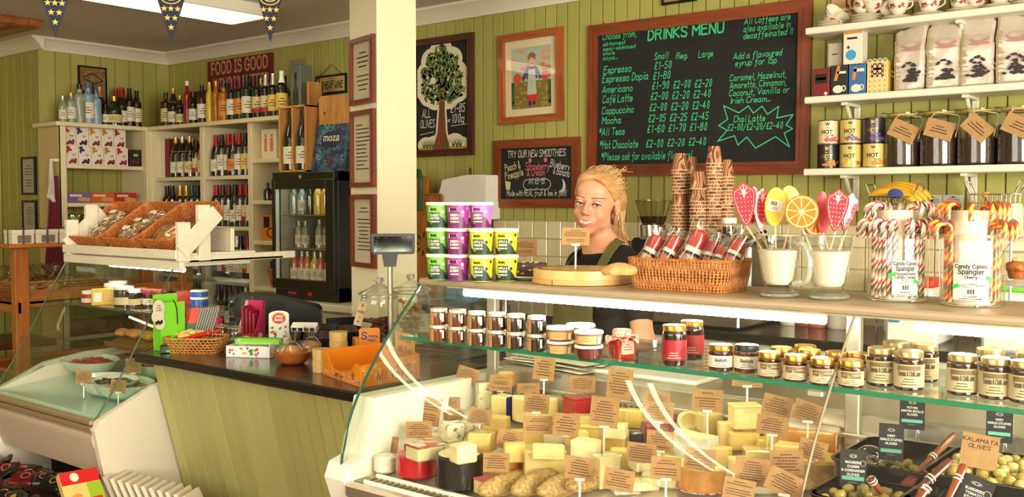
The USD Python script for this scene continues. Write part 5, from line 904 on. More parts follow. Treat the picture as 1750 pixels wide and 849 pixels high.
BRZ=mat('bronze_trim',(182,158,124),.4,.5);part(sc_,'trim_strip',cb(LX0,LX1,2.015,2.045,.645,.668,.006),BRZ);part(sc_,'trim_strip',cb(LX0,LX1,2.018,2.05,.618,.641,.006),BRZ)
part(sc_,'deck_plate',sidepoly([(2.045,.65),(2.06,.678),(2.86,.74),(2.86,.70),(2.045,.62)],LX0,LX1),mat('teal_plate',(176,206,188),.2,coat=.5));part(sc_,'plinth',cb(LX0+.02,LX1-.02,2.3,2.88,0,.45,0),DARK);part(sc_,'rear_panel',cb(LX0,LX1,2.86,2.88,.45,.86,.003),mat('case_front',(206,186,164)))
part(sc_,'top_deck',cb(LX0-.01,LX1+.01,2.405,2.80,1.274,1.292,.003),WHITE);part(sc_,'lamp_tube',tube([(LX0+.3,2.47,1.258),(LX1-.02,2.47,1.258)],.011,8),LED)
part(sc_,'end_bracket',cb(LX1-.004,LX1+.004,2.46,2.76,1.20,1.275,.003),pane('smoked',(.8,.82,.8),2));part(sc_,'bracket_bolt',cat(*[T(lathe([(0,-.004),(.009,-.004),(.009,.004),(0,.006)],12),(LX1+.004,y,1.235),ry=PI/2)for y in(2.53,2.68)]),CHROME)
part(sc_,'glass_shelf',cb(LX0+.01,LX1-.01,2.34,2.72,1.066,1.074,0),MATS['shelf_glass'],smooth=False);part(sc_,'shelf_edge',cb(LX0+.01,LX1-.01,2.337,2.34,1.065,1.075,0),mat('edge_dark'))
part(sc_,'side_lamp',tube(spline([(LX1-.03,2.80,.83),(LX1-.09,2.78,.82),(LX1-.2,2.72,.86),(LX1-.62,2.55,1.0)],6),.006,6),mat('warm_strip',(255,226,150),.4,emit=2.0))
JSH=1.0745
for i,(px,py,kind)in enumerate(((132,520,'tin'),(165,521,'carton'),(195,518,'tall'),(212,524,'jar'),(228,524,'dark'),(240,521,'white'),(256,523,'white'),(272,524,'white'),(202,512,'tall'))):
 p=at(px,py,z=JSH);p[1]=max(2.40,min(p[1],2.66));f=facing(p);L=('flat red tin on the pastry counter shelf','yellow printed carton on the pastry counter shelf','tall white lidded jar on the pastry counter shelf','dark jar with pale lid on the pastry counter shelf','small dark jar beside the pale lidded one','first jam jar with white label on the pastry counter shelf','second jam jar with white label on the pastry counter shelf','third jam jar with white label on the pastry counter shelf','rear tall white lidded jar on the pastry counter shelf')[i]
 if kind=='carton':t=thing('carton',L,'carton',p,f);part(t,'body',cb(-.05,.05,-.03,.03,0,.075,.002),mat('yellow_carton',(206,160,60),.5));part(t,'print',stand(cat(quad(-.04,-.005,.015,.06),T(words(.035,.03,3,2),(.024,.04,0))),(0,-.0305,0)),PAPER);continue
 r,h=(.05,.05)if kind=='tin' else(.046,.085)if kind in('tall','jar')else(.034,.07)
 t=thing('preserve_jar' if kind!='tin' else 'tin',L,'jar' if kind!='tin' else 'tin',p,f)
 part(t,'body',jar_body(r,h,.9),{'tin':mat('red_tin',(170,40,34),.35),'tall':mat('pale_fill',(206,188,140),.3),'jar':BLK,'dark':BLK,'white':mat('jam',(84,20,24),.1,coat=.8)}[kind]);part(t,'lid',lidm(r*.95,h-.004,.014),WAXW if kind!='white' else mat('check_lid',(150,60,60),.5));part(t,'paper_label',patch(-r*1.4,r*1.4,h*.15,h*.55,r+.0006),PAPER if kind in('white','tin')else LFR,smooth=True)
 if kind=='white':part(t,'print',wrap(T(words(r*1.6,h*.25,2,i),(0,h*.35,0)),r+.001),INK)
BOWL=mat('pale_china',(214,224,206),.15,coat=.8)
def dk2(px,py,dz=0.0):
 d=ray(px,py);k=.065/.8;s=(.675+dz-k*2.06-EYE_H)/(d[2]-k*d[1]);return EYE+d*s
FOOD={'red':mat('red_pepper',(160,30,34),.3,coat=.4),'brown':mat('brown_beans',(150,108,60),.4,rgb2=(110,72,36),vs=80),'dark':mat('dark_olives',(44,34,28),.2,coat=.4),'red2':mat('sundried',(150,50,30),.4)}
for i,(px,py,a,b,fd,lb)in enumerate(((128,646,.20,.13,'red','oval white dish of red peppers in the pastry counter'),(155,684,.19,.13,'dark','oval white dish of dark olives in the pastry counter'),(205,696,.19,.125,'brown','oval white dish of brown beans nearest the end panel'),(238,655,.14,.10,'red2','oval white dish of sundried tomatoes behind the bean dish'))):
 p=dk2(px,py,.004)+np.array([-.04,.10,.010]);p[0]=min(p[0],-3.865-a);t=thing('salad_dish',lb,'dish',p,-.15)
 m=lathe([(0,0),(.5,.0),(.78,.35),(1.0,1.0),(.96,1.0),(.72,.42),(.45,.16),(0,.14)],40);m.vertices*=[a,b,.07];part(t,'dish',m,BOWL)
 r_=random.Random(i);fs=[lump(ball(1,sub=1),.25,2,q)for q in range(30)]
 for q,g in enumerate(fs):x,y=r_.uniform(-.6,.6),r_.uniform(-.6,.6);g.vertices*=np.array([.026,.012,.010])*(1.0 if fd!='brown' else .6);g.apply_transform(trimesh.transformations.rotation_matrix(r_.uniform(0,3),(0,0,1)));g.apply_translation((x*a,y*b,.046+.012*(1-x*x-y*y)))
 part(t,'salad',cat(*fs),FOOD[fd],kind='stuff',smooth=60)
 part(t,'salad_bed',T(prism(ellipse(a*.86,b*.86),0,.004),(0,0,.042)),FOOD[fd])
for i,(px,py,Y,tl,lb)in enumerate(((143,645,2.16,.1,'tan card in front of the dark olive dish'),(202,660,2.16,.12,'tan card in front of the brown bean dish'),(228,625,2.42,0,'tan card beside the sundried tomato dish'))):
 price_card(lb,px,py,25,22 if i<2 else 26,Y,tl,'w',drop=.06,seed=40+i)
t=thing('roll_tray','sloping wooden tray of bread rolls inside the pastry counter','tray',(-4.55,2.66,.86),-.1,rx=.35);part(t,'board',cb(-.2,.2,-.09,.09,0,.012,.003),mat('tray_board',(126,84,44),.6));part(t,'lip',cb(-.2,.2,-.1,-.088,0,.03,.003),MATS['tray_board'])
for i in range(6):
 x=-.165+.066*i;solo('bread_roll',lump(ball(1,sub=2,s=(.034,.04,.022)),.003,50,i),mat('roll_crust',(216,160,84),.6,rgb2=(188,124,56),vs=40),f'small golden bread roll, {NUMW[i]} along the sloping tray from the shelf wall','bread roll','rolls on the sloping tray',loc=(-4.55+x,2.66+.02*(i%2),.893),smooth=60)
t=thing('roll_tray','lower dark tray of flat breads inside the pastry counter','tray',(-4.5,2.70,.775),.05);part(t,'board',cb(-.2,.2,-.08,.08,0,.012,.003),MATS['tray_board'])
for i in range(5):solo('flat_bread',lump(ball(1,sub=2,s=(.036,.04,.012)),.002,50,i),mat('roll_crust'),f'flat bread, {NUMW[i]} along the lower dark tray from the shelf wall','bread','flat breads on the lower tray',loc=(-4.66+.078*i,2.68,.7995),smooth=60)
WS=mat('white_wood',(230,222,200),.5,rgb2=(222,212,188),vs=30,st=(.15,1,1),bump=.15)
t=thing('basket_stand','white wooden slatted stand holding three tilted baskets','stand')
part(t,'front_board',cb(LX0-.02,LX1+.06,2.40,2.425,1.262,1.302,.003),WS);part(t,'shelf_board',cb(LX0-.0,LX1+.05,2.39,2.80,1.318,1.334,.003),WS);part(t,'front_board',cb(LX0+.0,LX1+.05,2.385,2.402,1.31,1.35,.003),WS);part(t,'base_board',cb(LX0-.02,LX1+.06,2.425,2.95,1.2925,1.306,.003),WS)
part(t,'side_board',cb(LX1+.03,LX1+.06,2.44,3.02,1.292,1.325,.003),WS)
for x in(LX0+.03,LX1+.055):
 for y,z1 in((2.42,1.47),(2.52,1.545)):part(t,'post',cb(x-.014,x+.014,y-.03,y+.03,1.30,z1,.003),WS)
 sl=cb(-.006,.006,-.125,.125,-.038,.038,.003);part(t,'slat',T(sl,(x+.02 if x>-4 else x,2.49,1.428),rx=.75),WS)
part(t,'top_rail',cb(LX0+.02,LX1+.06,2.66,2.68,1.335,1.44,.003),WS)
PASTRY=mat('golden_pastry',(232,166,74),.5,rgb2=(206,128,48),vs=30,bump=.3,bs=40);DOUGH=mat('bagged_biscuit',(222,186,140),.6,rgb2=(140,98,60),vs=40)
for i in range(3):
 x=LX0+.165+.315*i;c=np.array([x,2.565,1.412]);tilt=.58
 basket('tilted_basket',('tilted wicker basket of small bags nearest the shelf wall','middle tilted wicker basket of bagged biscuits','tilted wicker basket holding a golden bagged pastry')[i],'basket',c,0,.27,.27,.072,.13,10,68,.0032,0,rx=tilt,m=mat('red_wicker',(200,122,58),.5,rgb2=(166,92,36),vs=50))
 for k in range(3 if i<2 else 1):
  q=c+np.array([R.uniform(-.03,.03),(-.075+.065*k)*math.cos(tilt)-.02,(-.075+.065*k)*math.sin(tilt)+.04]);s=1.5 if i<2 else 2.9
  u=thing('pastry_bag',(f'bag of small biscuits, {NUMW[k]} from the bottom of the tilted basket by the shelf wall',f'clear bag of biscuits, {NUMW[k]} from the bottom of the middle tilted basket','golden bagged pastry in the tilted basket by the white posts')[i],'bag',q,R.uniform(-.4,.4),rx=tilt)
  part(u,'contents',lump(ball(1,sub=3,s=(.05*s/1.5,.036*s/1.5,.018*s/1.6)),.008,30,k+i),PASTRY if i==2 else DOUGH);part(u,'film',lump(ball(1,sub=3,s=(.062*s/1.5,.045*s/1.5,.022*s/1.6)),.012,38,k+i+5),CELLO,smooth=25)
  if i<2:part(u,'paper_label',cb(-.02,.02,-.012,.012,.034,.036,0),PAPER)
BP=wood('red_wood',(118,48,26),(86,32,18),'x',coat=.2)
t=thing('display_bench','low red brown wooden bench in front of the counters','bench');part(t,'top_board',cb(-5.6,-2.9,1.5,2.20,.265,.29,.004),BP)
for x in(-5.5,-4.2,-3.0):
 for y in(1.56,2.13):part(t,'leg',cb(x-.03,x+.03,y-.03,y+.03,0,.266,.004),BP)
FO=[mat('foil_maroon',(86,16,24),.25,.3,bump=.5,bs=40),mat('foil_black',(18,18,20),.25,.2,bump=.5,bs=40),mat('foil_red',(100,14,24),.25,.3,bump=.5,bs=40),mat('foil_yellow',(180,146,40),.3,.2)]
r_=random.Random(5)
for k in range(26):
 x=-4.72+.062*(k%13)+r_.uniform(-.03,.03);y=1.86+.12*(k//13)+r_.uniform(-.03,.03);z=.31+.045*(k//13)+r_.uniform(0,.03);c=r_.choice((0,0,1,1,2));c=1 if(x>-4.35 and k<13)else c
 u=thing('sweets_bag',f'{("maroon", "black", "red")[c]} foil sweets bag, {NUMW[k%13]} from the far end of the {"upper" if k > 12 else "lower"} heap layer','sweets bag',(x,y,z),r_.uniform(-.8,.8),'foil bags heaped under the pastry counter',rx=r_.uniform(.2,.8))
 m=cb(-.06,.06,-.045,.045,-.014,.014,.012).subdivide().subdivide();m.vertices[:,2]*=(1.1-np.abs(m.vertices[:,1]/.045)**3*.8);part(u,'foil',lump(m,.007,40,k),FO[c],smooth=25);part(u,'print',T(flat(ellipse(.022,.02).difference(ellipse(.016,.014))if k%3 else ellipse(.02,.016)),(r_.uniform(-.02,.02),0,.0185)),FO[3]if k%2 else mat('foil_print',(150,96,110),.4))
p=at(143,838,y=1.93);u=thing('biscuit_box','red yellow and lime biscuit box leaning among the sweets bags','box',p,facing(p)+.35,rx=-.75)
w,h=.15,.19;part(u,'body',cb(-w/2,w/2,-.0,.035,-h/2,h/2,.002),mat('biscuit_yellow',(226,190,110),.4));part(u,'red_print',stand(quad(-w/2+.001,w/2-.001,h*.18,h/2-.002),(0,-.0005,0)),mat('box_red',(200,30,34),.4));part(u,'green_print',stand(cat(quad(w*.12,w/2-.001,-h/2,h*.17)),(0,-.0005,0)),mat('box_lime',(150,180,40),.4));part(u,'picture_print',stand(flat(unary_union([ellipse(.02,.012,-.03,-.02),ellipse(.02,.012,-.015,-.045),ellipse(.018,.012,-.045,-.05)]),.0008),(0,-.0005,0)),PASTRY);part(u,'emblem',stand(flat(ellipse(.017,.02,-.02,h*.34),.0009),(0,-.0005,0)),PAPER);part(u,'red_print',stand(quad(w*.18,w*.42,-h*.4,-h*.18,.0009),(0,-.0005,0)),mat('box_red'))
t=thing('booklet_tray','red wooden tray holding white booklets at the counter foot','tray',(-3.5,2.12,.2905),.10)
part(t,'base',cb(-.30,.30,-.07,.075,0,.012,.003),BP);part(t,'back_panel',cb(-.30,.30,.07,.082,0,.10,.003),BP);part(t,'front_panel',cb(-.30,.30,-.078,-.066,0,.035,.003),BP);part(t,'end_panel',cb(.29,.302,-.078,.082,0,.12,.003),BP)
def bk(label,group):
 u=thing('booklet',label,'booklet',(0,0,0),0,group);part(u,'cover',cb(-.001,.004,-.06,.06,0,.15,.0008),mat('booklet_white',(228,216,198),.5));part(u,'pages',cb(.004,.012,-.058,.058,.001,.148,.0005),PAPER);part(u,'back_cover',cb(.012,.014,-.06,.06,0,.15,.0005),MATS['booklet_white']);return u
for i in range(11):many('booklet',bk,(-3.77+.049*i,2.12+.005*i,.304),.55,f'white booklet leaning in the red tray, {NUMW[i]} from the white end panel','white booklets in the red tray',ry=-.42)
CRT=wood('crate_wood',(140,64,28),(104,44,20),'x')
t=thing('floor_crate','red brown wooden floor crate of packets beyond the pastry counter','crate',(-6.1,2.62,0),.05)
part(t,'side_panel',cb(-.35,.45,-.02,0,0,.42,.004),CRT);part(t,'side_panel',cb(-.35,.45,.5,.52,0,.42,.004),CRT);part(t,'end_panel',cb(.43,.45,0,.5,0,.42,.004),CRT);part(t,'base',cb(-.35,.43,0,.5,.3,.32,.003),CRT)
for k in range(14):
 c=((206,176,60),(150,36,30),(226,216,190),(90,110,50),(60,30,24))[k%5];solo('snack_packet',lump(cb(-.08,.08,-.045,.045,-.012,.012,.01).subdivide().subdivide(),.008,35,k),mat(f'packet_{k%5}',c,.35,coat=.3),f'{("yellow", "red", "cream", "green", "brown")[k%5]} packet in the floor crate, {NUMW[k%7]} along its {"rear" if k > 6 else "front"} row','packet','packets in the floor crate',loc=(-6.35+.11*(k%7),2.74+.18*(k//7),.352+.012*(k%3)),rz=R.uniform(-.5,.5),rx=.3,smooth=25)
# ================================================================ wooden table stand by the wall shelves
PINE=wood('orange_pine',(190,112,44),(158,84,28),'z',coat=.3);PINEX=wood('orange_pine_y',(192,116,48),(160,86,30),'y',coat=.3)
t=thing('pine_stand','orange pine display stand with posts and rails by the shelves','stand')
TY0,TY1,TX0,TX1=2.66,3.82,-6.45,-5.9
part(t,'top_board',cb(TX0-.03,TX1+.03,TY0-.04,TY1+.04,1.288,1.312,.004),PINEX)
for x in(TX0,TX1-.06):
 for y in(TY0,TY1-.06):part(t,'post',cb(x,x+.06,y,y+.085,0,1.288,.005),PINE)
for z0,z1 in((.93,1.03),(.52,.58)):
 part(t,'side_rail',cb(TX1-.045,TX1-.02,TY0+.08,TY1-.06,z0,z1,.004),PINEX);part(t,'side_rail',cb(TX0+.02,TX0+.045,TY0+.08,TY1-.06,z0,z1,.004),PINEX);part(t,'shelf_board',cb(TX0+.02,TX1-.02,TY0+.01,TY1-.01,z0+.02,z0+.04,.003),PINEX)
part(t,'end_rail',cb(TX0-.5,TX1,TY0+.01,TY0+.035,.90,.97,.004),wood('orange_pine_x',(192,110,40),(160,82,26),'x',coat=.3));part(t,'lower_panel',cb(TX0-.5,TX0+.02,TY0+.0,TY0+.5,.62,.66,.004),MATS['red_wood'])
basket('long_basket','long wicker basket of clear bags on the pine stand','basket',(-6.15,2.95,.9705),0,.40,.52,.11,.08,8,64,.0034,0)
basket('long_basket','second long wicker basket of clear bags beyond the pine stand','basket',(-6.68,2.72,.9705),.2,.36,.40,.09,.08,7,56,.0034,0)
for k in range(10):gift_bag(f'clear bag of pale sweets, {NUMW[k%4]} across row {("one", "two", "three")[k//4]} of the long basket',np.array([-6.28+.1*(k%4),2.78+.13*(k//4),1.01]),1.7,mat('pale_sweets',(206,176,116),.5,rgb2=(180,140,80),vs=40),'sweet bags in the long basket',R.uniform(0,3))
for k in range(4):gift_bag(f'clear bag, {NUMW[k]} from the far end of the second long basket',np.array([-6.8+.09*k,2.66+.03*(k%2),1.0]),1.3,MATS['pale_sweets'],'sweet bags in the second long basket',R.uniform(0,3))
RIB=mat('grey_ribbon',(96,84,96),.4)
def gbox(label,group):
 u=thing('gift_box',label,'gift box',(0,0,0),0,group);part(u,'box',cb(-.05,.05,-.065,.065,0,.078,.002),WHITE);part(u,'lid',cb(-.052,.052,-.067,.067,.058,.082,.002),WHITE)
 part(u,'ribbon',cat(cb(-.053,.053,-.006,.006,.0,.083,0),cb(-.006,.006,-.068,.068,0,.083,0)),RIB);part(u,'bow',tube(spline([(-.0,0,.084),(.02,.012,.094),(.03,0,.086),(0,0,.084),(-.02,-.012,.094),(-.03,0,.086)],5,True),.003,5,True),RIB);part(u,'card',T(stand(quad(-.035,.045,.006,.05)),(.0525,0,0),rz=PI/2),mat('grey_card',(128,112,96),.6));return u
for i in range(5):many('gift_box',gbox,(-5.97,2.72+.145*i,1.3125),R.uniform(-.06,.06),f'white gift box with ribbon, {NUMW[i]} on the pine stand from the door side','white gift boxes on the pine stand')
# ================================================================ pictures and boards on the back wall
MAHO=wood('frame_wood',(140,64,28),(104,42,18),'x',8,.4,.3);MAHZ=wood('frame_wood_z',(140,64,28),(104,42,18),'z',8,.4,.3)
def mitre(parent,w,h,b,d=.022,mh=MAHO,mv=MAHZ,org=(0,0,0),rz=0):
 """four mitred frame bars round w x h (outer), standing, back at local y = 0"""
 pr=lambda p:T(stand(prism(Polygon(p),0,d)),org,rz)
 ib=[(-w/2+b,-h/2+b),(w/2-b,-h/2+b),(w/2-b,h/2-b),(-w/2+b,h/2-b)];ob=[(-w/2,-h/2),(w/2,-h/2),(w/2,h/2),(-w/2,h/2)]
 for i in range(4):
  j=(i+1)%4;part(parent,'frame_bar',pr([ob[i],ob[j],ib[j],ib[i]]),mh if i%2==0 else mv,smooth=False)
  o2=lambda p,q,t:(p[0]+(q[0]-p[0])*t,p[1]+(q[1]-p[1])*t)
  part(parent,'frame_lip',T(stand(prism(Polygon([o2(ib[i],ob[i],.28),o2(ib[j],ob[j],.28),ib[j],ib[i]]),d,d+.005)),org,rz),mh if i%2==0 else mv,smooth=False)
YW=4.498
def wallthing(name,label,cat_,x0,x1,z0,z1,kind=None,y=YW,tilt=0.0):
 t=thing(name,label,cat_,((x0+x1)/2,y,(z0+z1)/2),0,ry=tilt,kind=kind);return t,x1-x0,z1-z0
m0,m1_=at(1006,42,y=4.49),at(1388,0,y=4.49);bb=at(1008,302,y=4.49),at(1381,295,y=4.49)
X0,X1,Z0,Z1=m0[0],m1_[0],(bb[0][2]+bb[1][2])/2-.003,(m0[2]+m1_[2])/2
t,W,H=wallthing('menu_board','big wood framed chalkboard with the green drinks menu','menu board',X0,X1,Z0,Z1,tilt=math.radians(.5))
mitre(t,W,H,.062);part(t,'board',stand(prism(sbox(-W/2+.05,-H/2+.05,W/2-.05,H/2-.05),0,.010)),BLACKC,smooth=False)
CHG=mat('green_chalk',(58,190,122),.8)
def mp(px,py):
 q=at(px,py,y=4.488);return q[0]-(X0+X1)/2,q[2]-(Z0+Z1)/2
def menu(s,px,py,pxe,h,r=.075,slant=.22):
 a=mp(px,py);b=mp(pxe,py-(pxe-px)*(.112-.0003*py));w=b[0]-a[0];a=(a[0],(a[1]+b[1])/2)
 part(t,'lettering',stand(chalkm(s,h,x=a[0],y=a[1],rot=0,w=w,r=r,slant=slant,z=.0106)),CHG,smooth=False)
menu('DRINKS MENU',1107,68,1239,.050,.095,.05)
for s,x,y,e,h in(('Choose from,',1029,69,1088,.032),('skimmed',1030,80,1068,.021),('semi-skimmed',1030,88,1086,.021),('whole',1030,96,1051,.02),('soya...',1030,104,1056,.02),
 ('Small',1118,102,1143,.032),('Reg.',1155,101,1176,.030),('Large',1193,98,1219,.032),('All Coffees are',1271,40,1351,.029),('also available in',1270,53,1351,.029),('decaffeinated !!',1270,65,1355,.029),
 ('Add a flavoured',1253,100,1337,.029),('syrup for 15p',1256,112,1328,.029),('Caramel, Hazelnut,',1247,137,1345,.029),('Amaretto, Cinnamon,',1247,150,1345,.029),('Coconut, Vanilla or',1246,163,1350,.029),('Irish Cream...',1248,176,1318,.028),
 ('Chai Latte',1254,208,1309,.031),('£2-00/£2-20/£2-40',1244,222,1339,.030),
 ('Espresso',1031,127,1080,.038),('Espresso Dopia',1029,142,1109,.038),('Americano',1029,160,1082,.036),('Café Latte',1030,177,1082,.038),('Cappuccino',1029,196,1084,.036),('Mocha',1029,213,1063,.036),('*All Teas',1024,233,1069,.038),('*Hot Chocolate',1025,255,1092,.040),('*Please ask for available flavours!',1028,275,1184,.038)):
 menu(s,x,y,e,h)
for row,(y,a)in enumerate(((119,'1-50'),(136,'1-80'),(153,'1-90 2-00 2-20'),(171,'2-00 2-20 2-40'),(190,'2-00 2-20 2-40'),(209,'2-05 2-25 2-45'),(227,'1-60 1-70 1-80'),(252,'2-00 2-20 2-40'))):
 for k,s in enumerate(a.split()):
  x=(1118-row*1.9+k*(36.5));menu('£'+s,x,y-k*2,x+30,.036)
bur=[(1237,180),(1263,192),(1279,180),(1288,192),(1303,180),(1312,194),(1331,180),(1328,200),(1356,194),(1344,212),(1355,218),(1341,226),(1350,249),(1326,232),(1292,252),(1277,233),(1262,247),(1256,231),(1227,241),(1243,222),(1229,214),(1244,203)]
part(t,'burst_outline',stand(flat(LineString([mp(*q)for q in bur]+[mp(*bur[0])]).buffer(.0028),.0106)),CHG,smooth=False)
for x in(-W*.42,W*.3):part(t,'hook',T(cb(-.006,.006,-.008,-.001,0,.016,.002),(x,0,H/2-.002)),GOLD)
def corners(px0,px1,pyt,pyb,y=4.49):
 a,b=at(px0,(pyt[0]+pyb[0])/2,y=y),at(px1,(pyt[1]+pyb[1])/2,y=y)
 z1=(at(px0,pyt[0],y=y)[2]+at(px1,pyt[1],y=y)[2])/2;z0=(at(px0,pyb[0],y=y)[2]+at(px1,pyb[1],y=y)[2])/2;return a[0],b[0],z0,z1
X0,X1,Z0,Z1=corners(846,992,(241,233),(355,355));t,W,H=wallthing('smoothie_board','small wood framed chalkboard advertising new smoothies','chalkboard',X0,X1,Z0,Z1)
mitre(t,W,H,.05);part(t,'board',stand(prism(sbox(-W/2+.04,-H/2+.04,W/2-.04,H/2-.04),0,.010)),BLACKC,smooth=False)
CHW=mat('white_chalk',(196,190,176),.9);CHR=mat('red_chalk',(196,104,100),.9);CHY=mat('cream_chalk',(206,190,130),.9)
def ch(s,h,cx,y,w,m=CHW,rot=0.0,r=.075):part(t,'lettering',stand(chalkm(s,h*.9,cx=cx*W*.88,y=y*H*.86,rot=rot,w=w*W*.88,r=r,z=.0106)),m,smooth=False)
ch('TRY OUR NEW SMOOTHIES',.042,.0,.28,.78);ch('Peach &',.045,-.31,.075,.22,CHY,.2);ch('Pineapple',.045,-.29,-.06,.26,CHY,.2);ch('Strawberry',.048,.02,.06,.32,CHR);ch('& Cream',.042,.0,-.035,.24,CHR);ch('Blueberry',.045,.31,.07,.26,CHW,-.2);ch('& Banana',.042,.33,-.04,.22,CHW,-.2);ch('All £2-95',.036,.01,-.175,.22);ch('Made with REAL fruit & low in fat!!',.034,0,-.375,.80)
part(t,'cloud_outline',stand(flat(unary_union([ellipse(.035,.028,.018*W*0+x*W,-.16*H,16)for x in(-.09,-.03,.05,.11)]).buffer(.004).difference(unary_union([ellipse(.035,.028,x*W,-.16*H,16)for x in(-.09,-.03,.05,.11)])),.0106)),CHW)
part(t,'moon_drawing',stand(flat(ellipse(.03,.04,.29*W,-.19*H).difference(ellipse(.03,.04,.29*W-.018,-.18*H+.006)),.0106)),CHW);part(t,'glass_drawing',stand(flat(Polygon([(-.34*W-.02,-.1*H),(-.34*W+.024,-.12*H),(-.34*W+.016,-.24*H),(-.34*W-.012,-.23*H)]),.0106)),CHY)
part(t,'berry_drawing',stand(flat(unary_union([ellipse(.012,.014,-.07*W,.19*H),ellipse(.012,.014,.11*W,.19*H)]),.0106)),CHR)
X0,X1,Z0,Z1=corners(705,810,(71,54),(271,263));t,W,H=wallthing('olive_board','dark framed board with a painted olive tree and prices','chalkboard',X0,X1,Z0,Z1)
mitre(t,W,H,.04,mh=wood('dark_frame',(84,32,22),(58,20,14),'x'),mv=wood('dark_frame_z',(84,32,22),(58,20,14),'z'));part(t,'board',stand(prism(sbox(-W/2+.03,-H/2+.03,W/2-.03,H/2-.03),0,.010)),BLACKC,smooth=False)
cu=lambda x,y:(x*W,y*H)
crown=unary_union([ellipse(.16*W,.09*H,*cu(x,y))for x,y in((-.02,.38),(-.16,.31),(.14,.30),(-.24,.2),(.22,.18),(-.26,.08),(.25,.05),(-.2,.03),(.2,.04),(0,.2),(0,.08),(-.1,.0),(.1,0))])
trunk=Polygon([cu(-.07,.1),cu(.05,.1),cu(.04,-.1),cu(.06,-.3),cu(.13,-.44),cu(-.16,-.44),cu(-.08,-.3),cu(-.05,-.1)])
base=unary_union([ellipse(.12*W,.05*H,*cu(x,y))for x,y in((-.26,-.40),(-.12,-.39),(.2,-.38),(.3,-.41),(.05,-.42))])
part(t,'white_outline',stand(flat(unary_union([crown,trunk,base]).buffer(.014).intersection(sbox(-W/2+.045,-H/2+.045,W/2-.045,H/2-.045)),.0104)),mat('outline_cream',(216,206,176),.7))
r_=random.Random(2);LF=[mat('leaf_dark',(40,58,34),.7),mat('leaf_mid',(72,92,46),.7),mat('leaf_light',(112,128,62),.7)]
for k in range(3):
 lv=[]
 for _ in range(300):
  x,y=r_.uniform(-.4,.4),r_.uniform(-.12,.46)
  g=affinity.translate(affinity.rotate(ellipse(.020,.0075,0,0,8),r_.uniform(0,180),origin=(0,0)),x*W,y*H)
  if crown.buffer(-.012).contains(g):lv.append(g)
 part(t,'leaf_print',stand(cat(*[flat(q,.0108+.0003*k)for q in lv])),LF[k])
part(t,'trunk_print',stand(flat(trunk,.0107)),mat('trunk_brown',(140,70,36),.7));part(t,'trunk_shade',stand(flat(unary_union([LineString([cu(-.02+.03*i,.12),cu(-.01+.02*i,-.1),cu(-.02+.03*i,-.3),cu(-.04+.06*i,-.43)]).buffer(.003)for i in range(-1,3)]+[LineString([cu(-.02,.1),cu(-.18,.22)]).buffer(.005),LineString([cu(.02,.1),cu(.18,.24)]).buffer(.005)]),.0111)),mat('trunk_line',(84,40,22),.7))
part(t,'grass_print',stand(flat(unary_union([Polygon([cu(x-.012,-.43),cu(x+.012,-.43),cu(x+dx,-.43+.08)])for x in(-.3,-.25,-.2,-.15,.18,.24,.29,.02,.08)for dx in(-.05,0,.05)]),.011)),LF[1]);part(t,'ground_print',stand(flat(sbox(-W*.38,-H*.44,W*.38,-H*.42),.0106)),mat('ground_yellow',(170,150,60),.7))
for s,h,cx,y,w in(('ALL',.055,-.29,-.19,.17),('OLIVES',.05,-.27,-.29,.28),('£1-85',.055,.29,-.16,.27),('per',.028,.12,-.25,.08),('100g',.055,.29,-.26,.24)):ch(s,h,cx,y,w)
part(t,'underline',stand(flat(unary_union([LineString([cu(-.37,-.31),cu(-.14,-.29)]).buffer(.002),LineString([cu(.14,-.25),cu(.4,-.24)]).buffer(.002)]),.0106)),CHW)
X0,X1,Z0,Z1=corners(854,963,(62,45),(214,206));t,W,H=wallthing('framed_painting',"child's painting of a figure in an apron, framed",'picture',X0,X1,Z0,Z1,tilt=math.radians(-.8))
ORF=wood('light_frame',(176,92,40),(140,66,26),'x',coat=.3);mitre(t,W,H,.042,mh=ORF,mv=wood('light_frame_z',(176,92,40),(140,66,26),'z',coat=.3));part(t,'mount',stand(prism(sbox(-W/2+.03,-H/2+.03,W/2-.03,H/2-.03),0,.006)),mat('mount_card',(222,204,164),.8),smooth=False)
PM=lambda k,c:mat('paint_'+k,c,.8)
def pp(poly,k,c,z):part(t,'painting_print',stand(flat(poly,z)),PM(k,c),smooth=False)
w,h=W*.31,H*.335
pp(sbox(-w,-h,w,h),'sky',(176,180,164),.0064);pp(sbox(-w,-h,w,-h*.12),'grass',(128,108,40),.0068);pp(unary_union([sbox(-w,-h*.9,-w*.86,-h*.12),sbox(w*.86,-h*.9,w,-h*.12)]),'green',(36,92,60),.007)
blob=lambda n,ys,sd,a=.022:unary_union([ellipse(a*q.uniform(.6,1.4),a*.5,q.uniform(-w*.9,w*.9),q.uniform(*ys)*h,12)for q in[random.Random(sd)]for _ in range(n)]).intersection(sbox(-w,-h,w,h))
pp(blob(14,(.35,.9),1),'orange',(222,150,92),.007);pp(blob(9,(.0,.5),2,.026),'rose',(190,110,96),.0072);pp(unary_union([ellipse(.03,.03,-w*.7,-.0*h),ellipse(.03,.026,w*.72,.02*h)]).intersection(sbox(-w,-h,w,h)),'red',(206,74,52),.0074);pp(blob(40,(-.95,-.15),5,.012),'straw',(160,136,60),.007)
pp(unary_union([ellipse(.03,.026,w*.05,h*.66)]),'hair',(142,92,66),.0076);pp(ellipse(.021,.024,w*.05,h*.5),'face',(224,178,148),.008);pp(unary_union([Polygon([(w*.05-.028,h*.36),(w*.05+.028,h*.36),(w*.05+.04,-h*.05),(w*.05-.04,-h*.05)]),LineString([(w*.05-.03,h*.3),(w*.05-.062,-h*.05)]).buffer(.009),LineString([(w*.05+.03,h*.3),(w*.05+.06,-h*.02)]).buffer(.009)]),'blue',(46,62,128),.0078)
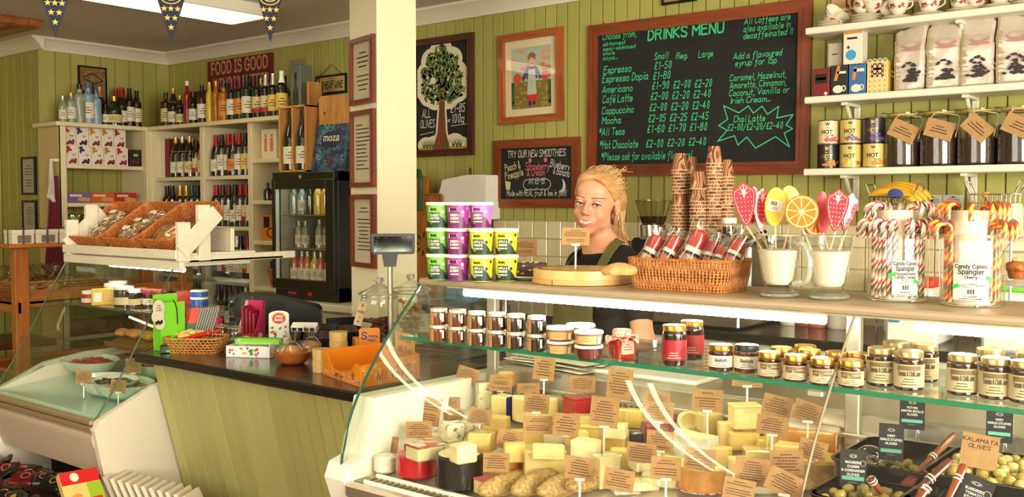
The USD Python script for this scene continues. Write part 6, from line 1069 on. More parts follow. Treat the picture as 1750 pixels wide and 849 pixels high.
pp(Polygon([(w*.05-.024,h*.26),(w*.05+.024,h*.26),(w*.05+.034,-h*.56),(w*.05-.034,-h*.56)]),'apron',(190,192,178),.0084);pp(Polygon([(w*.05-.034,-h*.56),(w*.05+.034,-h*.56),(w*.05+.034,-h*.78),(w*.05-.034,-h*.78)]),'skirt',(200,44,34),.0084);pp(unary_union([sbox(w*.05-.024,-h*.93,w*.05-.006,-h*.78),sbox(w*.05+.006,-h*.9,w*.05+.024,-h*.78)]),'boots',(36,38,62),.0084);pp(unary_union([ellipse(.002,.002,w*.05+dx,h*y,8)for dx,y in((-.008,.54),(.008,.54),(-.008,-.2),(.008,-.2),(0,-.34),(0,-.1))]+[LineString([(w*.05-.008,h*.44),(w*.05,h*.42),(w*.05+.008,h*.44)]).buffer(.0015)]),'dots',(120,50,50),.0088)
part(t,'glazing',stand(flat(sbox(-W/2+.04,-H/2+.04,W/2-.04,H/2-.04),.0125)),GLASS)
X0,X1,Z0,Z1=corners(1131,1190,(-40,-45),(8,3));t,W,H=wallthing('dark_frame_sign','dark framed picture cut by the top edge above the menu','picture',X0,X1,Z0,Z1);mitre(t,W,H,.012,.012,BLACKP,BLACKP);part(t,'picture_print',stand(quad(-W/2+.01,W/2-.01,-H/2+.01,H/2-.01,.006)),TAN)
X0,X1,Z0,Z1=corners(357,467,(107,89),(165,153));t,W,H=wallthing('wall_sign','long red painted sign reading FOOD IS GOOD WINE IS BETTER','sign',X0,X1,Z0,Z1)
part(t,'board',stand(prism(sbox(-W/2,-H/2,W/2,H/2),0,.018)),mat('sign_red',(112,28,30),.6,rgb2=(92,20,24),vs=10),smooth=False);SG=mat('sign_gold',(190,140,96),.7);part(t,'lettering',stand(cat(txt('FOOD IS GOOD',H*.36,0,H*.10,z=.0185,w=W*.88),txt('WINE IS BETTER',H*.32,W*.02,-H*.34,z=.0185,w=W*.86))),SG,smooth=False)
X0,X1,Z0,Z1=corners(497,523,(102,99),(148,146));t,W,H=wallthing('map_picture','small stone coloured picture of a dark africa outline','picture',X0,X1,Z0,Z1);part(t,'panel',stand(prism(sbox(-W/2,-H/2,W/2,H/2),0,.012)),mat('stone_panel',(136,128,100),.8),smooth=False);part(t,'continent_print',stand(flat(affinity.scale(Polygon([(-.5,.55),(-.1,.7),(.35,.55),(.5,.2),(.62,.1),(.3,-.35),(.1,-.8),(-.1,-.8),(-.15,-.2),(-.5,0),(-.62,.25)]),W*.5,H*.42,origin=(0,0)),.0125)),INK)
X0,X1,Z0,Z1=corners(540,592,(131,124),(164,158));t,W,H=wallthing('wine_sign','small hanging sign reading CHEAP WINE beside the pillar','sign',X0,X1,Z0,Z1);part(t,'border',stand(prism(sbox(-W/2,-H/2,W/2,H/2),0,.012)),BLACKP,smooth=False);part(t,'panel',stand(quad(-W*.36,W*.46,-H*.38,H*.38,.0125)),mat('sign_ochre',(190,156,92),.7));part(t,'lettering',stand(chalkm('CHEAP WINE',H*.34,cx=W*.06,y=-H*.2,w=W*.7,z=.013,r=.09)),INK);part(t,'print',stand(T(words(W*.4,H*.22,2,3),(W*.06,H*.24,.013))),INK);part(t,'cord',tube([(-W*.3,-.012,H/2),(0,-.004,H/2+.07),(W*.35,-.012,H/2)],.0016,5),INK);part(t,'bottle_print',stand(flat(unary_union([sbox(-W*.46,-H*.3,-W*.38,H*.1),sbox(-W*.435,H*.1,-W*.405,H*.34)]),.0128)),PAPER)
def sidewall(name,label,px0,px1,pyt,pyb,x=-7.195):
 a,b=at(px0,pyt,x=x),at(px1,pyt,x=x);z0=at(px0,pyb,x=x)[2];w,h=abs(b[1]-a[1]),a[2]-z0;return thing(name,label,'picture',(x,(a[1]+b[1])/2,(a[2]+z0)/2),PI/2),w,h
t,w,h=sidewall('map_print','tan framed old print above the spirit bottles',132,181,111,180);mitre(t,w,h,.012,.012,BLACKP,BLACKP);part(t,'print_sheet',stand(quad(-w/2+.01,w/2-.01,-h/2+.01,h/2-.01,.006)),mat('old_print',(150,112,66),.8,rgb2=(112,78,44),vs=25));part(t,'engraving_print',stand(T(cat(flat(LineString([(-.08,.06),(.0,.1),(.08,.05),(.02,.02),(-.06,.05)]).buffer(.004)),flat(LineString([(0,.02),(.01,-.12)]).buffer(.006))),(0,0,.0068))),INK)
for i,(py0,py1,lb)in enumerate(((268,333,'upper black framed certificate on the narrow green wall'),(342,395,'lower black framed certificate on the narrow green wall'))):
 z1,z0=at(50,py0,y=3.45)[2],at(50,py1,y=3.45)[2];x0,x1=-7.49,-7.265;t=thing('certificate',lb,'picture',((x0+x1)/2,3.449,(z0+z1)/2));w,h=x1-x0,z1-z0;mitre(t,w,h,.016,.012,BLACKP,BLACKP);part(t,'sheet',stand(quad(-w/2+.012,w/2-.012,-h/2+.012,h/2-.012,.006)),mat('cert_paper',(176,170,140),.7));part(t,'print',stand(T(words(w*.6,h*.6,8,i),(0,0,.0068))),mat('grey_print',(90,96,96),.7))
DFR=wood('sheet_frame',(128,56,30),(98,38,20),'z',coat=.3)
for i,(py0,py1,lb)in enumerate(((64,178,'highest framed letter on the pillar'),(188,320,'second framed letter on the pillar'),(332,458,'third framed notice on the pillar above the display'))):
 c0=E0[:2]+PL*.135;z1,z0=at(615,py0,t=4.78)[2],at(615,py1,t=4.78)[2]
 t=thing('framed_notice',lb,'picture',(c0[0],c0[1],(z0+z1)/2),PRZ+0.0);ang=math.atan2(-PL[1],-PL[0]);place(UsdGeom.Xform(stage.GetPrimAtPath(t)),(c0[0]+.0*PL[0],c0[1]+.0,(z0+z1)/2),ang)
 w,h=.255,z1-z0;mitre(t,w,h,.024,.020,DFR,DFR);part(t,'sheet',stand(quad(-w/2+.02,w/2-.02,-h/2+.02,h/2-.02,.006)),mat('letter_paper',(212,196,166),.7));part(t,'print',stand(T(words(w*.6,h*.62,12 if i else 9,20+i,mid=i!=1,size=.28),(0,.01 if i else 0,.0068))),INK)
 part(t,'glazing',stand(flat(sbox(-w/2+.022,-h/2+.022,w/2-.022,h/2-.022),.012)),GLASS)
# ================================================================ wine shelving
SHW=mat('shelf_cream',(222,208,170),.5,bump=.05,bs=30);YF,YB=4.10,4.478
ws=thing('wine_shelves','tall cream wine shelving along the back wall','shelving')
PX=(-6.80,-6.165,-5.605,-5.10);TOPZ=2.125
for x in PX:part(ws,'divider',cb(x-.024,x+.024,YF,YB,0,TOPZ-.03,.003),SHW)
part(ws,'top_board',cb(PX[0]-.03,PX[3]+.16,YF-.03,YB,TOPZ-.03,TOPZ-.0005,.004),SHW)
ZS=(1.745,1.392,1.032,.68,.3);ZB=(1.85,1.572,1.30,.99,.6)
for b in range(3):
 for z in(ZS if b<2 else ZB):part(ws,'shelf_board',cb(PX[b]+.024,PX[b+1]-.024,YF+.004,YB,z-.028,z-.0005,.003),SHW)
 part(ws,'back_panel',cb(PX[b]+.024,PX[b+1]-.024,YB-.008,YB,.1,TOPZ-.03,0),mat('shelf_back',(188,176,130),.7))
wl_=thing('gift_shelves','cream shelving of boxed sweets along the side wall','shelving');XF,XB=-6.85,-7.18
part(wl_,'end_panel',cb(XB,XF,3.42,3.465,0,TOPZ-.03,.003),mat('end_cream',(204,182,130),.5));part(wl_,'divider',cb(XB,XF,4.06,4.095,0,TOPZ-.03,.003),SHW);part(wl_,'top_board',cb(XB,XF+.03,3.38,4.472,TOPZ-.03,TOPZ-.0005,.004),SHW)
ZL=(1.828,1.555,1.27,.95,.6)
for z in ZL:part(wl_,'shelf_board',cb(XB,XF-.004,3.465,4.06,z-.028,z-.0005,.003),SHW)
part(wl_,'corner_post',cb(-6.862,-6.80,4.05,4.14,0,TOPZ-.03,.003),SHW);part(wl_,'front_post',cb(XF-.02,XF+.003,3.42,3.46,0,TOPZ-.03,.003),SHW)
BG={'dark':mat('bottle_dark',(20,22,14),.08,coat=1.0),'brown':mat('bottle_brown',(52,24,10),.08,coat=1.0),'green':mat('bottle_green',(24,40,18),.08,coat=1.0),'clear':mat('bottle_clear',(176,186,166),.08,coat=1.0,trans=.5),'amber':mat('bottle_amber',(176,96,20),.08,coat=1.0),'yellow':mat('bottle_yellow',(206,176,50),.08,coat=1.0),'red':mat('bottle_red',(140,20,26),.08,coat=1.0),'pink':mat('bottle_pink',(176,84,66),.08,coat=1.0),'blue':mat('bottle_bluish',(128,156,176),.1,coat=1.0)}
CAPS={'red':mat('foil_cap_red',(164,22,28),.35,.2),'black':mat('foil_cap_black',(22,22,22),.35),'gold':mat('foil_cap_gold',(206,162,70),.3,.6),'silver':mat('foil_cap_silver',(190,186,176),.3,.7),'green':mat('foil_cap_green',(34,76,44),.35),'blue':mat('foil_cap_blue',(50,96,150),.4),'white':WAXW,'maroon':mat('foil_cap_maroon',(92,20,30),.35)}
LABS={'white':mat('wine_label',(216,206,180),.6),'cream':mat('wine_label_cream',(206,186,130),.6),'orange':mat('wine_label_orange',(206,128,46),.6),'red':mat('wine_label_red',(170,36,40),.6),'black':mat('wine_label_black',(28,26,26),.6),'yellow':mat('wine_label_yellow',(216,180,80),.6),'blue':mat('wine_label_blue',(50,70,130),.6)}
SHAPE={'bordeaux':[(0,0),(.036,0),(.0375,.004),(.0375,.185),(.034,.2),(.017,.222),(.0142,.235),(.0142,.29)],'burgundy':[(0,0),(.039,0),(.0405,.005),(.0405,.145),(.036,.175),(.019,.225),(.0145,.245),(.0142,.29)],'champagne':[(0,0),(.042,0),(.044,.006),(.044,.14),(.038,.175),(.019,.235),(.0155,.26),(.0155,.295)],
  'spirit':[(0,0),(.036,0),(.038,.004),(.038,.17),(.033,.188),(.016,.2),(.0145,.215),(.0145,.255)],'slim':[(0,0),(.026,0),(.027,.004),(.026,.19),(.02,.215),(.012,.235),(.011,.29)],'squat':[(0,0),(.048,0),(.05,.005),(.05,.09),(.044,.115),(.02,.135),(.015,.15),(.015,.19)],'small':[(0,0),(.028,0),(.029,.003),(.029,.12),(.024,.14),(.013,.165),(.0125,.2)]}
def bottle(shape,glass,cap,lab,loc,label,group=None,s=1.0,seed=0):
 pr=SHAPE[shape];H=pr[-1][1];R0=max(r for r,z in pr);hs=next(z for r,z in pr[::-1]if r>R0*.97)
 def make(label,group):
  t=thing('bottle',label,'bottle',(0,0,0),0,group);part(t,'glass',lathe(pr+[(0,H)],20),BG[glass])
  rn=pr[-1][0];cl=.075 if shape in('bordeaux','burgundy')else .11 if shape=='champagne' else .03
  part(t,'foil_cap',lathe([(np.interp(H-cl,[z for r,z in pr],[r for r,z in pr])+.0006,H-cl),(rn+.001,H-cl*.6),(rn+.001,H-.006),(rn+.0016,H-.005),(rn+.0014,H+.001),(0,H+.001)],18),CAPS[cap])
  if lab:
   lo,hi=hs*.22,hs*.80
   part(t,'paper_label',patch(-R0*1.5,R0*1.5,lo,hi,R0+.0007,n=14),LABS[lab],smooth=True)
   if lab!='black':part(t,'print',wrap(cat(T(words(R0*1.5,(hi-lo)*.5,3,4,size=.3),(0,(lo+hi)/2,0)),quad(-R0*.5,R0*.5,hi-.018,hi-.010)),R0+.001),INK if lab!='red' else GIN)
   if lab=='cream' and shape=='bordeaux':part(t,'label_band',patch(-R0*1.5,R0*1.5,lo-.002,lo+.03,R0+.0011,n=12),LABS['red'],smooth=True)
  return t
 return many(('bottle',shape,glass,cap,lab),make,loc,facing(loc)+R.uniform(-.25,.25),label,group,s=s)
BW={'bordeaux':'straight wine bottle','burgundy':'sloping wine bottle','champagne':'sparkling bottle','spirit':'spirit bottle','slim':'slim bottle','squat':'squat bottle','small':'small bottle'}
def row(specs,a,b,z,where,group,s=1.0,back=0.0):
 a,b=np.array(a,float),np.array(b,float);n=len(specs)
 for i,sp in enumerate(specs):
  if sp is None:continue
  sh,g,c,l=sp[:4];p=a+(b-a)*((i+.5)/n);k=sp[4]if len(sp)>4 else 1.0
  bottle(sh,g,c,l,(p[0]+R.uniform(-.004,.004),p[1]+R.uniform(-.008,.008)+back,z),f'{g} {BW[sh]} with {c} cap, {NUMW[i]} {where}',group,s*k)
B_,U_,C_,S_='bordeaux','burgundy','champagne','spirit';cy=YF+.06
row([(S_,'brown','black','cream'),(C_,'dark','gold','white',.95),(C_,'dark','gold','cream',.75),('slim','red','white',None,1.1),('small','dark','black','white',1.15),(B_,'brown','black','white',.95),('slim','yellow','gold','white'),('slim','amber','gold','yellow'),(S_,'amber','black','orange',1.05),(B_,'dark','maroon','white'),(B_,'dark','maroon','orange'),(B_,'green','black','white',1.05),(B_,'dark','black','cream'),(B_,'dark','silver','cream'),(B_,'dark','silver','yellow'),(B_,'dark','white','yellow',1.03)],(-6.76,cy),(-5.28,cy),TOPZ,'from the corner atop the wine shelves','bottles on top of the wine shelves')
row([(S_,'green','black',None),(B_,'dark','black','white'),(U_,'dark','maroon','white'),(B_,'brown','black','orange'),(B_,'dark','gold','white'),(B_,'green','red','white'),(B_,'dark','black','cream'),(S_,'brown','gold','orange')],(-6.3,cy+.12),(-5.25,cy+.12),TOPZ,'in the rear row atop the wine shelves','rear bottles on top of the wine shelves')
lx=XF-.09
row([('small','clear','silver','white',.95),(S_,'clear','gold','white',.85),(S_,'clear','black',None,1.1),(S_,'blue','blue','white',1.15),(S_,'blue','blue',None,1.0),(S_,'brown','black','white',.6),('squat','green','gold','cream',1.15),(U_,'dark','red','white'),(B_,'dark','black','white'),(B_,'brown','black','white',.95)],(lx,3.45),(lx,4.10),TOPZ,'from the door side atop the gift shelves','bottles on top of the gift shelves')
row([None,None,None,(S_,'dark','black',None),None,(B_,'dark','gold',None),None,(B_,'dark','red','white'),(B_,'dark','black',None),None],(lx-.1,3.47),(lx-.1,4.10),TOPZ,'in the rear row atop the gift shelves','rear bottles on top of the gift shelves')
def bay(b,z,specs,where,dx0=.05,back=.0,s=1.0):row(specs,(PX[b]+.03+dx0,cy+back),(PX[b+1]-.03,cy+back),z,where,'wine bottles in the bays',s)
bay(0,ZS[0],[(C_,'green','gold','white'),(C_,'dark','silver','white'),(C_,'dark','gold','cream'),(B_,'dark','black','cream',.9),(U_,'pink','gold','white')],'from the red box, highest corner bay',.14)
bay(0,ZS[0],[(B_,'dark','gold','white'),(C_,'dark','gold','white'),(B_,'green','black','cream'),(B_,'dark','red','red')],'in the rear of the highest corner bay',.16,.12)
bay(1,ZS[0],[(U_,'dark','red','white'),(B_,'dark','black','white'),(B_,'dark','red','white'),(U_,'dark','red','orange'),(B_,'dark','red','white'),(B_,'green','black','yellow'),(B_,'dark','maroon','white')],'from the divider in the highest middle bay',.03)
bay(0,ZS[1],[(B_,'dark','black','black'),(B_,'dark','black','white'),(B_,'dark','gold','white'),(B_,'green','gold','cream'),(B_,'dark','green','white'),(B_,'dark','black','cream'),(B_,'dark','gold','white')],'from the corner in the second corner bay',.03)
bay(1,ZS[1],[(B_,'dark','red','white'),(B_,'dark','maroon','cream'),(B_,'dark','maroon','white'),(U_,'dark','black','white'),(B_,'dark','red','white'),(B_,'dark','red','cream'),(B_,'dark','maroon','white')],'from the divider in the second middle bay',.03)
bay(1,ZS[1],[(B_,'dark','black',None),(B_,'dark','red',None),(B_,'dark','maroon',None),(B_,'dark','red',None)],'in the rear of the second middle bay',.06,.13)
bay(0,ZS[2],[(B_,'dark','black','white'),(B_,'dark','gold','white'),(B_,'green','black','cream'),(B_,'dark','green','white'),(B_,'dark','black','white'),(B_,'dark','gold','cream')],'from the corner in the third corner bay',.03)
bay(1,ZS[2],[(B_,'dark','red','blue'),(B_,'dark','black','white'),(B_,'dark','red','red'),(B_,'dark','blue','white'),(B_,'dark','white','white'),(B_,'dark','black','white'),(B_,'dark','red','cream'),(B_,'dark','black','white')],'from the divider in the third middle bay',.02)
bay(0,ZS[3],[(B_,'dark','black','white')]*6,'from the corner in the lowest corner bay',.03)
bay(1,ZS[3],[(B_,'dark','black','white'),(B_,'dark','black','cream'),(U_,'dark','black','white'),(B_,'dark','maroon','white'),(B_,'dark','black','white'),(B_,'dark','silver','white'),(B_,'dark','black','white')],'from the divider in the lowest middle bay',.03)
def carton(name,label,x0,x1,y0,y1,z,h,m,prints=(),group=None,axis='y',cat_='box'):
 """a printed carton whose printed face looks to -Y ('y') or +X ('x')"""
 if axis=='y':c,w,d,rz=((x0+x1)/2,y0,z),x1-x0,y1-y0,0
 else:c,w,d,rz=(x1,(y0+y1)/2,z),y1-y0,x1-x0,PI/2
 t=thing(name,label,cat_,c,rz,group);part(t,'body',cb(-w/2,w/2,0,d,0,h,.002),m)
 for nm,g,mm in prints:part(t,nm,stand(flat(affinity.scale(g,w,h,origin=(0,0)),.0006)),mm,smooth=False)
 return t
WHC=mat('gift_white',(224,212,194),.45);BOXR=mat('box_maroon',(120,24,30),.5)
carton('gift_carton','white and red gift carton in the highest corner bay',PX[0]+.03,PX[0]+.12,cy,cy+.2,ZS[0],.29,BOXR,[('front_print',sbox(-.5,0,-.05,1),WHC)])
carton('wine_case','dark red case behind the bottles in the room corner',-6.68,-6.42,4.33,4.46,TOPZ,.27,BOXR,[('front_print',sbox(-.4,.1,.4,.9),mat('maroon_b',(104,20,26),.5))])
fl=lambda:unary_union([ellipse(.16,.08,-.32,.9),ellipse(.2,.07,-.2,.78),ellipse(.08,.12,-.36,.72)]).intersection(sbox(-.49,.0,.49,.99));tr=unary_union([ellipse(.16,.1,.02,.2),ellipse(.14,.08,.22,.14),ellipse(.12,.07,-.16,.12),ellipse(.1,.09,.28,.26)]);wd=unary_union([sbox(0.0,.52,.3,.56),sbox(.05,.45,.25,.475)])
FLC=[mat(f'flourish_{i}',c,.5)for i,c in enumerate(((176,24,70),(62,32,120),(190,130,50),(176,120,40),(170,20,60)))];TRU=[mat(f'truffle_{i}',c,.5)for i,c in enumerate(((120,40,60),(50,30,60),(110,44,40),(100,36,34),(130,30,56)))]
yy=np.linspace(3.475,3.955,6);CN=('pink','violet','gold','amber','crimson')
for tier in range(2):
 for i in range(5):
  carton('truffle_box',f'white sweet box with {CN[i]} flourish in the {"upper" if tier else "lower"} tier of the gift shelves',XF-.11,XF-.035-.03*tier,yy[i],yy[i+1]-.004,ZL[0]+tier*.1355,.134,WHC,[('flourish_print',fl(),FLC[i]),('picture_print',tr,TRU[i]),('print',wd,mat('grey_print',(90,96,96)))],'white sweet boxes on the gift shelves','x')
carton('chocolate_box','dark chocolate box at the end of the white sweet boxes',XF-.1,XF-.03,3.962,4.055,ZL[0],.125,mat('choc_box',(48,30,28),.4),[('print',sbox(-.2,.6,.2,.75),mat('mint',(120,190,140),.5)),('print',unary_union([ellipse(.12,.08,-.2,.3),ellipse(.12,.08,.15,.25)]),TRU[0])],None,'x')
for i,(c,nm)in enumerate((((118,96,150),'violet'),((206,96,40),'orange'),((190,40,30),'red'))):carton('biscuit_carton',f'flat {nm} biscuit carton alone on the second gift shelf',XF-.12,XF-.02,3.475+.178*i,3.65+.178*i,ZL[1],.075,mat('bc_'+nm,c,.45),[('picture_print',unary_union([ellipse(.2,.22,.12,.35),ellipse(.12,.2,.35,.3)]),mat('biscuit_print',(206,150,96),.5)),('title_print',sbox(-.4,.6,.1,.8),WHC)],'biscuit cartons on the second gift shelf','x')
for i,(c,nm)in enumerate((((120,150,60),'green'),((206,84,40),'orange'),((40,40,44),'black'))):
 p=(XF-.06,3.53+.12*i,ZL[2]);t=thing('soup_can',f'tall {nm} labelled can on the third gift shelf','can',p,facing(p),'cans on the third gift shelf');r,h=.046,.20;part(t,'can',lathe([(0,0),(r,0),(r,h),(r-.003,h+.003),(0,h)],28),CHROME);part(t,'label_wrap',lathe([(r+.0008,.012),(r+.0008,h-.012)],28),mat('can_'+nm,c,.4));part(t,'panel_print',patch(-.03,.03,.05,.14,r+.0014),WHC if i!=1 else REDM,smooth=True);part(t,'print',wrap(cat(flat(ellipse(.018,.018,0,.1)),T(words(.05,.02,2,i),(0,.065,0))),r+.002),INK)
carton('white_carton','plain white carton next to the black can',XF-.12,XF-.03,3.86,4.02,ZL[2],.17,WHC,[('print',sbox(-.3,.3,.3,.5),mat('grey_print',(90,96,96)))],None,'x')
for i in range(4):carton('tray_box',f'cream flat box on the low gift shelf, {NUMW[i]} from the door side',XF-.14,XF-.02,3.48+.14*i,3.61+.14*i,ZL[3],.05,mat('flat_cream',(206,176,110),.5),[('print',sbox(-.3,.3,.3,.5),BOXR)],'flat cream boxes low on the gift shelves','x')
for i in range(4):carton('truffle_tray',f'clear fronted dark truffle box on the bottom gift shelf, {NUMW[i]} from the door side',XF-.14,XF-.02,3.48+.14*i,3.61+.14*i,ZL[4],.11,mat('choc_box',(48,30,28),.4),[('window_print',sbox(-.36,.2,.36,.8),TRU[2])],'dark truffle boxes on the bottom gift shelf','x')
for i in range(2):carton('coffee_bag',f'white gift bag with {("orange", "gold")[i]} figures in the narrow wine bay',PX[2]+.05+.20*i,PX[2]+.21+.18*i,cy,cy+.10,ZB[0],.20,WHC,[('figure_print',unary_union([sbox(-.3,.25,-.12,.7),sbox(.1,.25,.3,.7),ellipse(.08,.06,-.2,.78),ellipse(.08,.06,.2,.78)]),LABS[('orange','yellow')[i]])],'white gift bags in the narrow wine bay')
t=thing('pouch','white and red pouch in the narrow wine bay','bag',(PX[2]+.20,cy+.02,ZB[1]),.2);part(t,'pouch',lump(cb(-.05,.05,-.025,.025,0,.19,.02).subdivide().subdivide(),.008,25,2),WHC,smooth=40);part(t,'front_print',stand(flat(ellipse(.034,.03,0,.09),.001),(0,-.029,0)),LABS['orange']);part(t,'base_print',stand(quad(-.045,.045,.01,.04),(0,-.029,0)),REDM)
bottle('squat','dark','black',None,(PX[2]+.09,cy+.02,ZB[1]),'little dark squat flask beside the white and red pouch',None,.62)
carton('orange_carton','orange carton with black window print in the narrow wine bay',PX[2]+.05,PX[2]+.21,cy,cy+.1,ZB[2],.175,mat('orange_box',(214,120,26),.5),[('window_print',sbox(-.4,.5,.0,.92),INK),('round_print',ellipse(.3,.2,.1,.3).difference(ellipse(.24,.15,.1,.3)),INK)])
basket('sweet_basket','small brown basket with a purple pack low in the narrow bay','basket',(PX[2]+.27,cy+.02,ZB[3]),0,.17,.13,.12,.3,7,36,.004,0,m=MATS['red_wicker']);carton('purple_pack','dark purple pack lying in the small brown basket',PX[2]+.17,PX[2]+.36,cy-.03,cy+.05,ZB[3]+.125,.05,mat('dark_purple',(40,26,50),.4),[('print',ellipse(.2,.3,0,.5),LABS['orange'])])
PNW=wood('pale_pine',(206,150,80),(180,120,56),'z',10,.5)
fx0,fx1,fy,fz0,fz1=-4.845,-4.285,3.70,.985,1.735
t=thing('wine_crate','open pine gift crate with two wine bottles on the fridge','crate',(-4.69,fy+.03,fz1),0)
for x0,x1,z0,z1 in((-.125,-.113,0,.39),(.113,.125,0,.39),(-.004,.006,0,.39),(-.125,.125,0,.012),(-.125,.125,.378,.39)):part(t,'board',cb(x0,x1,0,.10,z0,z1,.002),PNW)
part(t,'back_panel',cb(-.125,.125,.095,.103,0,.39,.001),PNW)
for i in range(2):bottle('burgundy','dark','black','white',(-4.75+.117*i,fy+.075,fz1+.0125),f'dark bottle standing in the {("first", "second")[i]} cell of the pine crate',None,1.2)
t=thing('pine_box','tall plain pine box behind the wine crate','box',(-4.40,fy+.11,fz1),0);part(t,'body',cb(-.13,.13,0,.17,0,.44,.003),PNW);part(t,'lid',cb(-.133,.133,-.006,.0,.01,.43,.002),PNW);part(t,'knot',stand(flat(ellipse(.008,.01,-.08,.34),.0005),(0,-.0062,0)),MATS['frame_wood'])
t=thing('pine_bottle_box','open pine bottle box with a wire handle on the shelf end','box',(PX[3]+.03,YF+.1,TOPZ),0);part(t,'side_panel',cb(.02,.035,-.06,.06,0,.21,.002),PNW);part(t,'back_panel',cb(-.09,.035,.05,.06,0,.21,.002),PNW);part(t,'base',cb(-.09,.035,-.06,.06,0,.01,.002),PNW);part(t,'wire_handle',tube(spline([(.04,0,.04),(.12,0,.13),(.16,0,.05),(.04,.0,.02)],6),.003,6),INK)
t=thing('glass_carafe','grey clear presentation box with a bottle shape near the sign','box',(PX[3]-.10,YF+.12,TOPZ),0);part(t,'box',cb(-.05,.05,-.05,.05,0,.33,.004),mat('smoke_box',(96,108,96),.15,coat=.6));part(t,'side_print',stand(T(flat(unary_union([ellipse(.03,.10,0,.11),sbox(-.012,.18,.012,.28)]),.0006),(0,0,.0502))),BG['green'])
p0,p1=at(530,288,y=fy+.05),at(586,285,y=fy+.05);bw_=p1[0]-p0[0];t=thing('patterned_book','blue swirl patterned boxed book leaning on the fridge top','book',((p0[0]+p1[0])/2,fy+.06,fz1+.001),0,rx=-.16);bh=.31
part(t,'cover',cb(-bw_/2,bw_/2,0,.035,0,bh,.002),mat('book_blue',(58,96,116),.5,rgb2=(30,44,78),vs=24,lo=.45,hi=.55));r_=random.Random(8)
part(t,'swirl_print',stand(flat(unary_union([LineString([(x+q*.0045*math.cos(q*1.1),y+q*.0045*math.sin(q*1.1))for q in np.arange(0,7,.4)]).buffer(.0022)for x,y in[(r_.uniform(-bw_*.4,bw_*.4),r_.uniform(.03,bh-.03))for _ in range(16)]]).intersection(sbox(-bw_/2,0,bw_/2,bh)),.0006)),mat('swirl_teal',(120,164,168),.5));part(t,'title_panel',stand(flat(ellipse(bw_*.3,.05,0,bh*.6),.0009)),mat('navy_panel',(30,38,72),.5));part(t,'lettering',stand(txt('moza',.04,0,bh*.57,z=.0012,w=bw_*.5)),PAPER);part(t,'emblem',stand(flat(ellipse(.022,.022,0,bh*.2),.001)),BOXR)
pz1,pz0=at(92,276,y=3.40)[2],at(105,470,y=3.40)[2];cx=at(95,330,y=3.40)[0]
def drape(x0,x1,z0,z1,y,n=30,m=24,top=.35,f=26,ph=0):
 v=[]
 for j in range(m):
  s=j/(m-1);w=top+(1-top)*s
  for i in range(n):u=i/(n-1);x=(x0+x1)/2+(u-.5)*(x1-x0)*w;v.append((x,y-.016-.013*math.sin(u*f+s*1.5+ph)*(.4+.6*s),z1-(z1-z0)*s))
 return trimesh.Trimesh(v,[q for j in range(m-1)for i in range(n-1)for q in((j*n+i,(j+1)*n+i,(j+1)*n+i+1),(j*n+i,(j+1)*n+i+1,j*n+i+1))],process=False)
t=thing('draped_flag','maroon and white serrated flag cloth hanging on the shelf end','flag',(0,0,0));part(t,'maroon_cloth',drape(cx-.14,cx+.15,pz0,pz1-.1,3.405),mat('flag_maroon',(112,22,44),.8),smooth=60)
wd_=drape(cx-.05,cx+.035,pz1-.30,pz1+.02,3.392,20,12,.3);v=wd_.vertices;k=(v[:,2]<pz1-.27);v[k,2]+=.05*np.abs(np.sin(v[k,0]*160));part(t,'white_cloth',wd_,mat('flag_white',(226,216,200),.8),smooth=60);part(t,'hook',cb(cx-.02,cx+.02,3.38,3.42,pz1+.0,pz1+.02,.003),WHITE)
# ================================================================ glass door fridge on a white base unit
t=thing('white_cabinet','white base unit under the black glass door fridge','cabinet');part(t,'body',cb(fx0-.12,fx1+.42,fy+.04,4.3,0,fz0-.04,.004),CREAM);part(t,'worktop',cb(fx0-.14,fx1+.45,fy-.06,4.3,fz0-.04,fz0-.0005,.004),WHITE);part(t,'door',cb(fx0-.10,fx0+.25,fy+.025,fy+.042,.1,fz0-.06,.004),CREAM);part(t,'door',cb(fx0+.27,fx1+.40,fy+.025,fy+.042,.1,fz0-.06,.004),CREAM)
t=thing('fridge','black drinks fridge with a glass door full of bottles','fridge');FB=mat('fridge_black',(14,15,15),.3);FI=mat('fridge_inside',(150,152,132),.4);fd=4.18
part(t,'side_panel',cb(fx0,fx0+.03,fy+.03,fd,fz0,fz1,.004),FB);part(t,'side_panel',cb(fx1-.03,fx1,fy+.03,fd,fz0,fz1,.004),FB);part(t,'top_panel',cb(fx0,fx1,fy,fd,fz1-.06,fz1-.0005,.006),FB);part(t,'bottom_panel',cb(fx0,fx1,fy+.02,fd,fz0,fz0+.085,.004),FB);part(t,'back_panel',cb(fx0+.02,fx1-.02,fd-.02,fd,fz0+.02,fz1-.03,0),FI)
part(t,'liner',cat(cb(fx0+.03,fx0+.034,fy+.04,fd-.02,fz0+.085,fz1-.06,0),cb(fx1-.034,fx1-.03,fy+.04,fd-.02,fz0+.085,fz1-.06,0)),FI,kind=None)
d_=part(t,'door',cat(cb(fx0,fx0+.035,fy-.004,fy+.03,fz0+.06,fz1-.045,.004),cb(fx1-.075,fx1,fy-.004,fy+.03,fz0+.06,fz1-.045,.004),cb(fx0+.03,fx1-.07,fy-.004,fy+.03,fz1-.10,fz1-.045,.004),cb(fx0+.03,fx1-.07,fy-.004,fy+.03,fz0+.06,fz0+.12,.004)),FB)
part(d_,'door_glass',stand(flat(sbox(fx0+.03,fz0+.11,fx1-.07,fz1-.09),0),(0,fy+.012,0)),GLASS);part(d_,'seal_strip',cb(fx0+.034,fx0+.046,fy+.0,fy+.02,fz0+.115,fz1-.10,.002),mat('pale_seal',(190,206,196),.4))
